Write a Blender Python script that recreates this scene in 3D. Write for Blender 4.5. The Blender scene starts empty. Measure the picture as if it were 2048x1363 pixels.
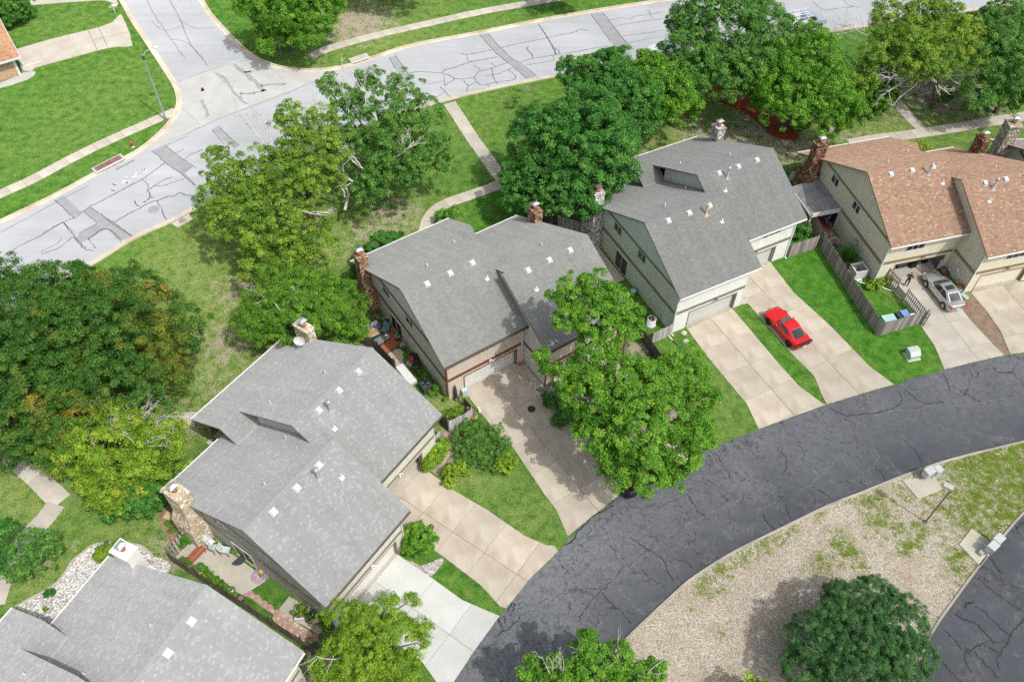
import bpy, math, random
import numpy as np
from mathutils import Vector, Matrix

scene = bpy.context.scene
R = math.radians
# ------------------------------------------------------------------ camera
FPX, PITCH, ROLL, CAMH = 1718.795, R(50.5454), R(0.6054), 58.7258   # focal length in photo pixels, 2048 wide
FW = np.array([0, math.cos(PITCH), -math.sin(PITCH)])
_u = np.array([0, math.sin(PITCH), math.cos(PITCH)]); _r = np.array([1.0, 0, 0])
RT = math.cos(ROLL)*_r + math.sin(ROLL)*_u
UP = -math.sin(ROLL)*_r + math.cos(ROLL)*_u
cam = bpy.data.cameras.new('camera'); camo = bpy.data.objects.new('camera', cam)
scene.collection.objects.link(camo); scene.camera = camo
cam.sensor_width = 36; cam.lens = 36*FPX/2048; cam.clip_start = .5; cam.clip_end = 3000
camo.matrix_world = Matrix(((RT[0], UP[0], -FW[0], 0), (RT[1], UP[1], -FW[1], 0), (RT[2], UP[2], -FW[2], CAMH), (0, 0, 0, 1)))
# ------------------------------------------------------------------ daylight
SUN_EL, SUN_AZ = R(57.0), R(132.5)
world = bpy.data.worlds.new('World'); scene.world = world; world.use_nodes = True
wn = world.node_tree.nodes; wl = world.node_tree.links
sky = wn.new('ShaderNodeTexSky'); sky.sky_type = 'NISHITA'; sky.sun_disc = False
sky.sun_elevation = SUN_EL; sky.sun_rotation = SUN_AZ
wn['Background'].inputs['Strength'].default_value = 0.15
sky.dust_density = 4.0
hs = wn.new('ShaderNodeHueSaturation'); hs.inputs['Saturation'].default_value = .6   # desaturated to take out the sky's blue cast
wl.new(sky.outputs[0], hs.inputs['Color']); wl.new(hs.outputs[0], wn['Background'].inputs['Color'])
sun = bpy.data.lights.new('sun', 'SUN'); sun.energy = 2.3; sun.angle = R(.53); sun.color = (1, .99, .965)
suno = bpy.data.objects.new('sun', sun); scene.collection.objects.link(suno)
SDIR = Vector((math.sin(SUN_AZ)*math.cos(SUN_EL), math.cos(SUN_AZ)*math.cos(SUN_EL), math.sin(SUN_EL)))
suno.rotation_euler = SDIR.to_track_quat('Z', 'Y').to_euler(); suno.location = (0, 0, 80)
vs_ = scene.view_settings; vs_.view_transform = 'Standard'; vs_.look = 'None'; vs_.gamma = 1; vs_.use_curve_mapping = False
vs_.exposure = 0.22
scene.cycles.use_denoising = False; scene.cycles.use_adaptive_sampling = False; scene.cycles.sample_clamp_indirect = 4
scene.cycles.max_bounces = 6; scene.cycles.diffuse_bounces = 3; scene.cycles.transparent_max_bounces = 6

# ------------------------------------------------------------------ helpers
rnd = random.Random(7)
def G(px, py, z=0.0):
    """where the line of sight through a photo pixel meets height z"""
    d = FW*FPX + (px-1024)*RT - (py-681.5)*UP
    t = (z-CAMH)/d[2]
    return Vector((d[0]*t, d[1]*t, z))
def crop(ox, oy, s): return lambda x, y: (ox+x/s, oy+y/s)
K1 = crop(0, 0, 2.924); K2 = crop(650, 0, 2.924); K3 = crop(1348, 0, 2.924); K4 = crop(650, 400, 2.924)
K5 = crop(1348, 400, 2.924); K6 = crop(0, 896, 2.919); K7 = crop(650, 896, 2.919); K8 = crop(1348, 896, 2.919)
KT = crop(0, 0, 7.573); KA = crop(340, 1030, 5.244); KB = crop(690, 620, 6.49); KD = crop(1570, 400, 6.815)
KE = crop(1720, 460, 6.196); KF = crop(840, 780, 6.195); KS = crop(160, 230, 5.454); KM = crop(1800, 900, 5.677); KC = crop(1230, 560, 6.818)
def gp(k, *pts, z=0.0): return [G(*k(x, y), z) for x, y in pts]

class MB:
    def __init__(s): s.v = []; s.f = []; s.m = []; s.uv = []; s.hasuv = False; s.sm = []
    def poly(s, pts, m=0, uv=None, smooth=False):
        n = len(s.v); s.v += [tuple(p) for p in pts]; s.f.append(tuple(range(n, n+len(pts)))); s.m.append(m); s.sm.append(smooth)
        s.uv.append(uv); s.hasuv |= uv is not None
        return s
    def mesh(s, verts, faces, m=0, smooth=False):
        n = len(s.v); s.v += [tuple(p) for p in verts]
        for f in faces: s.f.append(tuple(n+i for i in f)); s.m.append(m); s.uv.append(None); s.sm.append(smooth)
        return s
    def box(s, a, b, m=0, rz=0.0, piv=None):
        x0, y0, z0 = a; x1, y1, z1 = b
        vs = [(x0, y0, z0), (x1, y0, z0), (x1, y1, z0), (x0, y1, z0), (x0, y0, z1), (x1, y0, z1), (x1, y1, z1), (x0, y1, z1)]
        if rz:
            c, q = math.cos(rz), math.sin(rz); px, py = piv or ((x0+x1)/2, (y0+y1)/2)
            vs = [(px+(x-px)*c-(y-py)*q, py+(x-px)*q+(y-py)*c, z) for x, y, z in vs]
        return s.mesh(vs, [(0, 3, 2, 1), (4, 5, 6, 7), (0, 1, 5, 4), (1, 2, 6, 5), (2, 3, 7, 6), (3, 0, 4, 7)], m)
    def cbox(s, c, d, m=0, rz=0.0):
        return s.box((c[0]-d[0]/2, c[1]-d[1]/2, c[2]-d[2]/2), (c[0]+d[0]/2, c[1]+d[1]/2, c[2]+d[2]/2), m, rz)
    def prism(s, pts, off, m=0):
        """closed solid: polygon pts swept by vector off"""
        n = len(pts); o = Vector(off); a = [Vector(p) for p in pts]; b = [p+o for p in a]
        fs = [tuple(range(n))[::-1], tuple(range(n, 2*n))]+[(i, (i+1) % n, n+(i+1) % n, n+i) for i in range(n)]
        return s.mesh(a+b, fs, m)
    def tube(s, pts, rad, n=6, m=0, cap=True, smooth=True):
        pts = [Vector(p) for p in pts]; rs = rad if isinstance(rad, (list, tuple)) else [rad]*len(pts)
        vs = []; prev = None
        for i, p in enumerate(pts):
            d = (pts[min(i+1, len(pts)-1)]-pts[max(i-1, 0)])
            d = d.normalized() if d.length > 1e-9 else Vector((0, 0, 1))
            if prev is None: a = d.orthogonal().normalized()
            else:
                a = prev-d*prev.dot(d); a = a.normalized() if a.length > 1e-6 else d.orthogonal().normalized()
            prev = a; b = d.cross(a)
            for k in range(n):
                t = 2*math.pi*k/n; vs.append(p+(a*math.cos(t)+b*math.sin(t))*rs[i])
        fs = [(i*n+k, i*n+(k+1) % n, (i+1)*n+(k+1) % n, (i+1)*n+k) for i in range(len(pts)-1) for k in range(n)]
        s.mesh(vs, fs, m, smooth)
        if cap:
            L = len(pts)-1
            s.mesh(vs[:n], [tuple(range(n))[::-1]], m); s.mesh(vs[L*n:], [tuple(range(n))], m)
        return s
    def lathe(s, prof, n=14, c=(0, 0, 0), m=0, smooth=True):
        vs = []; fs = []
        for r, z in prof:
            for k in range(n):
                t = 2*math.pi*k/n; vs.append((c[0]+r*math.cos(t), c[1]+r*math.sin(t), c[2]+z))
        for i in range(len(prof)-1):
            for k in range(n): fs.append((i*n+k, i*n+(k+1) % n, (i+1)*n+(k+1) % n, (i+1)*n+k))
        return s.mesh(vs, fs, m, smooth)
    def ball(s, c, r, m=0, n=10, k=6):
        r = r if isinstance(r, (tuple, list)) else (r, r, r)
        vs = []; fs = []
        for i in range(k+1):
            a = math.pi*i/k
            for j in range(n):
                t = 2*math.pi*j/n; vs.append((c[0]+r[0]*math.sin(a)*math.cos(t), c[1]+r[1]*math.sin(a)*math.sin(t), c[2]+r[2]*math.cos(a)))
        for i in range(k):
            for j in range(n): fs.append((i*n+j, (i+1)*n+j, (i+1)*n+(j+1) % n, i*n+(j+1) % n))
        return s.mesh(vs, fs, m, True)
    def data(s, name, mats):
        me = bpy.data.meshes.new(name); me.from_pydata(s.v, [], s.f)
        for m in (mats if isinstance(mats, (list, tuple)) else [mats]): me.materials.append(m)
        me.polygons.foreach_set('material_index', s.m); me.polygons.foreach_set('use_smooth', s.sm)
        if s.hasuv:
            uvl = me.uv_layers.new(name='UVMap'); k = 0
            for f, u in zip(s.f, s.uv):
                for i in range(len(f)):
                    if u: uvl.data[k].uv = u[i]
                    k += 1
        me.update(); return me
def link(name, data, parent=None, loc=None, rz=0.0, **kw):
    o = bpy.data.objects.new(name, data); scene.collection.objects.link(o)
    if parent: o.parent = parent
    if loc is not None: o.location = loc
    if rz: o.rotation_euler = (0, 0, rz)
    for k, v in kw.items(): o[k] = v
    return o
def obj(name, mb, mats, parent=None, loc=None, rz=0.0, **kw): return link(name, mb.data(name, mats), parent, loc, rz, **kw)
def thing(name, label, cat, loc=(0, 0, 0), rz=0.0, group=None):
    o = link(name, None, None, loc, rz, label=label, category=cat)
    if group: o['group'] = group
    return o
def struct(name, mb, mats, **kw): return obj(name, mb, mats, None, None, 0.0, kind='structure', **kw)
def copy_tree(o, parent=None):
    c = o.copy(); scene.collection.objects.link(c)
    if parent: c.parent = parent
    for ch in list(o.children): copy_tree(ch, c)
    return c

# ------------------------------------------------------------------ materials
class NT:
    def __init__(s, name):
        s.m = bpy.data.materials.new(name); s.m.use_nodes = True; s.t = s.m.node_tree; s.b = s.t.nodes['Principled BSDF']
    def n(s, t, **kw):
        x = s.t.nodes.new(t)
        for k, v in kw.items(): setattr(x, k, v)
        return x
    def l(s, a, b): s.t.links.new(a, b)
    def co(s, kind='Object', sc=None, rot=0.0):
        c = s.n('ShaderNodeTexCoord'); o = c.outputs[kind]
        if sc is None and not rot: return o
        mp = s.n('ShaderNodeMapping'); mp.inputs['Scale'].default_value = sc or (1, 1, 1); mp.inputs['Rotation'].default_value = (0, 0, rot)
        s.l(o, mp.inputs[0]); return mp.outputs[0]
    def noise(s, vec, scale, det=4, rough=.55, dist=0.0):
        x = s.n('ShaderNodeTexNoise'); x.inputs['Scale'].default_value = scale; x.inputs['Detail'].default_value = det
        x.inputs['Roughness'].default_value = rough; x.inputs['Distortion'].default_value = dist
        s.l(vec, x.inputs['Vector']); return x.outputs['Fac']
    def ramp(s, fac, stops):
        x = s.n('ShaderNodeValToRGB'); e = x.color_ramp.elements
        while len(e) < len(stops): e.new(.5)
        for q, (p, c) in zip(e, stops): q.position = p; q.color = (*c, 1) if not isinstance(c, (int, float)) else (c, c, c, 1)
        s.l(fac, x.inputs[0]); return x.outputs[0]
    def mix(s, fac, a, b, mode='MIX'):
        x = s.n('ShaderNodeMix'); x.data_type = 'RGBA'; x.blend_type = mode
        for sock, v in ((x.inputs[0], fac), (x.inputs[6], a), (x.inputs[7], b)):
            if isinstance(v, (int, float)): sock.default_value = v
            elif isinstance(v, (tuple, list)): sock.default_value = (*v, 1)
            else: s.l(v, sock)
        return x.outputs[2]
    def math(s, op, a, b=0.0):
        x = s.n('ShaderNodeMath'); x.operation = op
        for sock, v in ((x.inputs[0], a), (x.inputs[1], b)):
            if isinstance(v, (int, float)): sock.default_value = v
            else: s.l(v, sock)
        return x.outputs[0]
    def attr(s, name):
        x = s.n('ShaderNodeAttribute'); x.attribute_name = name; return x.outputs['Fac']
    def objrand(s): return s.n('ShaderNodeObjectInfo').outputs['Random']
    def bump(s, h, st=.4, d=.02):
        x = s.n('ShaderNodeBump'); x.inputs['Strength'].default_value = st; x.inputs['Distance'].default_value = d
        s.l(h, x.inputs['Height']); s.l(x.outputs[0], s.b.inputs['Normal'])
    def out(s, col=None, rough=.8, metal=0.0, spec=.3):
        if col is not None:
            if isinstance(col, (tuple, list)): s.b.inputs['Base Color'].default_value = (*col, 1)
            else: s.l(col, s.b.inputs['Base Color'])
        s.b.inputs['Roughness'].default_value = rough; s.b.inputs['Metallic'].default_value = metal
        s.b.inputs['Specular IOR Level'].default_value = spec
        if rough >= .85: s.b.inputs['Diffuse Roughness'].default_value = .8
        return s.m
def paint(name, col, rough=.5, var=.12, scale=3.0, metal=0.0, spec=.4):
    t = NT(name); v = t.co('Object'); n = t.noise(v, scale, 5)
    c = t.ramp(n, [(.3, tuple(x*(1-var) for x in col)), (.7, tuple(min(1, x*(1+var)) for x in col))])
    return t.out(c, rough, metal, spec)
def grainy(name, a, b, scale=6.0, fine=60.0, fa=.35, rough=.9, bump=.3, bd=.01):
    """stone, soil, concrete: broad blotches plus fine grain"""
    t = NT(name); v = t.co('Object'); n = t.noise(v, scale, 6, .6); f = t.noise(v, fine, 3, .7)
    k = t.math('ADD', t.math('MULTIPLY', n, 1-fa), t.math('MULTIPLY', f, fa))
    c = t.ramp(k, [(.34, a), (.66, b)]); t.bump(f, bump, bd)
    return t.out(c, rough, 0, .15)
def wood(name, a, b, rough=.9, per=True):
    t = NT(name); v = t.co('Object', (9, 9, .8)); n = t.noise(v, 3, 6, .6, .4)
    c = t.ramp(n, [(.3, a), (.7, b)])
    if per:
        r = t.objrand(); h = t.ramp(r, [(0, .62), (1, 1.3)]); c = t.mix(1.0, c, h, 'MULTIPLY')
    t.bump(n, .3, .01); return t.out(c, rough, 0, .15)
def foliage(name, dark, mid, light, warm=None, rough=.55, trans=.27):
    t = NT(name); a = t.attr('tint'); stops = [(0.0, dark), (.5, mid), (.92, light)]
    c = t.ramp(a, stops)
    if warm:
        w = t.attr('warm'); c = t.mix(w, c, warm)
    t.out(c, rough, 0, .28)
    tr = t.n('ShaderNodeBsdfTranslucent'); mx = t.n('ShaderNodeMixShader'); mx.inputs[0].default_value = trans
    c2 = t.mix(1.0, c, (1.15, 1.25, .6), 'MULTIPLY'); t.l(c2, tr.inputs[0])
    o = t.t.nodes['Material Output']; t.l(t.b.outputs[0], mx.inputs[1]); t.l(tr.outputs[0], mx.inputs[2]); t.l(mx.outputs[0], o.inputs[0])
    return t.m

M = {}
def mk_shingle(name, cols, tabs, bw=.30, rh=.145, moss=None):
    """asphalt shingles: staggered courses, each tab its own shade, butt edges in relief"""
    t = NT(name); uv = t.co('UV')
    b = t.n('ShaderNodeTexBrick'); b.offset = .37; b.offset_frequency = 2; b.squash = 1.0
    b.inputs['Scale'].default_value = 1; b.inputs['Brick Width'].default_value = bw; b.inputs['Row Height'].default_value = rh
    b.inputs['Mortar Size'].default_value = .008; b.inputs['Mortar Smooth'].default_value = .3; b.inputs['Bias'].default_value = 0
    b.inputs['Color1'].default_value = (0, 0, 0, 1); b.inputs['Color2'].default_value = (1, 1, 1, 1); b.inputs['Mortar'].default_value = (.35, .35, .35, 1)
    t.l(uv, b.inputs['Vector'])
    c = t.ramp(b.outputs['Color'], cols)
    big = t.noise(uv, .35, 5, .6); c = t.mix(t.ramp(big, [(.3, .0), (.7, 1.0)]), t.mix(1.0, c, (.9, .9, .9), 'MULTIPLY'), c)
    fine = t.noise(uv, 40, 2, .7); c = t.mix(1.0, c, t.ramp(fine, [(.25, .8), (.75, 1.2)]), 'MULTIPLY')
    st0 = t.noise(t.co('UV', (1.1, .09, 1)), 1.3, 5, .6); c = t.mix(1.0, c, t.ramp(st0, [(.34, .93), (.62, 1.05)]), 'MULTIPLY')
    if tabs:
        c = t.mix(tabs[0], c, t.mix(t.ramp(t.noise(uv, 2.6, 2, .5), [(.58, 0), (.68, 1)]), c, tabs[1]))
    if moss:
        st = t.noise(t.co('UV', (.8, .12, 1)), 1.5, 4, .6); c = t.mix(t.ramp(st, [(.52, 0), (.75, .55)]), c, moss)
    t.bump(b.outputs['Fac'], .5, -.012); t.b.inputs['Diffuse Roughness'].default_value = 1.0
    return t.out(c, .9, 0, .2)
def mk_siding(name, col, var=.06):
    """vertical grooved plywood siding"""
    t = NT(name); v = t.co('Object'); sx = t.n('ShaderNodeSeparateXYZ'); t.l(v, sx.inputs[0])
    q = t.math('ADD', sx.outputs[0], sx.outputs[1]); fr = t.math('FRACT', t.math('MULTIPLY', q, 4.2))
    g = t.math('LESS_THAN', fr, .09)
    n = t.noise(t.co('Object', (1.2, 1.2, .25)), 2.2, 6, .65)
    c = t.ramp(n, [(.3, tuple(x*(1-var*1.6) for x in col)), (.7, tuple(min(1, x*(1+var)) for x in col))])
    c = t.mix(t.math('MULTIPLY', g, .35), c, tuple(x*.45 for x in col))
    t.bump(g, .6, -.01); return t.out(c, .7, 0, .25)
# ------------------------------------------------------------------ ground materials
def mk_lawn():
    t = NT('lawn_grass'); v = t.co('Object'); dry = t.attr('dry'); soil = t.attr('soil'); lush = t.attr('lush')
    big = t.noise(v, .16, 5, .6); mid = t.noise(v, 1.1, 6, .7); fine = t.noise(v, 7, 5, .75, .3); vf = t.noise(v, 26, 3, .8)
    g = t.math('ADD', t.math('MULTIPLY', mid, .5), t.math('ADD', t.math('MULTIPLY', fine, .32), t.math('MULTIPLY', vf, .18)))
    c = t.ramp(g, [(.36, (.020, .068, .010)), (.45, (.050, .140, .020)), (.52, (.088, .192, .032)), (.60, (.148, .245, .058)), (.68, (.225, .285, .10))])
    c = t.mix(1.0, c, (1.12, 1.12, 1.1), 'MULTIPLY'); c = t.mix(t.ramp(big, [(.38, 0), (.66, .6)]), c, t.mix(1.0, c, (1.3, 1.12, .95), 'MULTIPLY'))
    c = t.mix(lush, c, t.mix(1.0, c, (.74, .97, .7), 'MULTIPLY'))
    straw = t.ramp(fine, [(.3, (.12, .22, .035)), (.5, (.25, .30, .085)), (.7, (.40, .385, .19))])
    dm = t.math('MULTIPLY', dry, t.ramp(t.math('ADD', t.math('MULTIPLY', mid, .6), t.math('MULTIPLY', fine, .4)), [(.40, .18), (.56, 1.0)]))
    c = t.mix(dm, c, straw)
    dirt = t.ramp(t.math('ADD', t.math('MULTIPLY', fine, .6), t.math('MULTIPLY', vf, .4)), [(.3, (.20, .155, .105)), (.5, (.38, .315, .245)), (.7, (.50, .43, .36))])
    sm = t.ramp(t.math('ADD', t.math('MULTIPLY', soil, .62), t.math('MULTIPLY', t.math('SUBTRACT', t.math('ADD', t.math('MULTIPLY', mid, .6), t.math('MULTIPLY', fine, .4)), .5), 2.6)), [(.36, 0), (.62, 1)])
    c = t.mix(t.math('MULTIPLY', sm, t.math('GREATER_THAN', soil, .02)), c, dirt)
    t.bump(t.math('ADD', fine, t.math('MULTIPLY', vf, .6)), .9, .09); return t.out(c, .95, 0, .08)
M['lawn'] = mk_lawn()
def mk_concrete(name, a, b, stain=(.33, .28, .2), amt=.35):
    t = NT(name); v = t.co('Object'); r = t.objrand(); n = t.noise(v, .5, 6, .62); f = t.noise(v, 14, 4, .7); s2 = t.noise(v, .22, 4, .6, 1.2)
    k = t.math('ADD', t.math('MULTIPLY', n, .75), t.math('MULTIPLY', f, .25))
    c = t.ramp(k, [(.32, a), (.66, b)]); c = t.mix(1.0, c, t.ramp(r, [(0, .9), (1, 1.07)]), 'MULTIPLY')
    c = t.mix(t.math('MULTIPLY', t.ramp(s2, [(.46, 0), (.66, 1)]), amt), c, stain)
    t.bump(f, .25, .008); return t.out(c, .88, 0, .2)
M['conc_tan'] = mk_concrete('tan_concrete', (0.432, 0.376, 0.296), (0.573, 0.517, 0.428), (0.310, 0.244, 0.169), .6)
M['conc_white'] = mk_concrete('new_concrete', (0.536, 0.545, 0.512), (0.630, 0.639, 0.606), (0.470, 0.470, 0.432), .2)
M['conc_walk'] = mk_concrete('walk_concrete', (0.423, 0.385, 0.320), (0.564, 0.526, 0.451), (0.338, 0.301, 0.235), .4)
M['conc_pale'] = mk_concrete('apron_concrete', (0.414, 0.418, 0.395), (0.508, 0.512, 0.489), (0.414, 0.385, 0.329), .4)
M['kerb'] = mk_concrete('kerb_concrete', (.50, .44, .34), (.66, .60, .49), (.36, .29, .19), .5)
M['kerb_grey'] = mk_concrete('lane_kerb', (.36, .33, .28), (.52, .48, .42), (.2, .18, .15), .5)
M['pad'] = mk_concrete('pad_concrete', (.49, .45, .36), (.6, .56, .46), (.4, .36, .28), .2)
def mk_street():
    t = NT('worn_street_asphalt'); v = t.co('Object'); n = t.noise(v, .12, 6, .6, .5); f = t.noise(v, 30, 4, .8); st = t.noise(t.co('Object', (.09, 1.3, 1), R(-42)), .8, 5, .6)
    k = t.math('ADD', t.math('MULTIPLY', n, .5), t.math('ADD', t.math('MULTIPLY', st, .3), t.math('MULTIPLY', f, .2)))
    c = t.ramp(k, [(.32, (.34, .352, .358)), (.66, (.485, .498, .505))])
    vo = t.n('ShaderNodeTexVoronoi'); vo.feature = 'DISTANCE_TO_EDGE'; vo.inputs['Scale'].default_value = .9
    w = t.n('ShaderNodeVectorMath'); w.operation = 'ADD'; ns = t.n('ShaderNodeTexNoise'); ns.inputs['Scale'].default_value = .8; ns.inputs['Detail'].default_value = 5
    t.l(v, ns.inputs['Vector']); t.l(v, w.inputs[0]); t.l(ns.outputs['Color'], w.inputs[1]); t.l(w.outputs[0], vo.inputs['Vector'])
    area = t.ramp(t.noise(v, .07, 3, .5), [(.52, 0), (.62, 1)])
    c = t.mix(t.math('MULTIPLY', t.math('MULTIPLY', t.math('LESS_THAN', vo.outputs['Distance'], .012), area), .4), c, (.27, .28, .29))
    t.bump(f, .3, .01); return t.out(c, .9, 0, .2)
M['street'] = mk_street()
M['patch'] = grainy('asphalt_patch', (.27, .277, .28), (.36, .367, .37), 1.2, 30)
M['seal'] = paint('crack_sealant', (.15, .158, .168), .55, .25)
def mk_lane():
    """old sealed asphalt: blotches of worn-off sealer, a net of cracks with pale grit along them"""
    t = NT('sealed_lane_asphalt'); v = t.co('Object'); n = t.noise(v, .2, 6, .65, .8); n2 = t.noise(v, .8, 5, .7); f = t.noise(v, 24, 4, .8); worn = t.attr('worn')
    k = t.math('ADD', t.math('MULTIPLY', n, .45), t.math('ADD', t.math('MULTIPLY', n2, .3), t.math('MULTIPLY', f, .25)))
    c = t.ramp(k, [(.34, (.048, .052, .059)), (.52, (.070, .075, .084)), (.68, (.104, .110, .120))])
    ns = t.n('ShaderNodeTexNoise'); ns.inputs['Scale'].default_value = .9; ns.inputs['Detail'].default_value = 6; ns.inputs['Roughness'].default_value = .62; t.l(v, ns.inputs['Vector'])
    def net(scale, amt, width):
        w = t.n('ShaderNodeVectorMath'); w.operation = 'MULTIPLY_ADD'; w.inputs[1].default_value = (amt, amt, amt)
        t.l(ns.outputs['Color'], w.inputs[0]); t.l(v, w.inputs[2])
        vo = t.n('ShaderNodeTexVoronoi'); vo.feature = 'DISTANCE_TO_EDGE'; vo.inputs['Scale'].default_value = scale; vo.inputs['Randomness'].default_value = 1
        t.l(w.outputs[0], vo.inputs['Vector'])
        return vo.outputs['Distance']
    d1 = net(.27, 2.2, .02); d2 = net(.9, 1.6, .02); d3 = net(2.6, .7, .02)
    c = t.mix(t.math('MULTIPLY', worn, t.ramp(t.noise(v, 1.6, 5, .7), [(.30, .35), (.52, 1)])), c, (.175, .182, .19))
    e1 = t.ramp(d1, [(.003, 1), (.02, .45), (.07, 0)]); gr = t.ramp(t.noise(v, 1.2, 4, .6), [(.42, 0), (.66, 1)])
    c = t.mix(t.math('MULTIPLY', t.math('MULTIPLY', e1, gr), .7), c, (.22, .22, .21))
    c = t.mix(t.math('MULTIPLY', t.math('LESS_THAN', d1, .008), .8), c, (.03, .033, .038))
    pale = t.ramp(t.noise(v, .5, 4, .6), [(.46, 0), (.6, 1)])
    c = t.mix(t.math('MULTIPLY', t.math('MULTIPLY', t.ramp(d2, [(.006, 1), (.03, 0)]), pale), .42), c, (.19, .19, .188))
    c = t.mix(t.math('MULTIPLY', t.math('MULTIPLY', t.math('LESS_THAN', d2, .011), t.ramp(worn, [(.05, .25), (.4, .75)])), .7), c, (.04, .042, .047))
    c = t.mix(t.math('MULTIPLY', t.math('MULTIPLY', t.math('LESS_THAN', d3, .02), t.ramp(worn, [(.1, 0), (.45, 1)])), .85), c, (.05, .052, .056))
    t.bump(t.math('ADD', f, t.math('MULTIPLY', d1, 2.0)), .3, .012); return t.out(c, .82, 0, .25)
M['lane'] = mk_lane()
def mk_gravel(name, stops, scale=20, weed=True):
    t = NT(name); v = t.co('Object'); vo = t.n('ShaderNodeTexVoronoi'); vo.inputs['Scale'].default_value = scale; t.l(v, vo.inputs['Vector'])
    s = t.n('ShaderNodeSeparateColor'); t.l(vo.outputs['Color'], s.inputs[0])
    c = t.ramp(s.outputs[0], stops); n = t.noise(v, .5, 5, .6)
    c = t.mix(t.ramp(n, [(.4, 0), (.7, .5)]), c, (.41, .32, .225))
    ed = t.ramp(vo.outputs['Distance'], [(.3, 1), (.7, .62)]); c = t.mix(1.0, c, ed, 'MULTIPLY')
    if weed:
        w = t.attr('weed'); fine = t.noise(v, 7, 5, .7); mid = t.noise(v, 1.6, 5, .65)
        k = t.ramp(t.math('ADD', w, t.math('MULTIPLY', t.math('SUBTRACT', t.math('ADD', t.math('MULTIPLY', fine, .5), t.math('MULTIPLY', mid, .5)), .5), 3.6)), [(.48, 0), (.85, 1)])
        k = t.math('MULTIPLY', k, t.math('GREATER_THAN', w, .03))
        c = t.mix(k, c, t.ramp(fine, [(.3, (.07, .13, .012)), (.55, (.15, .21, .025)), (.75, (.24, .27, .06))]))
    t.bump(vo.outputs['Distance'], .7, -.03); return t.out(c, .92, 0, .15)
M['gravel'] = mk_gravel('mixed_gravel', [(0, (.28, .225, .16)), (.3, (.51, .435, .33)), (.65, (.635, .56, .445)), (1, (.80, .77, .70))])
M['mulch'] = grainy('red_mulch', (.13, .028, .017), (.36, .075, .04), 3, 26, .6, .95, .9, .04)
M['bark'] = grainy('brown_soil', (.17, .12, .08), (.36, .27, .19), 1.5, 18, .5, .95, .7, .03)
M['river'] = mk_gravel('pale_river_rock', [(0, (0.317, 0.290, 0.264)), (.4, (0.528, 0.510, 0.475)), (1, (0.739, 0.730, 0.704))], 9, False)
M['pebble'] = mk_gravel('tan_pebbles', [(0, (.36, .25, .16)), (.5, (.6, .48, .34)), (1, (.82, .75, .62))], 11, False)

# ------------------------------------------------------------------ the ground sheet
def grid(x0, x1, y0, y1, st, z=0.0):
    nx, ny = int((x1-x0)/st)+1, int((y1-y0)/st)+1
    X, Y = np.meshgrid(np.linspace(x0, x1, nx), np.linspace(y0, y1, ny))
    return X, Y, nx, ny
def blobs(X, Y, lst):
    out = np.zeros_like(X)
    for px, py, r, a in lst:
        p = G(px, py); d = np.sqrt((X-p.x)**2+(Y-p.y)**2)/r
        out = np.maximum(out, a*np.clip(1.3-d, 0, 1)**.8)
    return np.clip(out, 0, 1)
X, Y, nx, ny = grid(-85, 85, 6, 128, .62)
dry = blobs(X, Y, [(410, 520, 9, .85), (440, 600, 8, .9), (430, 690, 8, 1), (450, 760, 7, .9), (330, 540, 5, .5), (380, 620, 6, .6), (700, 480, 9, .7), (780, 440, 7, .8),
    (860, 330, 6, .35), (1320, 280, 6, .9), (1270, 310, 5, .9), (1360, 250, 8, .9), (1480, 280, 7, .9), (1750, 250, 8, .8), (1800, 240, 6, .6), (1900, 210, 8, .7), (1990, 215, 6, .7),
    (760, 60, 7, .8), (720, 40, 8, .9), (820, 25, 7, .5), (870, 90, 8, .45), (960, 70, 8, .35), (640, 115, 5, .5), (150, 250, 10, .22), (90, 300, 8, .25), (230, 190, 8, .25),
    (330, 1060, 5, .7), (260, 1045, 6, .55), (40, 990, 6, .8), (80, 960, 6, .7), (30, 1040, 5, .7), (70, 1170, 3.5, .7), (100, 1150, 3, .6), (930, 250, 7, .3), (1000, 220, 8, .3), (1070, 230, 6, .3),
    (975, 960, 3.5, .5), (1060, 1030, 3, .5), (930, 940, 3, .7), (1430, 800, 4, .35), (1460, 840, 3, .35), (385, 830, 4, .8), (890, 810, 2.2, 1.0), (862, 800, 1.5, .9), (1790, 580, 1.5, .5), (130, 60, 6, .2), (500, 840, 3, .7)])
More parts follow.
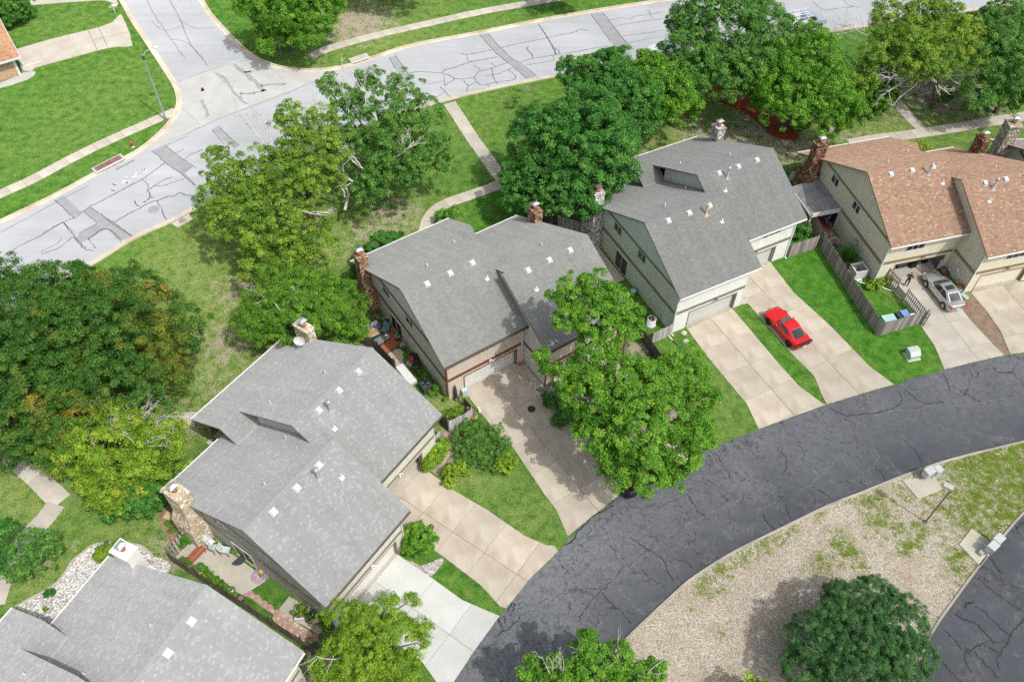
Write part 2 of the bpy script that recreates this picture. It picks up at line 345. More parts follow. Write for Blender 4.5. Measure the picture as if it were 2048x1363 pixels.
soil = blobs(X, Y, [(470, 580, 3.2, .75), (450, 690, 4, .75), (430, 775, 3.6, .6), (780, 440, 4, .8), (740, 470, 4, .7), (800, 425, 3.5, .75), (695, 505, 3, .5), (840, 380, 2.5, .4),
    (720, 45, 6, .95), (690, 70, 4, .85), (760, 25, 4, .7), (1430, 285, 5, .95), (1490, 300, 5, .95), (1580, 290, 5, .9), (1640, 250, 5, .9), (1520, 260, 5, .9), (1350, 290, 3.5, .5), (1270, 300, 3, .65), (1380, 235, 4, .65), (1700, 265, 4, .65), (1780, 235, 3.5, .6), (1760, 285, 3, .6), (1640, 275, 4, .65),
    (1870, 190, 6, .9), (1960, 200, 5, .9), (2000, 220, 4, .6), (1530, 330, 3, .7), (1120, 410, 4, .9), (1180, 430, 3, .9), (360, 1090, 2.6, .85), (340, 1060, 2.0, .8), (390, 1100, 2, .8), (330, 810, 3, .6), (370, 850, 2.4, .8), (1120, 810, 2.2, .9), (1140, 860, 2.2, .85), (1345, 835, 1.5, .9), (1368, 828, 1.2, .9), (1300, 930, 2.5, .5),
    (700, 690, 3, .75), (680, 660, 3, .6), (880, 865, 1.2, .6), (900, 925, 1.0, .9), (910, 880, .9, .9), (150, 1090, 1, .6), (505, 1200, 2, .3), (590, 60, 5, .6), (760, 640, 2, .6), (70, 1130, 1.5, .8), (660, 1330, 3, .9), (640, 1350, 3, .9), (1290, 700, 1.6, .85), (1265, 690, 1.4, .9)])
lush = blobs(X, Y, [(40, 380, 9, .4), (230, 330, 8, .4), (1650, 590, 6, .9), (1750, 700, 6, .8), (1700, 640, 5, .9), (1620, 520, 4, .8), (930, 440, 6, .8), (960, 395, 5, .8), (1590, 700, 3, .6), (1030, 180, 5, .2), (330, 460, 3, .5), (250, 490, 4, .5)])
me = bpy.data.meshes.new('ground')
idx = np.arange(nx*ny).reshape(ny, nx); q = np.stack([idx[:-1, :-1], idx[:-1, 1:], idx[1:, 1:], idx[1:, :-1]], -1).reshape(-1, 4)
me.from_pydata(np.stack([X, Y, X*0], -1).reshape(-1, 3).tolist(), [], q.tolist()); me.materials.append(M['lawn'])
for nm, a in (('dry', dry), ('soil', soil), ('lush', lush)):
    at = me.attributes.new(nm, 'FLOAT', 'POINT'); at.data.foreach_set('value', a.reshape(-1).astype(np.float32))
link('ground', me, None, kind='structure')
far = MB(); far.poly([(-900, -700, -.05), (900, -700, -.05), (900, 1500, -.05), (-900, 1500, -.05)])
struct('terrain', far, M['lawn'])

# ------------------------------------------------------------------ sheets, strips, kerbs
def flat(pts, z): return [(p[0], p[1], z) for p in pts]
def sheet(name, pts, z, mat, kind='structure', parent=None, **kw):
    mb = MB(); mb.poly(flat(pts, z)); return obj(name, mb, mat, parent, kind=kind, **kw) if kind else obj(name, mb, mat, parent, **kw)
def arc(pts, n=60):
    """Catmull-Rom through ground points, resampled evenly"""
    P = [Vector((p[0], p[1])) for p in pts]; P = [2*P[0]-P[1]]+P+[2*P[-1]-P[-2]]; o = []
    for i in range(1, len(P)-2):
        a, b, c, d = P[i-1:i+3]
        for k in range(12):
            t = k/12; o.append(.5*((2*b)+(c-a)*t+(2*a-5*b+4*c-d)*t*t+(3*b-a-3*c+d)*t**3))
    o.append(P[-2]); L = [0]
    for i in range(1, len(o)): L.append(L[-1]+(o[i]-o[i-1]).length)
    out = []; j = 0
    for k in range(n+1):
        s = L[-1]*k/n
        while j < len(L)-2 and L[j+1] < s: j += 1
        f = (s-L[j])/max(1e-9, L[j+1]-L[j]); out.append(o[j].lerp(o[j+1], min(1, f)))
    return out
def norms(P):
    o = []
    for i in range(len(P)):
        d = (P[min(i+1, len(P)-1)]-P[max(i-1, 0)]).normalized(); o.append(Vector((-d.y, d.x)))
    return o
def ribbon(mb, P, a, b, z, m=0):
    N = norms(P)
    for i in range(len(P)-1):
        q = [P[i]+N[i]*a, P[i+1]+N[i+1]*a, P[i+1]+N[i+1]*b, P[i]+N[i]*b]; mb.poly(flat(q, z), m)
def kerb_run(name, pts, side, mat, n=50, gut=.5, hk=.13):
    """gutter pan plus a raised kerb behind it; side = +1 puts the kerb to the left of the run"""
    P = arc(pts, n); mb = MB(); N = norms(P); a, b = (.0, .17) if side > 0 else (-.17, 0)
    if gut: ribbon(mb, P, *((-gut, 0) if side > 0 else (0, gut)), .024)
    for i in range(len(P)-1):
        q = [P[i]+N[i]*a, P[i+1]+N[i+1]*a, P[i+1]+N[i+1]*b, P[i]+N[i]*b]
        mb.prism(flat(q, -.02), (0, 0, hk+.02))
    return struct(name, mb, mat)
# main street
up_l = [(-140, 148), (-120, 210)]
UPL = gp(crop(0, 0, 1), (-60, 471), (0, 443), (60, 415), (130, 380), (188, 348), (250, 316), (280, 299), (310, 275), (333, 252), (345, 236), (352, 222), (356, 205), (354, 188), (346, 168), (310, 112), (282, 70), (262, 40), (250, 18), (240, 0), (228, -30))
UPR = gp(crop(0, 0, 1), (385, -30), (404, 0), (424, 31), (455, 65), (485, 95), (513, 116), (547, 131), (581, 138), (633, 140), (684, 134), (739, 118), (821, 91), (958, 65), (1077, 41), (1197, 20), (1327, 0), (1480, -24), (1640, -48), (1800, -70), (2100, -105))
LOW = gp(crop(0, 0, 1), (-130, 700), (-60, 662), (60, 597), (191, 525), (267, 478), (342, 444), (400, 412), (470, 377), (560, 330), (650, 288), (740, 251), (828, 219), (889, 203), (958, 185), (1108, 154), (1240, 131), (1400, 105), (1560, 80), (1720, 55), (1900, 28), (2120, -4))
PL, PU, PR = arc(LOW, 90), arc(UPL, 60), arc(UPR, 60)
corner = [G(345, 250), G(520, 150)]
sheet('street', [p for p in PL]+[p for p in reversed(PR)]+[p for p in reversed(PU)], .010, M['street'])
kerb_run('kerb', UPL, 1, M['kerb'], 80); kerb_run('kerb', UPR, 1, M['kerb'], 80); kerb_run('kerb', LOW, -1, M['kerb'], 90)
# concrete apron where the side street meets the main one
ap = gp(crop(0, 0, 1), (347, 166), (400, 147), (470, 122), (500, 118), (513, 117), (547, 132), (581, 139), (633, 141), (655, 137), (640, 158), (554, 191), (500, 212), (427, 242), (380, 264), (333, 288), (310, 300), (296, 296), (310, 277), (333, 254), (346, 236), (352, 222), (356, 205), (354, 188))
root = sheet('apron', ap, .015, M['conc_pale'])
root['label'] = 'pale concrete apron across the mouth of the side street'
# patches, seams and sealed cracks on the street
pt = MB()
for k, pts in ((KS, [(780, 395), (925, 325), (1040, 418), (1230, 560), (1150, 640), (1270, 760), (1230, 770), (1105, 640), (925, 520), (855, 450)]),
               (KS, [(35, 1060), (100, 1003), (200, 1065), (370, 1175), (470, 1250), (590, 1340), (450, 1363), (285, 1240), (95, 1350), (0, 1400), (-60, 1380), (0, 1280), (110, 1220), (190, 1175)]),
               (K1, [(320, 1170), (370, 1145), (425, 1190), (475, 1245), (435, 1272), (385, 1225)]),
               (K2, [(905, 205), (955, 198), (1065, 320), (1235, 445), (1180, 462), (1095, 385), (1040, 350), (1010, 320)]), (K2, [(1555, 85), (1625, 75), (1690, 155), (1800, 290), (1720, 300), (1670, 245)]),
               (K2, [(372, 338), (412, 325), (470, 410), (500, 465), (455, 470), (410, 400)]), (K1, [(1240, 760), (1275, 735), (1345, 800), (1400, 850), (1370, 870)])):
    q = gp(k, *pts); pt.poly(flat(q, .016))
struct('street_patch', pt, M['patch'])
CR = [(KS, 5, [(0, 1065), (40, 1050), (100, 1005), (250, 930), (400, 850), (520, 785), (680, 700), (780, 630), (925, 522)]), (KS, 5, [(370, 1170), (520, 1085), (660, 1010), (780, 945), (840, 935), (960, 890), (1020, 888), (1080, 852), (1160, 875), (1215, 878)]),
      (KS, 4, [(120, 1010), (200, 1065), (270, 1115), (370, 1175), (590, 1340)]), (KS, 4, [(780, 398), (860, 450), (925, 520), (1105, 640), (1260, 770)]), (KS, 3, [(930, 325), (1035, 418), (1140, 490), (1270, 585)]),
      (KS, 3, [(680, 700), (740, 770), (728, 850)]), (KS, 4, [(725, 835), (820, 770), (880, 725), (1000, 680)]), (KS, 3, [(820, 772), (900, 775), (1000, 740), (1140, 695)]), (KS, 6, [(750, 830), (765, 895), (690, 960)]), (KS, 4, [(765, 895), (805, 903)]),
      (KS, 5, [(590, 935), (615, 975), (660, 1003)]), (KS, 3, [(845, 935), (870, 995), (900, 1000)]), (KS, 5, [(895, 1020), (910, 1090), (945, 1143)]), (KS, 5, [(350, 750), (395, 770)]), (KS, 5, [(335, 815), (380, 830)]),
      (KS, 3, [(95, 1350), (285, 1240), (450, 1360)]), (KS, 3, [(40, 1060), (185, 1178), (110, 1225), (0, 1285)]), (KS, 3, [(1035, 418), (1130, 380)]), (KS, 3, [(1140, 485), (1200, 435), (1350, 375)]), (KS, 3, [(950, 325), (1060, 280), (1170, 235)]), (KS, 3, [(1105, 635), (1150, 600), (1230, 570)]),
      (KS, 3, [(400, 605), (610, 485), (390, 590)]), (K1, 4, [(320, 1170), (385, 1228), (435, 1272), (475, 1250)]), (K1, 3, [(250, 1363), (370, 1300), (435, 1275)]), (K1, 3, [(370, 1300), (430, 1360)]), (K1, 2, [(0, 1360), (180, 1265), (330, 1180), (520, 1085)]), (K4, 0, []),
      (crop(0, 440, 2.924), 4, [(0, 230), (100, 160), (230, 95), (370, 10)]), (crop(0, 440, 2.924), 3, [(240, 200), (340, 165), (400, 120), (430, 100), (490, 165), (550, 180)]), (crop(0, 440, 2.924), 3, [(515, 110), (620, 50), (720, 140)]), (crop(0, 440, 2.924), 3, [(515, 110), (560, 165)]), (crop(0, 440, 2.924), 4, [(370, 15), (430, 90), (500, 165)]), (crop(0, 440, 2.924), 4, [(620, -5), (700, 50), (790, 105)]), (crop(0, 440, 2.924), 2, [(240, 185), (330, 140), (360, 110)]),
      (K2, 4, [(490, 428), (560, 420), (640, 425), (690, 432), (720, 440), (755, 465), (700, 500)]), (K2, 5, [(690, 430), (700, 410), (760, 395), (830, 370), (920, 350), (1010, 335)]), (K2, 4, [(795, 312), (830, 320), (910, 305), (975, 292)]), (K2, 3, [(830, 320), (835, 350), (860, 362)]), (K2, 4, [(750, 460), (800, 462), (870, 452), (900, 420), (960, 405), (1065, 368)]), (K2, 4, [(805, 465), (835, 500), (870, 488), (890, 480)]), (K2, 4, [(835, 500), (830, 540)]),
      (K2, 4, [(870, 455), (905, 495), (950, 495), (1010, 480), (1100, 468), (1110, 440), (1070, 410)]), (K2, 4, [(975, 400), (985, 450), (1005, 490)]), (K2, 3, [(940, 445), (1020, 430), (1100, 395)]), (K2, 3, [(865, 382), (910, 408)]), (K2, 3, [(970, 365), (995, 390)]), (K2, 4, [(675, 510), (735, 570)]), (K2, 3, [(700, 505), (697, 445)]), (K2, 3, [(950, 490), (962, 515)]),
      (K2, 4, [(1030, 280), (1130, 255), (1240, 235), (1330, 215), (1460, 190), (1480, 175), (1540, 180)]), (K2, 8, [(1250, 145), (1300, 220), (1340, 290), (1345, 320)]), (K2, 6, [(1190, 275), (1180, 290), (1210, 320), (1215, 340)]), (K2, 4, [(1140, 360), (1240, 340), (1370, 318), (1480, 300), (1650, 270)]), (K2, 3, [(1175, 382), (1330, 355), (1335, 325)]), (K2, 5, [(1340, 280), (1370, 300), (1360, 318), (1340, 300)]),
      (K2, 4, [(905, 205), (1010, 320), (1100, 390), (1180, 462)]), (K2, 4, [(955, 200), (1065, 320), (1150, 375), (1235, 445)]), (K2, 4, [(1555, 85), (1610, 160), (1670, 245)]), (K2, 4, [(1625, 75), (1690, 160), (1730, 215), (1800, 290)]), (K2, 3, [(1660, 120), (1740, 105), (1790, 110), (1820, 95), (1900, 85), (1970, 70)]), (K2, 3, [(1690, 155), (1830, 130), (1980, 110)]), (K2, 3, [(1735, 210), (1880, 195), (1990, 175)]), (K2, 3, [(1890, 60), (1915, 105)]), (K2, 2, [(1760, 255), (1880, 230), (2000, 210)]),
      (K2, 3, [(375, 340), (412, 402)]), (K2, 4, [(412, 325), (470, 410), (500, 465)]), (K2, 2, [(180, 470), (250, 455), (330, 455)]), (K2, 2, [(600, 495), (690, 475)]), (K2, 2, [(650, 570), (700, 540)]), (K3, 4, [(810, 10), (850, 45), (880, 60), (960, 50), (1050, 40)]), (K3, 3, [(990, 0), (1020, 30), (1090, 45)]),
      (K1, 3, [(1280, 740), (1340, 800), (1400, 850)]), (K1, 3, [(1240, 765), (1310, 840)]), (K1, 2, [(980, 825), (1120, 770), (1250, 708), (1400, 650), (1640, 560), (1830, 480)]), (K1, 2, [(1020, 490), (1200, 420), (1370, 370), (1500, 345)]), (K1, 2, [(860, 0), (905, 90), (1000, 230), (1090, 350)]), (K1, 3, [(990, 0), (1050, 110), (1110, 250), (1215, 385)]), (K1, 2, [(1050, 120), (1140, 165), (1250, 165)]), (K1, 2, [(890, 130), (960, 180), (1080, 150)]), (K1, 2, [(1000, 230), (1090, 250), (1190, 340)])]
cs = MB()
for k, w, pts in CR:
    if len(pts) < 2: continue
    P = arc(gp(k, *pts), max(6, len(pts)*5)); w = .01+w*.0098
    P = [p+Vector((rnd.gauss(0, .03), rnd.gauss(0, .03))) for p in P]; N = norms(P)
    ws = [w*rnd.uniform(.65, 1.25) for _ in P]
    for i in range(len(P)-1): cs.poly(flat([P[i]+N[i]*ws[i], P[i+1]+N[i+1]*ws[i+1], P[i+1]-N[i+1]*ws[i+1], P[i]-N[i]*ws[i]], .021))
struct('crack_sealant', cs, M['seal'])
ac = MB()
for pts, w in (([(1270, 425), (1330, 480), (1370, 545), (1440, 610)], .22), ([(1370, 375), (1430, 430), (1500, 480), (1540, 540)], .3), ([(1400, 550), (1480, 545), (1550, 525)], .2), ([(1180, 585), (1205, 640), (1215, 680)], .22), ([(1530, 500), (1610, 495), (1680, 490)], .2), ([(1180, 515), (1190, 535)], .2), ([(1430, 425), (1470, 420)], .2)):
    P = arc(gp(K1, *pts), 14); P = [p+Vector((rnd.gauss(0, .08), rnd.gauss(0, .08))) for p in P]; N = norms(P); ws = [w*rnd.uniform(.5, 1.3) for _ in P]
    for i in range(len(P)-1): ac.poly(flat([P[i]+N[i]*ws[i], P[i+1]+N[i+1]*ws[i+1], P[i+1]-N[i+1]*ws[i+1], P[i]-N[i]*ws[i]], .021))
for pts in ([(1065, 630), (1170, 730)], [(1250, 420), (1420, 590)], [(1620, 430), (1670, 478)]):
    P = arc(gp(K1, *pts), 10); ribbon(ac, P, -.03, .03, .0215)
struct('apron_patch', ac, M['patch'])
# bicycle marking with two chevrons, worn white paint
bk = MB()
def line(mb, k, pts, w, z): ribbon(mb, [Vector((p.x, p.y)) for p in gp(k, *pts)], -w, w, z)
for pts in ([(465, 735), (490, 680), (520, 672)], [(455, 745), (520, 740), (560, 715)], [(490, 690), (485, 735), (540, 745)], [(560, 680), (610, 672)]): line(bk, KS, pts, .07, .0225)
for cx, cy, r in ((635, 650, 26), (700, 615, 28)):
    line(bk, KS, [(cx+r*1.2*math.cos(t*.7), cy+r*math.sin(t*.7)*.9) for t in range(10)], .06, .0225)
for pts in ([(635, 650), (665, 605), (700, 615)], [(635, 650), (675, 640), (690, 595)], [(655, 602), (680, 598)], [(690, 595), (715, 590)]): line(bk, KS, pts, .06, .0225)
M['roadpaint'] = grainy('worn_road_paint', (.47, .48, .48), (.70, .70, .70), 4, 20, .6)
struct('bicycle_marking', bk, M['roadpaint'])

def clip(poly, n, c):
    """part of polygon with p.n <= c"""
    o = []
    for i in range(len(poly)):
        a, b = poly[i], poly[(i+1) % len(poly)]; da, db = a.x*n[0]+a.y*n[1]-c, b.x*n[0]+b.y*n[1]-c
        if da <= 0: o.append(a)
        if da*db < 0: t = da/(da-db); o.append(a.lerp(b, t))
    return o
def parea(p): return abs(sum(p[i].x*p[(i+1) % len(p)].y-p[(i+1) % len(p)].x*p[i].y for i in range(len(p))))/2
def slabs(root, pts, rz, us, vs, mat, name='concrete_slab', zt=.045, gap=.014, o=(0, 0)):
    """cut polygon pts by lines u = us and v = vs (axes turned by rz, v towards the front) into slabs with open joints"""
    ux, uy = math.cos(rz), math.sin(rz); P0 = [Vector((p[0], p[1])) for p in pts]
    ul = [-1e3]+sorted(us)+[1e3]; vl = [-1e3]+sorted(vs)+[1e3]; n = 0
    for a, b in zip(ul, ul[1:]):
        for c, d in zip(vl, vl[1:]):
            q = P0
            for nn, cc in (((ux, uy), b-gap), ((-ux, -uy), -a-gap), ((uy, -ux), d-gap), ((-uy, ux), -c-gap)):
                cc2 = cc+nn[0]*o[0]+nn[1]*o[1]; q = clip(q, nn, cc2)
                if len(q) < 3: break
            if len(q) < 3 or parea(q) < .05: continue
            cx = sum(p.x for p in q)/len(q); cy = sum(p.y for p in q)/len(q)
            mb = MB(); dz = rnd.uniform(-.006, .006); mb.prism([(p.x-cx, p.y-cy, -.05) for p in q], (0, 0, .05+zt+dz))
            obj(name, mb, mat, root, (cx, cy, 0)); n += 1
    return n
M['joint'] = grainy('joint_soil', (.10, .09, .05), (.2, .19, .1), 3, 20)
EDGES = []
def slab_area(name, pts, rz, us, vs, mat, o=(0, 0), **kw):
    """a slabbed piece of the setting: a dark bed in the joints, the slabs its parts"""
    EDGES.append([Vector((p[0], p[1])) for p in pts]+[Vector((pts[0][0], pts[0][1]))])
    b = sheet(name, pts, .008, M['joint'], **kw); slabs(b, pts, rz, us, vs, mat, o=o); return b
def walk(name, ctr, w, step, mat, n=0):
    L = sum((Vector(ctr[i+1])-Vector(ctr[i])).length for i in range(len(ctr)-1)); n = n or max(2, int(L/step)); P = arc(ctr, n*3); N = norms(P)
    for sd in (-1, 1): EDGES.append([p+m_*sd*(w/2+.03) for p, m_ in zip(P, N)])
    b = MB(); ribbon(b, P, -w/2, w/2, .008); r = struct(name, b, M['joint'])
    for i in range(n):
        q = P[i*3:i*3+4]; nn = N[i*3:i*3+4]; g = .012
        d0 = (q[1]-q[0]).normalized()*g; d1 = (q[3]-q[2]).normalized()*g
        Lq = [p+m_*w/2 for p, m_ in zip(q, nn)]; Rq = [p-m_*w/2 for p, m_ in zip(q, nn)]
        Lq[0] += d0; Rq[0] += d0; Lq[-1] -= d1; Rq[-1] -= d1
        c = sum(q, Vector((0, 0)))/4; mb = MB(); poly = Lq+Rq[::-1]
        mb.prism([(p.x-c.x, p.y-c.y, -.05) for p in poly], (0, 0, .09+rnd.uniform(-.006, .006))); obj('concrete_slab', mb, mat, r, (c.x, c.y, 0))
    return r
# ------------------------------------------------------------------ walks
O1 = crop(0, 0, 1)
walk('walk', gp(K1, (-420, 1330), (0, 1136), (200, 1045), (395, 940), (620, 830), (890, 710), (1030, 648)), 1.35, 1.55, M['conc_walk'])
walk('walk', gp(K2, (-85, 335), (0, 293), (100, 262), (280, 212), (570, 146), (880, 77), (1160, 26), (1400, -15)), 1.35, 1.6, M['conc_walk'])
walk('walk', gp(O1, (899, 206), (918, 235), (945, 277), (970, 311), (992, 343), (1012, 366)), 1.45, 2.6, M['conc_walk'])
walk('walk', gp(O1, (1030, 358), (1000, 369), (965, 382), (930, 394), (896, 406), (872, 420), (857, 440), (850, 465)), 1.35, 1.5, M['conc_walk'])
walk('walk', gp(O1, (1700, 288), (1745, 279), (1785, 274), (1830, 268), (1868, 262), (1927, 253), (1971, 245), (2015, 238), (2070, 229)), 1.5, 1.9, M['conc_walk'])
walk('walk', gp(O1, (1768, 172), (1785, 195), (1806, 220), (1828, 244), (1848, 262)), 1.35, 1.6, M['conc_walk'])
walk('walk', gp(O1, (20, 908), (45, 930), (72, 952), (97, 978), (123, 1003)), 1.6, 1.7, M['conc_walk'])
walk('walk', gp(O1, (112, 1008), (92, 1035), (66, 1062), (40, 1092), (18, 1125), (2, 1165), (-12, 1210)), 1.5, 1.9, M['conc_walk'])
walk('walk', gp(O1, (340, 850), (362, 841), (392, 838)), 1.5, 1.2, M['conc_walk'])
# ------------------------------------------------------------------ lane, island, parking
LU = gp(O1, (700, 1640), (800, 1500), (870, 1410), (907, 1363), (951, 1297), (998, 1232), (1061, 1155), (1116, 1102), (1160, 1055), (1197, 1022), (1250, 982), (1330, 937), (1420, 896), (1517, 858), (1587, 832), (1652, 809), (1788, 769), (1888, 739), (2018, 710), (2120, 696), (2300, 680))
LD = gp(O1, (980, 1640), (1080, 1490), (1180, 1363), (1239, 1288), (1348, 1184), (1384, 1154), (1461, 1105), (1553, 1059), (1656, 1009), (1718, 985), (1810, 948), (1893, 920), (1999, 893), (2120, 866), (2320, 832))
A, B = arc(LU, 220), arc(LD, 220); A = [a+Vector((rnd.gauss(0, .05), rnd.gauss(0, .05))) for a in A]; mb = MB(); nw = 9; LV = []
for i in range(221):
    for j in range(nw): LV.append(A[i].lerp(B[i], j/(nw-1)))
wb = [(1085, 1165, 5, .95), (1040, 1180, 3, .9), (1100, 1230, 4.5, .8), (980, 1330, 5, .8), (1290, 1000, 5, .7), (1360, 960, 5, .6), (1450, 905, 4, .6), (1540, 870, 4, .6), (1620, 840, 4, .55), (1740, 800, 4, .5), (1900, 765, 5, .6), (2010, 730, 5, .6), (1480, 960, 2.5, .7), (1350, 1010, 2, .6), (1130, 1090, 5, .95), (1180, 1080, 5, .9), (1230, 1050, 5, .75), (1060, 1200, 4, .8), (1090, 1230, 4, .6), (1000, 1290, 4.5, .75), (1130, 1140, 4, .8), (1420, 930, 4, .55), (1470, 920, 4, .4), (1400, 990, 4, .5), (1560, 880, 3, .5), (1600, 900, 4, .5), (1700, 830, 4, .35), (1850, 790, 5, .35), (1960, 740, 5, .4), (1330, 1000, 3, .5), (1650, 860, 4, .5), (1010, 1340, 5, .6)]
wv = [0.0]*len(LV)
for px, py, r, a in wb:
    p = G(px, py)
    for i, q in enumerate(LV):
        d = math.hypot(q.x-p.x, q.y-p.y)/r
        if d < 1.3: wv[i] = max(wv[i], a*min(1, 1.3-d))
mb.mesh(flat(LV, .014), [(i*nw+j, i*nw+j+1, (i+1)*nw+j+1, (i+1)*nw+j) for i in range(220) for j in range(nw-1)])
lane = struct('lane', mb, M['lane']); at = lane.data.attributes.new('worn', 'FLOAT', 'POINT'); at.data.foreach_set('value', wv)
kerb_run('lane_kerb', LD, -1, M['kerb_grey'], 90, 0, .14)
ISR = gp(O1, (2200, 870), (2048, 1028), (2016, 1064), (1961, 1132), (1910, 1201), (1870, 1259), (1838, 1330), (1815, 1420), (1790, 1560), (1770, 1700))
isl = list(arc(LD, 60))+[p for p in arc(ISR, 40)]
x0, x1 = -6, 62; Xg, Yg, ngx, ngy = grid(x0, x1, 4, 56, .4)
gv = blobs(Xg, Yg, [(1900, 960, 2.5, .6), (1950, 930, 4.5, .8), (2000, 920, 5, .85), (2040, 960, 5, .85), (1930, 990, 4, .68), (1980, 1000, 4.5, .82), (2030, 1010, 4.5, .8), (1920, 1030, 3, .7), (1960, 1050, 3, .75), (2080, 930, 8, .8), (1745, 1005, 2, .75), (1775, 1010, 1.6, .6), (1760, 1045, 2, .7), (1785, 1050, 1.5, .75),
    (1680, 1080, 1.8, .6), (1690, 1100, 1.6, .8), (1670, 1085, 1.3, .6), (1645, 1125, 1.5, .7), (1720, 1130, 1, .7), (1700, 1115, 1.2, .55), (1840, 1065, 1.3, .8), (1822, 1085, 1.2, .7), (1810, 1100, 1.1, .8), (1915, 1110, 1.7, .8), (1930, 1120, 1, .6), (1920, 1150, 1.5, .6), (1876, 1140, 1, .5), (1850, 1000, 1.5, .6), (1860, 1020, 1.3, .55), (1810, 985, 1.2, .7), (1700, 995, 1.2, .55),
    (1480, 1120, 1.3, .7), (1500, 1105, 1.2, .6), (1530, 1090, 1.2, .7), (1440, 1145, 1.3, .7), (1410, 1165, 1.1, .7), (1560, 1075, 1.2, .65), (1590, 1060, 1, .6), (1640, 1030, 1, .6), (1400, 1185, 1, .6), (1425, 1180, .9, .7), (1540, 1125, .8, .45), (1605, 1140, .8, .6), (1370, 1245, .9, .5), (1440, 1265, 1, .6), (1455, 1185, .8, .5), (1860, 1120, .9, .5), (1905, 1185, .8, .5), (1350, 1200, .7, .5)])
def inside(px, py, poly):
    c = np.zeros(px.shape, bool); n = len(poly)
    for i in range(n):
        a, b = poly[i], poly[(i+1) % n]
        if abs(a.y-b.y) < 1e-9: continue
        m = ((a.y > py) != (b.y > py)) & (px < (b.x-a.x)*(py-a.y)/(b.y-a.y)+a.x); c ^= m
    return c
# gravel: one sheet cut to the island outline, vertices on a grid so that the weeds can be painted in
import bmesh
bm = bmesh.new(); oc = [bm.verts.new((p.x, p.y, .05)) for p in isl]; bm.faces.new(oc)
for k in range(int((x1-x0)/.8)): bmesh.ops.bisect_plane(bm, geom=bm.verts[:]+bm.edges[:]+bm.faces[:], plane_co=(x0+k*.8, 0, 0), plane_no=(1, 0, 0))
for k in range(70): bmesh.ops.bisect_plane(bm, geom=bm.verts[:]+bm.edges[:]+bm.faces[:], plane_co=(0, 2+k*.8, 0), plane_no=(0, 1, 0))
me = bpy.data.meshes.new('gravel_bed'); bm.to_mesh(me); bm.free(); me.materials.append(M['gravel'])
at = me.attributes.new('weed', 'FLOAT', 'POINT'); wvv = []
for v in me.vertices:
    i = min(max(int(round((v.co.x-x0)/(x1-x0)*(ngx-1))), 0), ngx-1); j = min(max(int(round((v.co.y-4)/52*(ngy-1))), 0), ngy-1); wvv.append(float(gv[j, i]))
at.data.foreach_set('value', wvv); link('gravel_bed', me, None, kind='structure')
PKp = list(arc(ISR, 50))
sheet('parking_lot', [p for p in PKp]+[Vector((120, -20)), Vector((120, 70))], .012, M['lane'])
bpy.data.objects['parking_lot'].data.attributes.new('worn', 'FLOAT', 'POINT')
kerb_run('lane_kerb', ISR, -1, M['kerb_grey'], 50, 0, .13)
pc = MB()
for k, w, pts in ((K8, 3, [(1765, 755), (1860, 830), (1940, 890), (2040, 950)]), (K8, 7, [(1860, 650), (1885, 700), (1920, 730)]), (K8, 7, [(1700, 930), (1715, 905), (1750, 895)]), (K8, 6, [(1635, 965), (1690, 1000), (1760, 1020), (1800, 1060), (1870, 1140)]), (K8, 5, [(1760, 920), (1850, 990), (1950, 1090)]), (K8, 4, [(1575, 1060), (1640, 1120), (1700, 1185), (1760, 1160), (1800, 1135)]), (K8, 4, [(1700, 1185), (1700, 1240), (1740, 1310)]),
                  (K8, 5, [(2045, 990), (1985, 1070), (1930, 1160), (1890, 1230), (1900, 1290)]), (K8, 4, [(1800, 1145), (1860, 1170), (1900, 1200)]), (K8, 3, [(1560, 1240), (1620, 1310), (1680, 1363)]), (K8, 5, [(1990, 460), (2020, 500)]), (K8, 5, [(2043, 430), (1995, 465)]), (K8, 4, [(1740, 1180), (1800, 1240), (1850, 1290), (1890, 1340)])):
    P = arc(gp(k, *pts), len(pts)*4); P = [p+Vector((rnd.gauss(0, .05), rnd.gauss(0, .05))) for p in P]; N = norms(P); ws = [(.015+w*.009)*rnd.uniform(.5, 1.4) for _ in P]
    for i in range(len(P)-1): pc.poly(flat([P[i]+N[i]*ws[i], P[i+1]+N[i+1]*ws[i+1], P[i+1]-N[i+1]*ws[i+1], P[i]-N[i]*ws[i]], .019))
struct('parking_crack', pc, grainy('tar_crack', (.035, .037, .042), (.07, .072, .078), 3, 30))
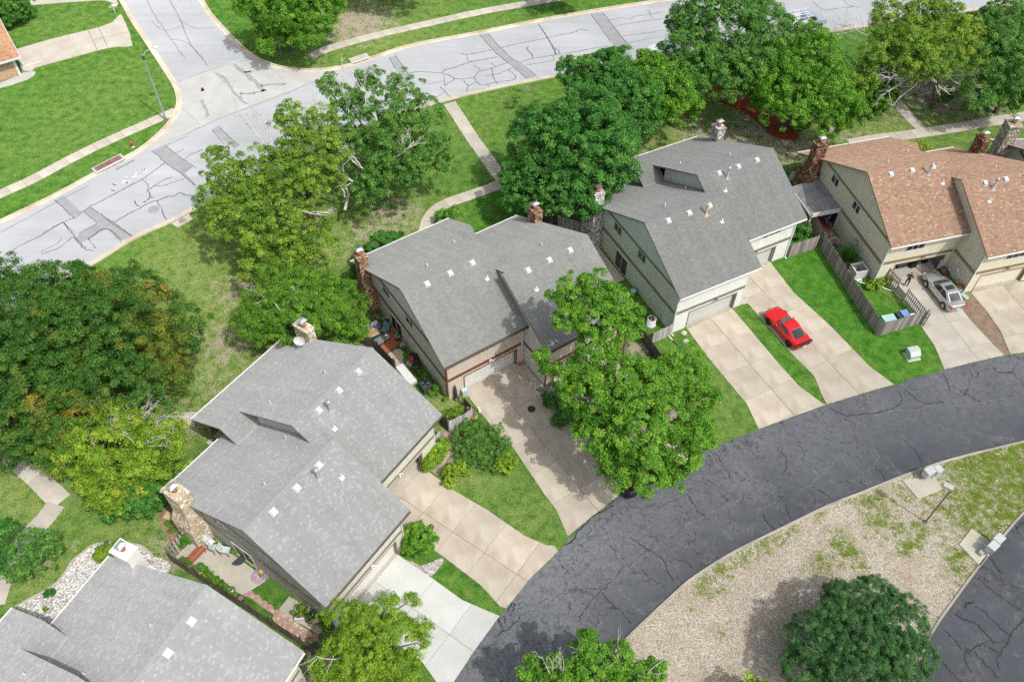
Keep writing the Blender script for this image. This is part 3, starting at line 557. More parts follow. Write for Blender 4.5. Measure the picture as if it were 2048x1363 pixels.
# traced cracks and seams of the lane
lc = MB(); lg = MB()
for k, w, pts in ((K5, 4, [(900, 1215), (960, 1240), (1020, 1260), (1100, 1250), (1200, 1240), (1290, 1210), (1330, 1170), (1320, 1120)]), (K5, 4, [(1350, 1110), (1400, 1150), (1440, 1180), (1500, 1190), (1570, 1180)]), (K5, 3, [(1570, 1010), (1600, 1060), (1620, 1120), (1690, 1140), (1720, 1110)]), (K5, 3, [(1660, 1110), (1740, 1150), (1800, 1190)]), (K5, 3, [(1720, 990), (1760, 1040), (1790, 1000)]), (K5, 4, [(1860, 960), (1880, 1000), (1930, 1010), (1990, 1000)]),
                  (K8, 4, [(75, 265), (110, 320), (150, 375), (185, 390)]), (K8, 4, [(510, 375), (540, 430), (590, 475)]), (K8, 4, [(650, 330), (680, 410)]), (K8, 4, [(840, 240), (900, 280), (940, 310)]), (K8, 3, [(240, 20), (290, 110), (330, 180)]), (K8, 3, [(600, 0), (660, 70), (640, 150)]), (K8, 4, [(1180, 120), (1215, 145), (1235, 185)]), (K8, 4, [(1080, 190), (1115, 220)]), (K8, 3, [(20, 650), (80, 670), (100, 700)]), (K8, 3, [(1405, 0), (1450, 90)]), (K8, 3, [(820, 330), (820, 280), (790, 250)]),
                  (K7, 4, [(1610, 840), (1690, 920), (1740, 970), (1790, 1020)]), (K7, 4, [(1780, 520), (1880, 590), (1960, 640), (2030, 770)]), (K7, 5, [(1400, 570), (1440, 540), (1500, 460), (1590, 380), (1690, 330)]), (K7, 4, [(1020, 1030), (1020, 1000), (1050, 985), (1045, 1020)]), (K7, 4, [(1070, 950), (1080, 915), (1110, 910), (1100, 945)]), (K7, 4, [(1000, 1090), (1060, 1060), (1120, 1000), (1150, 960)]), (K7, 3, [(1670, 780), (1600, 840), (1480, 990)]), (K7, 3, [(1850, 700), (1900, 760), (1970, 790)])):
    P = arc(gp(k, *pts), len(pts)*4); P = [p+Vector((rnd.gauss(0, .05), rnd.gauss(0, .05))) for p in P]; N = norms(P); ws = [(.008+w*.0075)*rnd.uniform(.4, 1.4) for _ in P]
    for i in range(len(P)-1): lc.poly(flat([P[i]+N[i]*ws[i], P[i+1]+N[i+1]*ws[i+1], P[i+1]-N[i+1]*ws[i+1], P[i]-N[i]*ws[i]], .0195))
for k, pts in ((K5, [(940, 1180), (970, 1260), (1030, 1310), (1090, 1300)]), (K5, [(1140, 1290), (1200, 1250), (1300, 1230), (1380, 1240), (1460, 1210), (1560, 1195), (1680, 1200), (1860, 1170), (2040, 1150)]), (K5, [(1700, 1160), (1760, 1200), (1740, 1150)]), (K8, [(0, 480), (100, 440), (230, 370), (370, 310), (470, 260), (540, 200)]), (K8, [(280, 470), (320, 520), (340, 545)]), (K8, [(60, 440), (100, 500), (140, 530)]), (K8, [(430, 350), (520, 350), (600, 310)]), (K8, [(230, 370), (250, 430)]), (K8, [(740, 240), (790, 220), (860, 150), (930, 90), (980, 20)]), (K8, [(960, 30), (1000, 80), (1010, 110)]), (K8, [(1100, 140), (1150, 120), (1190, 40), (1160, 0)]), (K8, [(1220, 30), (1270, 90), (1310, 140)]),
               (K7, [(1480, 990), (1600, 845), (1700, 770), (1850, 640), (1960, 560), (2040, 480)]), (K7, [(1850, 700), (1900, 660), (1940, 640), (1990, 700)]), (K7, [(1700, 780), (1740, 840), (1760, 880), (1860, 960)]), (K7, [(1560, 700), (1640, 760)])):
    P = arc(gp(k, *pts), len(pts)*5); P = [p+Vector((rnd.gauss(0, .07), rnd.gauss(0, .07))) for p in P]; N = norms(P); ws = [.021*rnd.uniform(.2, 1.9) for _ in P]
    for i in range(len(P)-1): lg.poly(flat([P[i]+N[i]*ws[i], P[i+1]+N[i+1]*ws[i+1], P[i+1]-N[i+1]*ws[i+1], P[i]-N[i]*ws[i]], .0185))
struct('lane_crack', lc, grainy('open_crack', (.02, .021, .024), (.05, .052, .056), 3, 30)); struct('lane_grit', lg, grainy('pale_grit', (.14, .14, .138), (.26, .257, .25), 3, 30))
# ------------------------------------------------------------------ driveways
HP = {'A': (-28.098, 32.879, 55.598, 3.10, 'L'), 'B': (-14.73, 54.894, 34.263, 3.21, 'R'), 'C': (4.904, 66.365, 27.281, 3.21, 'L'), 'D': (29.162, 71.231, 15.225, 3.20, 'R'), 'Z': (-37.56, 12.954, 64.371, 3.14, 'R')}
W_, VR, VF, ZE, ZR, ZF, OV, EO, EOR, VS, WS = 8.055, 10.372, 16.729, 2.983, 8.698, 5.28, .467, .622, .78, 3.995, 2.4
def HW(h, u, v, z=0.0):
    x, y, a = HP[h][:3]; a = R(a); return Vector((x+u*math.cos(a)+v*math.sin(a), y+u*math.sin(a)-v*math.cos(a), z))
def drive(h, pts, us, vs, mat):
    return slab_area('driveway', pts, R(HP[h][2]), us, vs, mat, o=(HP[h][0], HP[h][1]))
drive('A', [HW('A', 2.0, 19.2), HW('A', 7.15, 19.2)]+gp(O1, (855, 1149), (924, 1199), (972, 1220), (999, 1231), (951, 1297), (907, 1363), (873, 1363), (845, 1324)), [4.6], [22.6, 25.9], M['conc_white'])
drive('A', [HW('A', 8.1, 19.25), HW('A', 8.1, 16.15), HW('A', 14.0, 16.15)]+gp(O1, (903, 978), (974, 1019), (1049, 1071), (1092, 1089.5), (1109, 1091), (1116, 1102), (1061, 1155), (1012, 1216), (999, 1211), (962, 1170), (890, 1115), (848, 1086), (811, 1050)), [10.9], [18.6, 21.4, 24.3, 27.2], M['conc_tan'])
drive('B', gp(O1, (929, 782), (1024, 734), (1040, 728), (1071, 779), (1100, 800), (1150, 850), (1200, 905), (1240, 960), (1235, 992), (1195, 1023), (1135, 1072), (1112, 1018), (1088, 987), (1027, 896), (995, 866), (958, 821)), [4.6], [19.9, 22.9, 25.9, 28.9], M['conc_tan'])
drive('B', [HW('B', 7.05, 16.0), HW('B', 8.0, 15.4), HW('B', 8.0, 19.25), HW('B', 7.05, 19.25)], [], [], M['conc_walk'])
drive('B', [HW('B', 9.4, 19.4), HW('B', 14.6, 19.4), HW('B', 14.9, 24)]+gp(O1, (1385, 925), (1330, 945), (1285, 965)), [12], [22.5, 25.5, 28.5], M['conc_tan'])
drive('C', gp(O1, (1373.6, 657), (1463, 618.5), (1466, 619), (1512, 673.6), (1560, 730), (1597, 771), (1645, 807), (1651, 809), (1587, 832), (1517, 858), (1493, 807), (1450, 756), (1409, 706)), [4.65], [22.3, 25.3, 28.3, 31.2], M['conc_tan'])
drive('C', [HW('C', 8.1, 19.3), HW('C', 8.1, 16.2), HW('C', 13.95, 16.2)]+gp(O1, (1587, 584.7), (1662, 653), (1738, 731.7), (1787, 768.5), (1724, 786.5), (1653, 808.5), (1642, 786), (1628, 752), (1584, 708), (1539, 656), (1495, 607)), [10.95], [18.9, 21.9, 24.9, 28.0], M['conc_tan'])
drive('D', [HW('D', 2.15, 16.2), HW('D', 7.8, 16.2)]+gp(O1, (1926, 588), (1926, 622), (1943, 642.8), (1991, 694), (2008, 710.5), (1950, 723), (1888, 738.6), (1881, 721), (1868, 690), (1844, 656), (1832, 625)), [4.7], [19.2, 22.2, 25.2], M['conc_walk'])
drive('D', gp(O1, (1941, 585), (1974, 624), (2001, 663), (2020, 708), (2130, 694), (2130, 545)), [12.2], [19.4, 22.2, 25], M['conc_tan'])
drive('Z', [HW('Z', 9.5, 19.6), HW('Z', 14.8, 19.6), HW('Z', 14.8, 27), HW('Z', 9.5, 27)], [12.1], [22.5], M['conc_tan'])
slab_area('driveway', gp(KT, (245, 750), (760, 600), (1330, 460), (1490, 420), (1700, 345), (1780, 260), (1835, 215), (1960, 480), (2010, 700), (1900, 715), (1800, 712), (1640, 733), (1480, 772), (960, 912), (530, 1032), (480, 1075), (330, 1085)), R(-15), [], [], M['conc_walk'])
jb = MB()
for pts in ([(1330, 460), (1410, 620), (1480, 770)], [(1490, 420), (1570, 580), (1640, 730)], [(1430, 610), (1700, 545), (1950, 490)], [(1850, 225), (1960, 480)], [(1760, 300), (1850, 295)]): ribbon(jb, [Vector((p.x, p.y)) for p in gp(KT, *pts)], -.035, .035, .054)
struct('driveway_joint', jb, grainy('weedy_joint', (.09, .12, .04), (.3, .27, .18), 5, 20))
slab_area('walk', gp(KT, (-300, 1330), (0, 1255), (320, 1140), (345, 1105), (520, 1078), (540, 1110), (520, 1145), (430, 1205), (200, 1285), (0, 1340), (-300, 1420)), 0, [], [], M['conc_pale'])
slab_area('driveway', gp(KT, (400, -120), (440, 0), (480, 82), (660, 70), (1190, 30), (1500, 10), (1600, 14), (1690, 45), (1730, 75), (1800, 80), (1765, 0), (1720, -120)), R(-4), [-52.5, -49], [], M['conc_walk'], o=(0, 0))
# beds
sheet('mulch_bed', arc(gp(K3, (150, 515), (215, 575), (330, 625), (430, 670), (510, 740), (570, 790), (640, 815), (720, 820), (735, 790), (690, 740), (640, 690), (560, 650), (470, 600), (420, 540), (330, 510), (250, 505), (150, 515)), 50)[:-1], .012, M['mulch'])
sheet('mulch_bed', arc(gp(K3, (40, 560), (90, 540), (150, 575), (120, 590), (60, 590), (40, 560)), 24)[:-1], .012, M['mulch'])
sheet('soil_strip', gp(O1, (1927, 588), (1940, 585), (1973, 624), (2000, 663), (2019, 708), (2009, 711), (1992, 694), (1944, 643), (1927, 622)), .013, M['bark'])
rb = arc(gp(crop(0, 1080, 4.817), (150, 640), (300, 560), (430, 490), (560, 400), (640, 300), (700, 200), (800, 120), (900, 50), (1020, 28), (1200, 35), (1340, 50), (1420, 100), (1470, 150), (1600, 190), (1640, 280), (1500, 380), (1200, 500), (700, 700), (520, 800), (300, 720)), 80)
sheet('rock_bed', rb, .010, M['river'])
mb = MB(); ribbon(mb, arc(gp(crop(0, 1080, 4.817), (150, 640), (300, 560), (430, 490), (560, 400), (640, 300), (700, 200), (800, 120), (900, 50), (1020, 28), (1200, 35), (1340, 50), (1420, 100), (1470, 150)), 60), -.06, .1, .06)
struct('bed_edging', mb, M['kerb_grey'])
sheet('gravel_strip', gp(O1, (1088, 772), (1100, 771), (1130, 790), (1170, 850), (1215, 905), (1245, 955), (1238, 985), (1200, 907), (1150, 852), (1100, 802), (1072, 780)), .012, mk_gravel('grey_bed_gravel', [(0, (.12, .11, .1)), (.5, (.33, .31, .29)), (1, (.62, .6, .57))], 8, False))
sheet('mulch_bed', arc(gp(KF, (60, 960), (120, 1000), (200, 1030), (240, 1010), (300, 900), (380, 800), (450, 680), (440, 600), (380, 540), (290, 525), (280, 560), (340, 620), (350, 720), (280, 830), (160, 980), (60, 960)), 50)[:-1], .011, M['bark'])
sheet('paver_path', arc(gp(KF, (140, 995), (230, 1050), (300, 930), (375, 790), (460, 650), (440, 590), (380, 530), (290, 530), (320, 590), (370, 640), (360, 740), (290, 850), (220, 930), (140, 995)), 50)[:-1], .015, grainy('brick_path', (.36, .27, .2), (.52, .42, .33), 3, 20))
sheet('rock_bed', arc(gp(crop(740, 940, 6.489), (480, 1160), (600, 1250), (760, 1362), (830, 1345), (950, 1190), (960, 1150), (900, 1140), (800, 1190), (660, 1230), (560, 1190), (480, 1160)), 40)[:-1], .012, M['river'])
sheet('dirt_bed', arc(gp(O1, (318, 1030), (330, 1065), (352, 1095), (385, 1110), (420, 1080), (400, 1050), (365, 1010), (335, 1000), (318, 1030)), 30)[:-1], .009, M['bark'])
# ------------------------------------------------------------------ house materials
M['roofA'] = mk_shingle('light_grey_shingles', [(0, (.315, .318, .308)), (.65, (.338, .34, .33)), (.85, (.36, .362, .353)), (.93, (.395, .397, .387)), (1, (.415, .415, .405))], None, .22, .165, (.27, .265, .245))
M['roofZ'] = mk_shingle('pale_grey_shingles', [(0, (.35, .352, .342)), (.65, (.375, .377, .367)), (.82, (.40, .402, .392)), (.93, (.435, .437, .426)), (1, (.46, .46, .45))], None, .22, .165)
M['roofB'] = mk_shingle('grey_green_shingles', [(0, (0.252, 0.260, 0.235)), (.5, (0.281, 0.288, 0.265)), (1, (0.313, 0.319, 0.295))], None, .26, .14)
M['roofC'] = mk_shingle('slate_grey_shingles', [(0, (0.218, 0.222, 0.208)), (.5, (0.244, 0.247, 0.233)), (1, (0.275, 0.276, 0.263))], None, .26, .14)
M['roofD'] = mk_shingle('brown_blend_shingles', [(0, (0.319, 0.194, 0.135)), (.35, (0.403, 0.257, 0.171)), (.6, (0.448, 0.283, 0.189)), (.8, (0.386, 0.265, 0.209)), (.93, (0.515, 0.356, 0.235)), (1, (0.582, 0.432, 0.306))], None, .26, .14)
M['roofF'] = mk_shingle('tan_shingles', [(0, (.38, .20, .11)), (.5, (.47, .26, .15)), (1, (.54, .33, .21))], None, .3, .15)
M['sideA'] = mk_siding('cream_siding_shaded', (.60, .585, .52)); M['sideB'] = mk_siding('beige_siding_shaded', (.70, .665, .60)); M['sideC'] = mk_siding('sage_siding_shaded', (.68, .72, .65)); M['sideD'] = mk_siding('khaki_siding_shaded', (.70, .65, .50))  # same paint as the fronts, with the shaded tone put into the colour
M['frontA'] = mk_siding('cream_siding_sunlit', (.72, .69, .58)); M['frontB'] = mk_siding('beige_siding_sunlit', (.68, .585, .47)); M['frontC'] = mk_siding('sage_siding_sunlit', (.80, .81, .75)); M['frontD'] = mk_siding('khaki_siding_sunlit', (.76, .70, .53)); M['frontE'] = mk_siding('pale_grey_siding', (.5, .51, .5))  # fronts A to D: the side paint again, sunlit tone put into the colour
M['trimA'] = paint('brown_grey_trim', (.27, .24, .19)); M['trimB'] = paint('red_brown_trim', (.19, .075, .045)); M['trimC'] = paint('warm_grey_trim', (.23, .205, .18)); M['trimD'] = paint('olive_trim', (.25, .205, .125)); M['trimE'] = paint('dark_brown_trim', (.08, .06, .05))
M['white'] = paint('white_paint', (.78, .77, .74), .45, .05); M['offwhite'] = paint('offwhite_paint', (.62, .6, .55), .5, .08); M['dkgutter'] = paint('bronze_gutter', (.10, .09, .08), .5)
M['door'] = paint('garage_door_paint', (.76, .74, .70), .5, .05); M['doorC'] = paint('garage_door_grey', (.58, .57, .54), .5, .05); M['doorD'] = paint('garage_door_cream', (.74, .68, .53), .5, .05)
M['dark'] = paint('dark_interior', (.035, .035, .037), .9); M['inside'] = paint('garage_plaster', (.28, .27, .25), .9)
M['metal'] = paint('galvanised_metal', (.62, .64, .64), .38, .1, 4, .75, .5); M['ventm'] = paint('vent_metal', (.43, .45, .455), .5, .06, 4, .2, .5); M['clay'] = grainy('clay_flue', (.38, .13, .06), (.52, .21, .11), 5, 30, .4, .8)
M['tanflue'] = paint('tan_flue_paint', (.55, .40, .25), .6)
M['lead'] = grainy('flashing_metal', (.5, .51, .5), (.72, .73, .72), 3, 20, .5, .5)
def glass(name, col, rough=.06):
    t = NT(name); v = t.co('Object'); n = t.noise(v, .9, 3); c = t.ramp(n, [(.4, col), (.65, tuple(x*2.2+.01 for x in col))]); return t.out(c, rough, 0, .6)
M['glass'] = glass('window_glass', (.018, .022, .024))
def mk_stone(name, stops, scale, mortar):
    t = NT(name); v = t.co('Object'); r = t.n('ShaderNodeTexVoronoi'); r.inputs['Scale'].default_value = scale; w = t.n('ShaderNodeVectorMath'); w.operation = 'MULTIPLY_ADD'; w.inputs[1].default_value = (.12, .12, .12)
    ns = t.n('ShaderNodeTexNoise'); ns.inputs['Scale'].default_value = 5; t.l(v, ns.inputs['Vector']); t.l(ns.outputs['Color'], w.inputs[0]); t.l(v, w.inputs[2]); t.l(w.outputs[0], r.inputs['Vector'])
    s = t.n('ShaderNodeSeparateColor'); t.l(r.outputs['Color'], s.inputs[0]); c = t.ramp(s.outputs[0], stops)
    c = t.mix(1.0, c, t.ramp(t.noise(v, 14, 4, .7), [(.3, .75), (.7, 1.2)]), 'MULTIPLY')
    e = t.n('ShaderNodeTexVoronoi'); e.feature = 'DISTANCE_TO_EDGE'; e.inputs['Scale'].default_value = scale; t.l(w.outputs[0], e.inputs['Vector'])
    c = t.mix(t.ramp(e.outputs['Distance'], [(.03, 1), (.07, 0)]), c, mortar); t.bump(t.ramp(e.outputs['Distance'], [(0, 0), (.16, 1)]), .9, .06); return t.out(c, .9, 0, .15)
M['stA'] = mk_stone('cream_limestone', [(0, (.44, .33, .18)), (.5, (.58, .50, .36)), (1, (.74, .70, .60))], 3.4, (.42, .36, .27)); M['stC'] = mk_stone('white_rubble_stone', [(0, (.40, .38, .34)), (.5, (.56, .54, .50)), (1, (.74, .73, .69))], 3.2, (.13, .12, .11))
M['stB'] = mk_stone('red_brown_rubble', [(0, (.15, .08, .05)), (.4, (.34, .19, .11)), (.7, (.46, .30, .19)), (1, (.62, .46, .34))], 4.2, (.15, .1, .07)); M['stD'] = mk_stone('dark_red_fieldstone', [(0, (.09, .045, .025)), (.45, (.25, .12, .065)), (.75, (.34, .20, .12)), (1, (.46, .36, .27))], 4.0, (.07, .05, .04))
M['stE'] = mk_stone('tan_fieldstone', [(0, (.32, .27, .19)), (.5, (.5, .45, .35)), (1, (.70, .66, .55))], 3.4, (.2, .17, .13)); M['stZ'] = paint('whitewashed_stone', (.82, .80, .75), .8, .06, 2)
def slate(a): return M[a]
MR = (ZR-ZE)/VR; MF = (ZR-ZF)/(VF-VR)

def chimney(h, kind, st, u0, u1, v0, v1, zt, base=None, cap='metal'):
    """stone stack against a gable: u0..u1, v0..v1 at the top, flaring to base (du, dv0, dv1) at the foot"""
    du, a, b, zs = base or (0, 0, 0, 0); mb = MB()
    def ring(e, f, g, z): return [(u0-e if u0 < W_ else u0, -(v0-f), z), (u1 if u0 < W_ else u1+e, -(v0-f), z), (u1 if u0 < W_ else u1+e, -(v1+g), z), (u0-e if u0 < W_ else u0, -(v1+g), z)]
    rings = [ring(du, a, b, -.05), ring(du, a, b, zs), ring(0, 0, 0, zs+1.5), ring(0, 0, 0, zt-.14)] if base else [ring(0, 0, 0, -.05), ring(0, 0, 0, zt-.14)]
    vs = [p for r in rings for p in r]; fs = [(i*4+k, i*4+(k+1) % 4, (i+1)*4+(k+1) % 4, (i+1)*4+k) for i in range(len(rings)-1) for k in range(4)]
    mb.mesh(vs, fs+[(0, 3, 2, 1), tuple(len(vs)-4+k for k in range(4))])
    c = obj('chimney', mb, M[st], h)
    cm = MB(); cm.box((u0-.06, -v1-.06, zt-.14), (u1+.06, -v0+.06, zt)); obj('chimney_crown', cm, M[st], c)
    x, y = (u0+u1)/2, -(v0+v1)/2
    f = MB(); f.lathe([(.0, zt), (.19, zt), (.19, zt+.36), (.14, zt+.36), (.14, zt+.05), (0, zt+.05)], 12, (x, y, 0)); obj('flue', f, M['clay'], c)
    k = MB(); k.box((x-.34, y-.27, zt+.58), (x+.34, y+.27, zt+.63))
    k.mesh([(x-.34, y-.27, zt+.632), (x+.34, y-.27, zt+.632), (x+.34, y+.27, zt+.632), (x-.34, y+.27, zt+.632), (x-.15, y, zt+.74), (x+.15, y, zt+.74)], [(0, 1, 5, 4), (1, 2, 5), (2, 3, 4, 5), (3, 0, 4)])
    for sx in (-.15, .15):
        for sy in (-.12, .12): k.tube([(x+sx, y+sy, zt+.3), (x+sx*1.6, y+sy*1.6, zt+.585)], .015, 4)
    obj('chimney_cap', k, M[cap], c); return c
def slope_frame(front, o, u, v, dz=0.0):
    z = (ZR-MF*(v-o-VR)) if front else (ZE+MR*(v-o)); return Vector((u, -v, z+.10+dz))
def roof_vent(h, u, v, o, front=True):
    p = slope_frame(front, o, u, v); t = math.atan(MF if front else MR)*(1 if front else -1)
    mb = MB(); mb.box((-.25, -.25, -.015), (.25, .25, .012)); mb.box((-.17, -.16, .01), (.17, .16, .09)); mb.box((-.2, -.19, .09), (.2, .19, .14))
    o_ = obj('roof_vent', mb, M['ventm'], h, p); o_.rotation_euler = (t, 0, 0)
def flue_pipe(h, u, v, o, mat='ventm', hh=1.0):
    p = slope_frame(True, o, u, v); mb = MB(); mb.box((-.25, -.25, -.10), (.25, .25, -.075)); mb.lathe([(.22, -.12), (.12, .12), (.085, .2), (.085, hh)], 10); mb.lathe([(0, hh+.22), (.15, hh+.17), (.17, hh+.03), (.15, hh-.02), (.1, hh)], 10)
    obj('flue_pipe', mb, M[mat], h, p)
def vent_pipe(h, u, v, o, front=True, hh=.34, boot=True):
    p = slope_frame(front, o, u, v); t = math.atan(MF if front else MR)*(1 if front else -1); mb = MB()
    if boot: mb.mesh([Matrix.Rotation(t, 3, 'X') @ Vector(q) for q in ((-.16, -.2, 0), (.16, -.2, 0), (.16, .16, 0), (-.16, .16, 0), (-.16, -.2, .02), (.16, -.2, .02), (.16, .16, .02), (-.16, .16, .02))], [(0, 3, 2, 1), (4, 5, 6, 7), (0, 1, 5, 4), (1, 2, 6, 5), (2, 3, 7, 6), (3, 0, 4, 7)])
    mb.lathe([(.09, -.05), (.06, .06), (.055, hh), (.04, hh), (.04, hh-.1)], 8); mb.lathe([(.04, hh-.1), (0, hh-.1)], 8, (0, 0, 0), 1)
    obj('vent_pipe', mb, [M['lead'], M['dark']], h, p)
def window_u(h, u, v0, v1, z0, z1, fr, side=-1, name='window', mull=True, blind=None):
    """window in a gable wall (plane u), facing side"""
    s = side; mb = MB(); w = .07
    def bx(m_, a, b, c, d, u0, u1): m_.box((min(u0, u1), -b, c), (max(u0, u1), -a, d))
    for a, b, c, d in ((v0-w, v1+w, z1, z1+w), (v0-w, v1+w, z0-w, z0), (v0-w, v0, z0, z1), (v1, v1+w, z0, z1)): bx(mb, a, b, c, d, u-s*.02, u+s*.05)
    if mull: bx(mb, (v0+v1)/2-.03, (v0+v1)/2+.03, z0, z1, u-s*.02, u+s*.04)
    o = obj(name, mb, M[fr], h)
    for a, b in ((v0, (v0+v1)/2-.03), ((v0+v1)/2+.03, v1)) if mull else ((v0, v1),):
        g = MB(); bx(g, a, b, z0, z1, u-s*.01, u+s*.012); obj('pane', g, M['glass'], o)
    return o
def window_v(h, v, u0, u1, z0, z1, fr, name='window', n=2):
    mb = MB(); w = .06; y = -v
    for a, b, c, d in ((u0-w, u1+w, z1, z1+w), (u0-w, u1+w, z0-w, z0), (u0-w, u0, z0, z1), (u1, u1+w, z0, z1)): mb.box((a, y-.05, c), (b, y+.02, d))
    for i in range(1, n): mb.box((u0+(u1-u0)*i/n-.025, y-.04, z0), (u0+(u1-u0)*i/n+.025, y+.02, z1))
    o = obj(name, mb, M[fr], h)
    for i in range(n):
        g = MB(); a = u0+(u1-u0)*i/n; g.box((a+.026, y-.014, z0), (a+(u1-u0)/n-.026, y+.01, z1)); obj('pane', g, M['glass'], o)
    return o
def wall_lamp(h, u, v, z, mat='dkgutter'):
    mb = MB(); y = -v-.06; mb.box((u-.1, y, z-.06), (u+.1, y+.06, z+.1)); mb.tube([(u-.05, y, z), (u-.16, y-.18, z+.03)], .055, 6); mb.tube([(u+.05, y, z), (u+.16, y-.18, z+.03)], .055, 6); obj('wall_lamp', mb, M[mat], h)

def duplex(key, name, label, P):
    """two attached units, one a few metres forward of the other, under shingled gables of unequal depth"""
    X0, Y0, a, O, fwd = HP[key]; h = thing(name, label, 'house', (X0, Y0, 0), R(a)); mir = fwd == 'R'
    U = (lambda u: 2*W_-u) if mir else (lambda u: u)      # worked out with the left unit forward, mirrored otherwise
    side, front, trim, roof = M[P['side']], M[P['front']], M[P['trim']], M[P['roof']]
    t = .16
    def pl(pts, uvf):     # one roof plane: solid slab with shingle coordinates on its top
        q = [(U(u), -v, z) for u, v, z in pts]; mb = MB(); mb.poly([(x, y, z+.10) for x, y, z in q], 0, [uvf(u, v) for u, v, z in pts])
        n = len(q); b = [(x, y, z-t+.1) for x, y, z in q]; mb.poly(b[::-1], 1)
        for i in range(n):
            j = (i+1) % n; mb.poly([(q[i][0], q[i][1], q[i][2]+.1), (q[j][0], q[j][1], q[j][2]+.1), b[j], b[i]], 1)
        return mb
    sf, sr = math.hypot(1, MF), math.hypot(1, MR)
    zf = lambda v, o: ZR-MF*(v-o-VR)
    zr = lambda v, o: ZE+MR*(v-o)
    def F(u0, u1, o, va, vb): return pl([(u0, va, zf(va, o)), (u1, va, zf(va, o)), (u1, vb, zf(vb, o)), (u0, vb, zf(vb, o))], lambda u, v: (u+o*3, 50-(v-o-VR)*sf))
    def Rr(pts, o): return pl([(u, v, zr(v, o)) for u, v in pts], lambda u, v: (u+o*3+7.7, 20+(v-o)*sr))
    MT = [roof, trim]
    for u0, u1, o in ((0, W_+OV, O), (W_-OV, 2*W_, 0)):
        mb = MB(); n = int((u1-u0)/.28)
        for i in range(n):
            a_, b_ = u0+(u1-u0)*i/n, u0+(u1-u0)*(i+1.12)/n; zz_ = ZR+.112; r_ = [(U(a_), -(o+VR), zz_+.012), (U(b_), -(o+VR), zz_)]
            mb.mesh([r_[0], r_[1], (r_[1][0], r_[1][1]-.16, zz_-.16*MF), (r_[0][0], r_[0][1]-.16, zz_+.012-.16*MF), (r_[1][0], r_[1][1]+.16, zz_-.16*MR), (r_[0][0], r_[0][1]+.16, zz_+.012-.16*MR)], [(0, 1, 2, 3), (0, 5, 4, 1)])
        mb.hasuv = True; mb.uv = [[(rnd.uniform(0, 9)+.1*k, 1.0) for k in range(4)] for _ in mb.f]; obj('ridge_cap', mb, roof, h, kind='stuff')
    e = P.get('fascia', 'trim')
    obj('roof', F(0, W_+OV, O, O+VR, O+VF), MT, h); obj('roof', Rr([(0, O), (W_+OV*.3, O), (W_+OV*.3, O+VR), (0, O+VR)], O), MT, h)
    obj('roof', F(W_-OV, 2*W_, 0, VR, VF), MT, h)
    obj('roof', Rr([(W_-WS, 0), (2*W_, 0), (2*W_, VR), (W_-OV, VR), (W_-OV, VS), (W_-WS, VS)], 0), MT, h)
    zs = zr(VS, 0); ve = VS+1.62
    obj('roof', pl([(W_-WS, VS, zs), (W_+.1, VS, zs), (W_+.1, ve+.3, zs-MR*(ve+.3-VS)), (W_-WS, ve, zs-MR*(ve-VS))], lambda u, v: (u, 80-(v-VS)*sf)), MT, h)
    fl = MB(); zz = lambda v: zr(v, O)+.125; fl.poly([(U(u), -v, zz(v)) for u, v in ((W_-WS+.02, ve-.12), (W_-.5, ve-.42), (W_-.42, ve+.15), (W_-WS+.02, ve+.06))]); obj('valley_flashing', fl, M['lead'], h)
    # wall shells: gable slabs, rear walls, front walls with a garage opening
    def gab(u0, u1, o, va, vb, nm='gable_wall', dz=-.02):
        top = [(va, zr(va, o)), (o+VR, ZR), (vb, zf(vb, o))]; pts = [(U(u0), -va, 0)]+[(U(u0), -v, z-t+.1+dz) for v, z in top]+[(U(u0), -vb, 0)]
        mb = MB(); mb.prism(pts, (U(u1)-U(u0), 0, 0)); return obj(nm, mb, side, h)
    gab(OV, OV+.15, O, O+EOR, O+VF-EO); gab(W_-.16, W_, O, O+EOR+.1, O+VF-EO-.002); gab(W_+.002, W_+.15, 0, ve-.2, VF-EO-.004); gab(2*W_-OV-.15, 2*W_-OV, 0, EOR, VF-EO)
    def wallv(nm, u0, u1, v, z1, m_, th=.15, z0=0): mb = MB(); x = sorted((U(u0), U(u1))); mb.box((x[0], min(-v, -v+th), z0), (x[1], max(-v, -v+th), z1)); return obj(nm, mb, m_, h)
    wallv('rear_wall', OV+.15, W_-.16, O+EOR+.15, zr(O+EOR, O), side); wallv('rear_wall', W_-WS+OV if not P.get('porch') else W_-.2, 2*W_-OV-.15, EOR+.15, zr(EOR, 0), side)
    if not P.get('porch'):
        u = W_-WS+OV; mb = MB(); mb.prism([(U(u), -EOR, 0), (U(u), -EOR, zr(EOR, 0)-.1), (U(u), -VS, zs-.1), (U(u), -ve, zs-MR*(ve-VS)-.1), (U(u), -ve, 0)], (U(u+.12)-U(u), 0, 0)); obj('gable_wall', mb, side, h)
    else:
        mb = MB(); x = sorted((U(W_-WS+OV), U(W_-WS+OV+.16))); mb.box((x[0], -1.05, 0), (x[1], -.9, zr(.9, 0)-.1)); obj('porch_post', mb, trim, h)
        mb = MB(); mb.prism([(U(W_-.2), -EOR, 0), (U(W_-.2), -EOR, zr(EOR, 0)-.1), (U(W_-.2), -VS, zs-.1), (U(W_-.2), -ve, zs-1.2), (U(W_-.2), -ve, 0)], (U(W_-.1)-U(W_-.2), 0, 0)); obj('gable_wall', mb, side, h)
        mb = MB(); x = sorted((U(W_-WS+.1), U(W_-.1))); mb.box((x[0], -ve, .0), (x[1], -.4, .05)); obj('porch_floor', mb, M['conc_walk'], h)
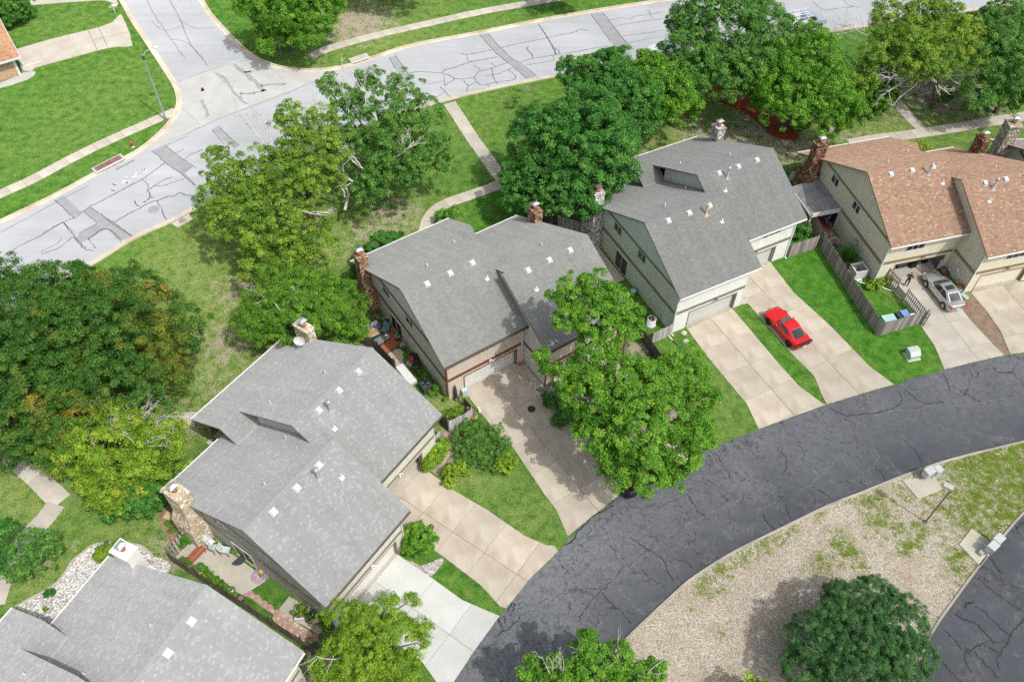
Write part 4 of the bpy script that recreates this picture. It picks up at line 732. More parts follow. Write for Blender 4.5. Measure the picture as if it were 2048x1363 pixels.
    for nm, ua, ub, o, g0, g1, gd in (('L', OV, W_, O, 2.08, 7.12, P['g'][0]), ('R', W_+.15, 2*W_-OV, 0, 8.85, 13.98, P['g'][1])):
        v = o+VF-EO; zt = zf(v, o)-.1
        wallv('front_wall', ua, g0, v+.002, zt, front); wallv('front_wall', g1, ub, v+.002, zt, front); wallv('front_wall', g0, g1, v+.002, zt, front, .15, 2.06)
        wallv('front_trim', ua-.02, ub+.01, v+.03, 2.75, trim, .03, 2.4)
        for w0, w1, z0, z1 in ((g0-.1, g1+.1, 2.06, 2.16), (g0-.1, g0, 0, 2.06), (g1, g1+.1, 0, 2.06)): wallv('door_casing', w0, w1, v+.026, z1, trim, .03, z0)
        for w0 in (ua-.03, ub-.09): wallv('corner_board', w0, w0+.12, v+.036, zt-.1, M[P['corner']], .04)
        for w0, w1 in ((g0-.02, g0), (g1, g1+.02)): wallv('door_jamb', w0, w1, v-.002, 2.06, trim, .34)
        wallv('door_sill', g0-.02, g1+.02, v+.12, .035, M['conc_walk'], .55, -.02)
        if gd == 'open':
            fl = wallv('garage_floor', g0-1, g1+1, v-.02, .03, M['conc_walk'], 6, -.02)
            wallv('garage_back_wall', g0-1, g1+1, v-6, zt, M['inside']); 
            for w0 in (g0-1.1, g1+1.0): wallv('garage_side_wall', w0, w0+.1, v-.16, 2.6, M['inside'], 5.8)
            wallv('garage_ceiling', g0-1, g1+1, v-.16, 2.62, M['inside'], 5.8, 2.5)
        else:
            for k in range(4):
                dm = wallv('garage_door', g0, g1, v-.3, .51*(k+1)+.005, M[gd], .05, .51*k+.012)
        wallv('gutter', ua-OV*.9, ub+(OV*.9 if nm == 'L' else OV), o+VF+.09, ZF-.02, M[P['gutter']], .1, ZF-.14)
    # trim bands on the gables
    for s, u, o, va in ((-1, OV, O, O+EOR), (1, 2*W_-OV, 0, EOR)):
        for z0, z1, v0, v1 in ((2.4, 2.75, va, o+VF-EO), (4.93, 5.2, o+4.4, o+VF-EO-.15)):
            mb = MB(); x = sorted((U(u-s*.01), U(u+s*.028))); mb.box((x[0], -v1, z0), (x[1], -v0, z1)); obj('gable_trim', mb, trim, h)
        for v0 in (va, o+VF-EO-.12):
            mb = MB(); x = sorted((U(u-s*.01), U(u+s*.034))); mb.box((x[0], -v0-.12, 0), (x[1], -v0, zr(va, o)-.15 if v0 == va else zf(v0+.12, o)-.12)); obj('corner_board', mb, M[P['corner']], h)
    u = W_+OV*.0; o = O
    mb = MB(); x = sorted((U(W_-.01), U(W_+.026))); mb.box((x[0], -(O+VF-EO), 2.4), (x[1], -(VF-EO+.04), 2.75)); obj('gable_trim', mb, trim, h)
    # white rear fascia
    for u0, u1, o in ((0, W_-WS, O), (W_-WS, 2*W_, 0)):
        wallv('rear_gutter', u0, u1, o-.012, ZE+.1, M['white'], .1, ZE-.06)
    return h, U, zf, zr
HA, UA, *_ = duplex('A', 'duplex_house', 'two-unit house whose light grey roof carries a satellite dish by a chimney', dict(side='sideA', front='frontA', trim='trimA', roof='roofA', g=('door', 'open'), corner='offwhite', gutter='dkgutter', porch=True))
HB, UB, *_ = duplex('B', 'duplex_house', 'beige two-unit house with red-brown trim under a grey-green roof shaded by a broad front tree', dict(side='sideB', front='frontB', trim='trimB', roof='roofB', g=('door', 'door'), corner='trimB', gutter='dkgutter'))
HC, UC, *_ = duplex('C', 'duplex_house', 'white-sage two-unit house whose driveway holds the red coupe', dict(side='sideC', front='frontC', trim='trimC', roof='roofC', g=('doorC', 'doorC'), corner='white', gutter='white'))
HD, UD, *_ = duplex('D', 'duplex_house', 'khaki two-unit house under a brown blended shingle roof beside the silver sedan', dict(side='sideD', front='frontD', trim='trimD', roof='roofD', g=('doorD', 'open'), corner='offwhite', gutter='white'))
HZ, UZ, *_ = duplex('Z', 'duplex_house', 'pale grey roofed house with a whitewashed chimney in the bottom left corner', dict(side='sideA', front='frontA', trim='trimA', roof='roofZ', g=('door', 'door'), corner='offwhite', gutter='white'))
# ------------------------------------------------------------------ roof fittings, windows, chimneys
def fit(h, fwd, O, flues, rear=True):
    for unit in 'LR':
        o = O if unit == fwd else 0
        us = (2.15, 4.3, 6.42) if unit == 'L' else (9.74, 11.85, 13.95)
        for u in us: roof_vent(h, u, o+VR+.5, o)
        vent_pipe(h, 6.87 if unit == 'L' else 9.55, o+12.35, o, True)
        vent_pipe(h, 3.5 if unit == 'L' else 12.8, o+8.5, o, False, .3, False); vent_pipe(h, 7.4 if unit == 'L' else 8.95, o+6.3, o, False, .3, False)
        if unit in flues: flue_pipe(h, 5.75 if unit == 'L' else 10.3, o+11.4, o, flues[unit])
fit(HA, 'L', 3.10, {'L': 'ventm', 'R': 'ventm'}); fit(HB, 'R', 3.21, {}); fit(HC, 'L', 3.21, {'L': 'tanflue', 'R': 'ventm'}); fit(HD, 'R', 3.20, {'L': 'ventm', 'R': 'ventm'}); fit(HZ, 'R', 3.14, {})
for h, o, fr in ((HA, 3.10, 'offwhite'), (HB, 0, 'offwhite'), (HC, 3.21, 'offwhite'), (HD, 0, 'white')):
    window_u(h, OV, o+5.65, o+6.85, 3.93, 4.8, fr); window_u(h, OV, o+9.72, o+10.88, 3.98, 4.84, fr)
    window_u(h, OV, o+6.5, o+8.4, .06, 1.95, fr, -1, 'sliding_door')
for h, o in ((HA, 0), (HB, 3.21), (HC, 0), (HZ, 3.14)):
    window_u(h, 2*W_-OV, o+9.72, o+10.88, 3.98, 4.84, 'offwhite', 1)
window_v(HD, VF-EO, 2.4, 4.25, 3.75, 4.55, 'white', n=3); window_v(HD, 3.2+VF-EO, 10.6, 12.6, 3.75, 4.55, 'white', n=3)
window_v(HC, VF-EO, 11.9, 13.9, 4.0, 4.6, 'white', n=3); window_v(HC, 3.21+VF-EO, 3.4, 5.6, 4.2, 4.7, 'white', n=3)
window_v(HA, VF-EO, 10.4, 12.4, 4.1, 4.6, 'white', n=3)
for h, k in ((HA, 'white'), (HB, 'white'), (HC, 'dkgutter'), (HD, 'dkgutter')):
    o1, o2 = (HP[{HA: 'A', HB: 'B', HC: 'C', HD: 'D'}[h]][3], 0)
    L = h in (HA, HC)
    wall_lamp(h, 4.68, (o1 if L else 0)+VF-EO, 2.5, k); wall_lamp(h, 11.45, (0 if L else o1)+VF-EO, 2.5, k)
# small square lights in the last garage door on the right
for u in (9.5, 10.0, 12.3, 12.8):
    g = MB(); g.box((u, -(3.2+VF-EO-.3)-.012, 1.62), (u+.38, -(3.2+VF-EO-.3)+.0, 1.88)); obj('door_light', g, M['glass'], HD)
chimney(HA, None, 'stA', -.55, .44, 5.4, 7.05, 6.6, (.35, .35, .1, 2.4)); chimney(HA, None, 'stA', 15.7, 16.45, 2.0, 3.55, 6.2)
chimney(HB, None, 'stB', -.38, .46, 2.15, 3.25, 6.2, (.1, .9, .9, 1.8)); chimney(HB, None, 'stB', 15.6, 16.4, 5.6, 6.8, 6.2)
chimney(HC, None, 'stC', -.6, .4, 5.85, 6.8, 6.7, (.15, .8, .35, 2.6), 'dkgutter'); chimney(HC, None, 'stC', 15.5, 16.35, 2.4, 3.5, 6.4)
chimney(HD, None, 'stD', -.75, .44, 2.7, 3.6, 6.7, (.2, .9, .5, 2.6)); chimney(HD, None, 'stD', 15.6, 16.35, 5.5, 6.75, 6.5)
chimney(HZ, None, 'stZ', 15.75, 16.75, 4.9, 6.3, 6.1, (.3, .3, .6, 2.0))
# dormant details: meter boxes and downspouts
def downspout(h, u, v, zt, mat): mb = MB(); mb.box((u-.05, -v-.09, .05), (u+.05, -v, zt)); mb.box((u-.05, -v-.35, .03), (u+.05, -v-.05, .1)); obj('downspout', mb, M[mat], h)
downspout(HC, .45, 3.21+VF-EO+.03, 5.1, 'white'); downspout(HC, 15.62, VF-EO+.03, 5.1, 'white'); downspout(HD, .45, VF-EO+.03, 5.1, 'white'); downspout(HD, W_-.1, 3.2+VF-EO+.03, 5.1, 'white'); downspout(HB, W_-.25, VF-EO+.03, 5.0, 'white'); downspout(HA, 7.95, 3.1+VF-EO+.03, 5.0, 'offwhite')
# satellite dish on its roof mount beside the rear chimney
p = HW('A', 15.15, 3.1, 4.8); d = thing('satellite_dish', 'pale oval satellite dish on the light grey roof beside a cream stone chimney', 'satellite dish', (p.x, p.y, p.z), R(-95))
mb = MB(); n = 18; vs = [(0, 0, 0)]; fs = []
for r in (.2, .36, .47):
    for k in range(n): t = 2*math.pi*k/n; vs.append((r*math.cos(t)*.86, r*math.sin(t), r*r*.55))
for k in range(n): fs.append((0, 1+k, 1+(k+1) % n))
for q in range(2):
    for k in range(n): fs.append((1+q*n+k, 1+(q+1)*n+k, 1+(q+1)*n+(k+1) % n, 1+q*n+(k+1) % n))
rot = Matrix.Rotation(R(62), 3, 'Y'); vs = [rot @ Vector(v)+Vector((.05, 0, .75)) for v in vs]; mb.mesh(vs, fs, 0, True)
obj('dish', mb, M['offwhite'], d); mb = MB(); mb.tube([(0, 0, 0), (0, 0, .5), (.03, 0, .72)], .03, 6); mb.tube([(.05, 0, .3), (-.2, .2, -.1)], .015, 4); mb.tube([(.05, 0, .3), (-.2, -.25, -.1)], .015, 4); obj('mast', mb, M['metal'], d)
mb = MB(); mb.tube([(.02, 0, .45), (.55, 0, .72)], .018, 5); mb.cbox((.57, 0, .75), (.12, .14, .09)); obj('feed_arm', mb, M['metal'], d)
# ------------------------------------------------------------------ house at the right edge and the brick house at top left
HP['E'] = (49.735, 73.677, 2.0, 3.2, 'L'); M['roofE'] = mk_shingle('mauve_grey_shingles', [(0, (.26, .21, .19)), (.5, (.36, .30, .27)), (1, (.45, .39, .35))], None)
HP['E'] = (49.735, 70.477, 2.0, 3.2, 'R')
HP['E'] = (49.735, 73.677, 2.0, 3.2, 'R')
HE, *_ = duplex('E', 'duplex_house', 'pale house with dark brown trim and a tall tan chimney at the right edge', dict(side='frontE', front='frontE', trim='trimE', roof='roofE', g=('door', 'door'), corner='trimE', gutter='dkgutter'))
chimney(HE, None, 'stE', -.75, .44, 1.6, 3.0, 6.9, (.3, .7, .7, 1.4))
hf = thing('brick_house', 'low tan brick house with a hipped roof in the top left corner', 'house', (-58.2, 88.1, 0), R(34))
def mk_brick():
    t = NT('tan_brick'); v = t.co('Object'); s = t.n('ShaderNodeSeparateXYZ'); t.l(v, s.inputs[0]); c = t.n('ShaderNodeCombineXYZ'); t.l(t.math('ADD', s.outputs[0], s.outputs[1]), c.inputs[0]); t.l(s.outputs[2], c.inputs[1])
    b = t.n('ShaderNodeTexBrick'); b.inputs['Scale'].default_value = 1; b.inputs['Brick Width'].default_value = .24; b.inputs['Row Height'].default_value = .085; b.inputs['Mortar Size'].default_value = .006
    b.inputs['Color1'].default_value = (.46, .27, .15, 1); b.inputs['Color2'].default_value = (.62, .42, .26, 1); b.inputs['Mortar'].default_value = (.5, .45, .38, 1); t.l(c.outputs[0], b.inputs['Vector']); t.bump(b.outputs['Fac'], .4, -.01); return t.out(b.outputs['Color'], .9, 0, .15)
M['brick'] = mk_brick()
mb = MB(); mb.box((-16, 0, 0), (0, 13, 2.45)); obj('wall', mb, M['brick'], hf)
mb = MB(); e = .75; zb = 2.45; A0 = [(-17, -e, zb), (e, -e, zb), (e, 13+e, zb), (-17, 13+e, zb)]
uvr = lambda q: [(p[0]+p[1]*.0, p[2]*2.2) for p in q]
rp = [[(-17, -e, zb+.12), (e, -e, zb+.12), (-6, 6.5, 5.5), (-17, 6.5, 5.5)], [(e, -e, zb+.12), (e, 13+e, zb+.12), (-6, 6.5, 5.5)], [(e, 13+e, zb+.12), (-17, 13+e, zb+.12), (-17, 6.5, 5.5), (-6, 6.5, 5.5)], [(-17, 13+e, zb+.12), (-17, -e, zb+.12), (-17, 6.5, 5.5)]]
for q in rp: mb.poly(q, 0, [((p[0] if abs(q[0][0]-q[1][0]) > .1 else p[1]), p[2]*2.4) for p in q])
obj('roof', mb, M['roofF'], hf)
mb = MB()
for a, b in (((-17, -e-.06, zb-.1), (e+.06, -e, zb+.14)), ((e, -e, zb-.1), (e+.06, 13+e, zb+.14))): mb.box(a, b)
mb.box((-17, -e, zb-.02), (e, 13+e, zb)); obj('fascia', mb, M['white'], hf)
mb = MB(); mb.box((0, 1.2, 0), (.05, 6.2, 2.15)); obj('garage_door', mb, paint('dark_garage_door', (.07, .075, .08)), hf)
mb = MB(); mb.box((.0, .0, 0), (.06, .25, 2.45)); mb.box((-.2, -.05, 0), (.06, 0, 2.45)); obj('corner_board', mb, M['white'], hf)
mb = MB(); mb.box((-2.9, -.06, .8), (-2.2, 0, 2.0)); w = obj('window', mb, M['white'], hf); mb = MB(); mb.box((-2.83, -.07, .87), (-2.27, -.055, 1.93)); obj('pane', mb, M['glass'], w)
mb = MB(); mb.box((e+.1, 1.5, .05), (e+2.0, 1.62, .13)); mb.box((e-.1, 1.5, .05), (e+.1, 1.62, 2.3)); obj('downspout', mb, M['white'], hf)
# ------------------------------------------------------------------ board fences
M['fence'] = wood('weathered_board', (.19, .17, .145), (.33, .30, .265)); M['fencedk'] = wood('dark_board', (.075, .06, .048), (.15, .125, .10)); M['fencegrey'] = wood('silvered_board', (.25, .235, .215), (.42, .40, .37))
def fence(label, pts, hh, mat, pitch=.155, bw=.14, inner=1, group='board fences round the patios', posts=2.4, name='board_fence'):
    """pts on the ground; every board a part, posts and rails on the inner side"""
    f = thing(name, label, 'fence', (pts[0].x, pts[0].y, 0), 0, group); P0 = pts[0]; base = None
    bm_ = MB(); bm_.prism([(-bw/2, -.011, 0), (bw/2, -.011, 0), (bw/2, -.011, hh-.03), (bw/2-.03, -.011, hh), (-bw/2+.03, -.011, hh), (-bw/2, -.011, hh-.03)], (0, .022, 0)); bd = bm_.data('board', M[mat])
    for a, b in zip(pts, pts[1:]):
        d = Vector((b.x-a.x, b.y-a.y)); L = d.length; d.normalize(); an = math.atan2(d.y, d.x); nr = Vector((-d.y, d.x))*inner; n = max(1, int(L/pitch)); o0 = Vector((a.x-P0.x, a.y-P0.y))
        for i in range(n):
            q = o0+d*(L*(i+.5)/n)-nr*.045; o = link('board', bd, f, (q.x, q.y, .03), an+rnd.gauss(0, .015)); o.scale = (L/n/pitch*rnd.uniform(.97, 1.0), 1, rnd.uniform(.97, 1.015)); o.rotation_euler[1] = rnd.gauss(0, .006)
        for z in (.35, hh-.35):
            mb = MB(); c = o0+d*L/2; mb.box((-L/2, -.02, z-.045), (L/2, .02, z+.045)); obj('rail', mb, M[mat], f, (c.x, c.y, 0), an)
        for i in range(int(L/posts)+2):
            s = min(L, i*posts); q = o0+d*s+nr*.07; mb = MB(); mb.box((-.045, -.045, 0), (.045, .045, hh-.06)); obj('post', mb, M[mat], f, (q.x, q.y, 0), an)
            if s >= L: break
    return f
fence('weathered board fence running from behind the awning past the air conditioner to the kerbside corner', gp(O1, (1641, 497), (1754, 671)), 1.75, 'fence', inner=1)
fence('short weathered fence panel closing the corner above the green utility cabinet', gp(O1, (1757, 671), (1846, 644)), 1.75, 'fence', inner=1)
fence('short grey fence between the white house corner and the khaki house side yard', gp(O1, (1574, 514), (1630, 496)), 1.7, 'fence', inner=1)
fence('grey fence behind the white-sage house side yard', gp(O1, (1606, 420), (1641, 493)), 1.7, 'fence', inner=1)
fence('dark fence seen from above along the edge of the sunny concrete patio', gp(O1, (347, 1123), (648, 1318)), 1.6, 'fencedk', inner=1)
fence('see-through fence across the end of the concrete patio by the cream chimney', gp(O1, (345, 1120), (400, 1050)), 1.5, 'fencegrey', .30, .14, inner=-1)
fence('short fence closing the front of the concrete patio beside the flower pots', gp(O1, (650, 1316), (682, 1275)), 1.5, 'fencedk', inner=1)
fence('grey board fence in front of the flower bed by the beige house driveway', gp(KF, (365, 520), (600, 400), (650, 355)), 1.6, 'fencegrey', inner=1)
fence('dark fence panel joining the light grey roofed house corner to the grey board fence', gp(KF, (362, 518), (250, 392)), 1.6, 'fencedk', inner=-1)
fence('small grey fence beside the rounded hedge', gp(KF, (180, 690), (285, 590)), 1.4, 'fencegrey', inner=1)
fence('low dark fence with a pale top beside the wrought iron gate', gp(KF, (540, 180), (640, 300)), 1.1, 'fencedk', inner=-1)
fence('brown fence running out from the shade of the front tree', gp(KC, (310, 770), (600, 1190)), 1.6, 'fencedk', .155, .14, inner=-1)
fence('grey fence panel between the round air conditioner and the white house corner', gp(KC, (500, 860), (770, 735)), 1.5, 'fencegrey', inner=1)
fence('dark fence along the brick terrace with the outdoor sofa', gp(KB, (215, 430), (430, 545), (650, 780)), 1.5, 'fencedk', inner=1)
fence('weathered fence glimpsed behind the white rubble chimney', gp(O1, (1115, 455), (1168, 470)), 1.6, 'fencegrey', inner=1)
fence('dark fence beside the red-brown chimney under the trees', gp(O1, (1075, 440), (1118, 452)), 1.6, 'fencedk', inner=1)
# ------------------------------------------------------------------ trees and shrubs
rng = np.random.default_rng(11)
M['bark_'] = grainy('tree_bark', (.10, .075, .055), (.24, .20, .16), 4, 24, .5, .95, .7, .03); M['deadwood'] = paint('bare_grey_wood', (.54, .51, .47), .9, .2, 2)
FOL = {
 'locust': foliage('bronze_green_leaves', (.022, .080, .010), (.062, .178, .022), (.155, .30, .042), (.40, .29, .04)),
 'olive': foliage('olive_leaves', (0.058, 0.145, 0.011), (0.170, 0.315, 0.032), (0.349, 0.500, 0.070), (0.504, 0.520, 0.049)),
 'green': foliage('mid_green_leaves', (0.035, 0.130, 0.021), (0.107, 0.265, 0.041), (0.252, 0.460, 0.098), (0.330, 0.420, 0.056)),
 'deep': foliage('deep_green_leaves', (0.019, 0.110, 0.017), (0.070, 0.235, 0.032), (0.184, 0.400, 0.070), (0.233, 0.380, 0.042)),
 'maple': foliage('fresh_green_leaves', (0.035, 0.140, 0.008), (0.121, 0.310, 0.021), (0.281, 0.490, 0.056), (0.349, 0.460, 0.042)),
 'lime': foliage('yellow_green_leaves', (0.073, 0.165, 0.008), (0.199, 0.355, 0.022), (0.407, 0.540, 0.059), (0.504, 0.520, 0.063)),
 'pine': foliage('pine_needles', (.018, .070, .022), (.060, .165, .046), (.16, .33, .09), (.18, .28, .08), .7, .2),
 'willow': foliage('dusty_green_leaves', (0.041, 0.140, 0.011), (0.131, 0.300, 0.024), (0.291, 0.470, 0.049), (0.291, 0.360, 0.049))}
def raw_mesh(name, co, nper, mat, attrs):
    me = bpy.data.meshes.new(name); nv = len(co); nf = nv//nper
    me.vertices.add(nv); me.vertices.foreach_set('co', co.astype(np.float32).ravel()); me.loops.add(nv); me.loops.foreach_set('vertex_index', np.arange(nv, dtype=np.int32))
    me.polygons.add(nf); me.polygons.foreach_set('loop_start', np.arange(0, nv, nper, dtype=np.int32)); me.materials.append(mat)
    for k, a in attrs.items():
        at = me.attributes.new(k, 'FLOAT', 'POINT'); at.data.foreach_set('value', np.repeat(a, nper).astype(np.float32))
    me.update(); me.validate(); return me
def unit(v): return v/np.maximum(1e-9, np.linalg.norm(v, axis=-1, keepdims=True))
def pxscale(p): return FPX/float(np.dot(np.array([p.x, p.y, p.z-CAMH]), FW))
def leafset(P, N, ls, wd):
    n = len(P); t = unit(np.cross(N, rng.normal(size=(n, 3)))); b = np.cross(N, t); s = (ls*rng.uniform(.6, 1.3, (n, 1)))
    bend = N*s*.18
    return np.stack([P+t*s*1.05, P-t*s*.65+b*s*wd+bend, P-t*s*.65-b*s*wd+bend], 1).reshape(-1, 3)
def cat_big(lobes): return max(l[1] for l in lobes) > .9
def crown(lobes, org, mat, ls=.17, wd=.6, rp=.85, dens=1.0, per=95, warm=0.0, warmzone=None, lowcut=-.55, jag=.22, flat=.75):
    """leaf-sized faces gathered in tufts over a set of lobes"""
    if cat_big(lobes): rp *= .8; ls *= .63; per *= 1.75
    Pa, Na, Ta, Wa = [], [], [], []; tufts = []
    for c, r, k in lobes:
        A = 4*math.pi*r*r*(.55+.45*k); n = int(A/(math.pi*rp*rp)*1.7*dens)+5
        d = unit(rng.normal(size=(int(n*1.5)+8, 3))); d = d[d[:, 2] > lowcut][:n]
        ph = rng.uniform(0, 6.28, (5, 1)); fr = rng.normal(size=(5, 3))*3.0; w = sum(np.sin(fr[i] @ d.T+ph[i]) for i in range(5))/2.6
        rad = r*(1-jag*.55+jag*w+rng.normal(0, .05, len(d))); C = np.array(c)+d*rad[:, None]*np.array([1, 1, k])
        ni = max(2, n//5); di = unit(rng.normal(size=(ni, 3))); Ci = np.array(c)+di*(r*rng.uniform(.35, .75, (ni, 1)))*np.array([1, 1, k])
        for Cs, ds in ((C, d), (Ci, di)):
            for q, dd in zip(Cs, ds):
                if q[2] < .12: continue
                tufts.append((q, dd))
    if not tufts: tufts = [(np.array(c)+np.array([0, 0, .02]), np.array([0, 0, 1.0])) for c, r, k in lobes]
    for q, dd in tufts:
        m = max(6, int(per*.62*rng.uniform(.5, 1.4))); r_ = rp*.78*rng.uniform(.5, 1.3)
        v = unit(rng.normal(size=(m, 3))*.8+dd*.5+np.array([0, 0, .55])); rr = r_*rng.uniform(.45, 1.05, (m, 1))
        P = q+v*rr*np.array([1, 1, flat]); P[:, 2] = np.maximum(P[:, 2], .06)
        N = unit(v*.8+np.array([0, 0, .6])+rng.normal(size=(m, 3))*.52)
        t = np.clip(.46+rng.normal(0, .15)+rng.normal(0, .17, m), 0, 1)
        wm = 0.0
        if warm:
            wm = max(0.0, rng.normal(warm-.3, .3))
            if warmzone is not None: wm = max(wm, max(max(0, 1.15-math.hypot(q[0]-z.x, q[1]-z.y)/rz_)*rng.uniform(.4, 1.2) for z, rz_ in warmzone))
        W_a = np.clip(wm*rng.uniform(.4, 1.2, m), 0, .9)
        Pa.append(P); Na.append(N); Ta.append(t); Wa.append(W_a)
    P = np.concatenate(Pa)-np.array(org); N = np.concatenate(Na)
    return raw_mesh('crown', leafset(P, N, ls, wd), 3, mat, {'tint': np.concatenate(Ta), 'warm': np.concatenate(Wa)}), tufts
def twigs(mb, a, b, r, lv=3, spread=.55, m=0, n=4):
    """bare forking branch from a to b"""
    a, b = Vector(a), Vector(b); d = b-a; L = d.length
    if L < .05: return
    pts = [a]; off = Vector((rnd.gauss(0, .06), rnd.gauss(0, .06), rnd.gauss(0, .06)))*L
    for t in (.35, .7, 1.0): pts.append(a+d*t+off*math.sin(t*math.pi)+Vector((rnd.gauss(0, .02), rnd.gauss(0, .02), 0))*L)
    mb.tube(pts, [r, r*.82, r*.6, r*.38], n, m, False)
    if lv <= 0: return
    for i in range(3 if lv > 1 else 2):
        t = rnd.uniform(.35, .98); s = a+d*t; e = (d.normalized()+Vector((rnd.gauss(0, spread), rnd.gauss(0, spread), rnd.gauss(.1, spread*.7)))).normalized()*L*rnd.uniform(.35, .62)
        twigs(mb, s, s+e, r*.55, lv-1, spread, m, 3)
def tree(name, label, base, lobes, kind, cat='tree', group=None, tr=.22, limbs=9, dead=(), forks=None, **kw):
    b = G(*base); T = thing(name, label, cat, (b.x, b.y, 0), 0, group); L = []
    for px, py, z, rpx, *k in lobes:
        c = G(px, py, z); L.append(((c.x, c.y, c.z), rpx/pxscale(c), k[0] if k else .85))
    me, tufts = crown(L, (b.x, b.y, 0), FOL[kind], **kw); link('crown', me, T)
    mb = MB(); zc = min(l[0][2]-l[1]*.5*l[2] for l in L); zc = max(.5, min(zc, 3.5)); top = sum((Vector(l[0]) for l in L), Vector((0, 0, 0)))/len(L)-Vector((b.x, b.y, 0))
    f = Vector((top.x*.18, top.y*.18, zc)); mb.tube([(0, 0, -.1), (0, 0, .15), f*.5, f], [tr*1.5, tr*1.15, tr*.95, tr*.85], 8)
    for l in L:
        e = Vector(l[0])-Vector((b.x, b.y, 0)); m_ = f.lerp(e, .5)+Vector((rnd.gauss(0, .3), rnd.gauss(0, .3), rnd.uniform(-.2, .6))); mb.tube([f*.9, m_, e], [tr*.6, tr*.4, tr*.18], 6, 0, False)
        for _ in range(limbs//max(1, len(L))+1):
            q, dd = tufts[rnd.randrange(len(tufts))]
            qv = Vector(q)-Vector((b.x, b.y, 0))
            if (qv-e).length < l[1]*1.4: mb.tube([m_.lerp(e, .5), m_.lerp(qv, .65)+Vector((0, 0, .2)), qv], [tr*.24, tr*.15, tr*.05], 5, 0, False)
    obj('trunk', mb, M['bark_'], T)
    if dead:
        for a, c, r, lv in dead: mb = MB(); twigs(mb, Vector(G(*a))-Vector((b.x, b.y, 0)), Vector(G(*c))-Vector((b.x, b.y, 0)), r, lv); obj('bare_branch', mb, M['deadwood'], T)
    return T
TG = 'street and garden trees'
wz = lambda *l: [(G(px, py, z), r) for px, py, z, r in l]
tree('broad_tree', 'very broad dark green tree with bronze tips beside the pale street', (250, 790), [(265, 650, 6.8, 120), (160, 600, 7.2, 95), (330, 690, 5.2, 68), (230, 760, 5.5, 105), (340, 775, 4.2, 45), (170, 680, 7.0, 110)], 'locust', group=TG, tr=.32, ls=.15, wd=.5, rp=.8, per=100, warm=.02, warmzone=wz((205, 565, 8, 1.1), (350, 655, 5.5, 1.6), (345, 740, 4.5, 1.7), (250, 620, 8, .7), (190, 820, 6, .9)), dead=[((200, 740, 6), (235, 735, 6.5), .05, 2)])
tree('broad_tree', 'dark green tree with bronze tips cut off by the left edge of the view', (40, 900), [(70, 670, 6.8, 110), (20, 590, 7.2, 85), (60, 790, 5.5, 110), (120, 850, 4.2, 85), (-30, 720, 6.5, 100), (30, 890, 3.6, 55), (150, 770, 5.4, 60)], 'locust', group=TG, tr=.32, ls=.15, wd=.5, rp=.8, per=95, warm=.02, warmzone=wz((90, 830, 5.5, 1.0), (150, 830, 5, 1.2)), dead=[((60, 770, 6), (15, 765, 6.4), .06, 2), ((80, 790, 6), (60, 830, 5.4), .05, 2)])
tree('twiggy_tree', 'yellow-green tree with a crest of bare silvery branches by the light grey roof', (240, 960), [(225, 900, 4.2, 92), (150, 895, 3.6, 62), (305, 905, 3.8, 62), (230, 955, 2.8, 72), (120, 920, 3, 38), (330, 860, 4, 38), (260, 850, 4.4, 52)], 'lime', group=TG, ls=.13, wd=.55, rp=.7, per=85, warm=.2, jag=.28,
     dead=[((216, 888, 3.9), (234, 839, 5.0), 0.030, 3), ((282, 868, 3.8), (341, 825, 5.6), 0.040, 3), ((260, 860, 4.1), (306, 816, 5.5), 0.043, 3), ((197, 903, 4.1), (183, 876, 5.6), 0.039, 3), ((269, 911, 4.2), (320, 871, 5.5), 0.039, 3), ((292, 911, 3.7), (262, 878, 5.7), 0.039, 3), ((258, 871, 4.0), (254, 833, 5.4), 0.042, 3), ((289, 897, 4.3), (334, 836, 5.4), 0.033, 3), ((284, 917, 4.3), (299, 866, 5.1), 0.047, 3), ((253, 869, 3.7), (297, 808, 5.0), 0.046, 3), ((235, 860, 3.8), (270, 803, 4.9), 0.042, 3), ((194, 900, 3.9), (242, 839, 5.3), 0.050, 3), ((224, 855, 4.1), (182, 823, 5.2), 0.042, 3), ((207, 852, 4.3), (195, 792, 5.6), 0.038, 3), ((240, 886, 4.1), (258, 840, 5.4), 0.049, 3), ((245, 880, 4.2), (225, 844, 5.7), 0.040, 3), ((250, 850, 3.9), (266, 825, 5.4), 0.043, 3), ((196, 893, 4.0), (222, 855, 5.5), 0.045, 3), ((192, 854, 4.1), (248, 819, 5.3), 0.042, 3), ((225, 875, 3.9), (218, 828, 5.1), 0.038, 3), ((274, 851, 4.1), (307, 815, 5.1), 0.046, 3), ((216, 863, 3.9), (244, 834, 5.2), 0.037, 3)])
tree('leafy_shrub', 'dark glossy shrub at the foot of the yellow-green twiggy tree', (270, 1030), [(270, 995, 1.6, 50), (225, 1000, 1.4, 30), (310, 990, 1.4, 30)], 'deep', 'shrub', ls=.16, wd=.7, rp=.55, per=70, tr=.08)
tree('small_tree', 'small open green tree beside the curving path at the left edge', (70, 1135), [(72, 1105, 2.8, 36), (98, 1075, 2.8, 22), (45, 1140, 2.4, 26), (60, 1075, 3, 24), (25, 1150, 2.0, 16), (105, 1100, 2.4, 18)], 'green', group=TG, ls=.13, wd=.55, rp=.42, per=40, tr=.1, jag=.5, dens=.7)
tree('small_tree', 'dark tree showing only its edge on the left border below the path', (-12, 1110), [(-8, 1085, 4, 34), (5, 1120, 3.2, 24), (8, 1060, 3.6, 22)], 'deep', group=TG, ls=.14, wd=.55, rp=.55, per=75, tr=.14)
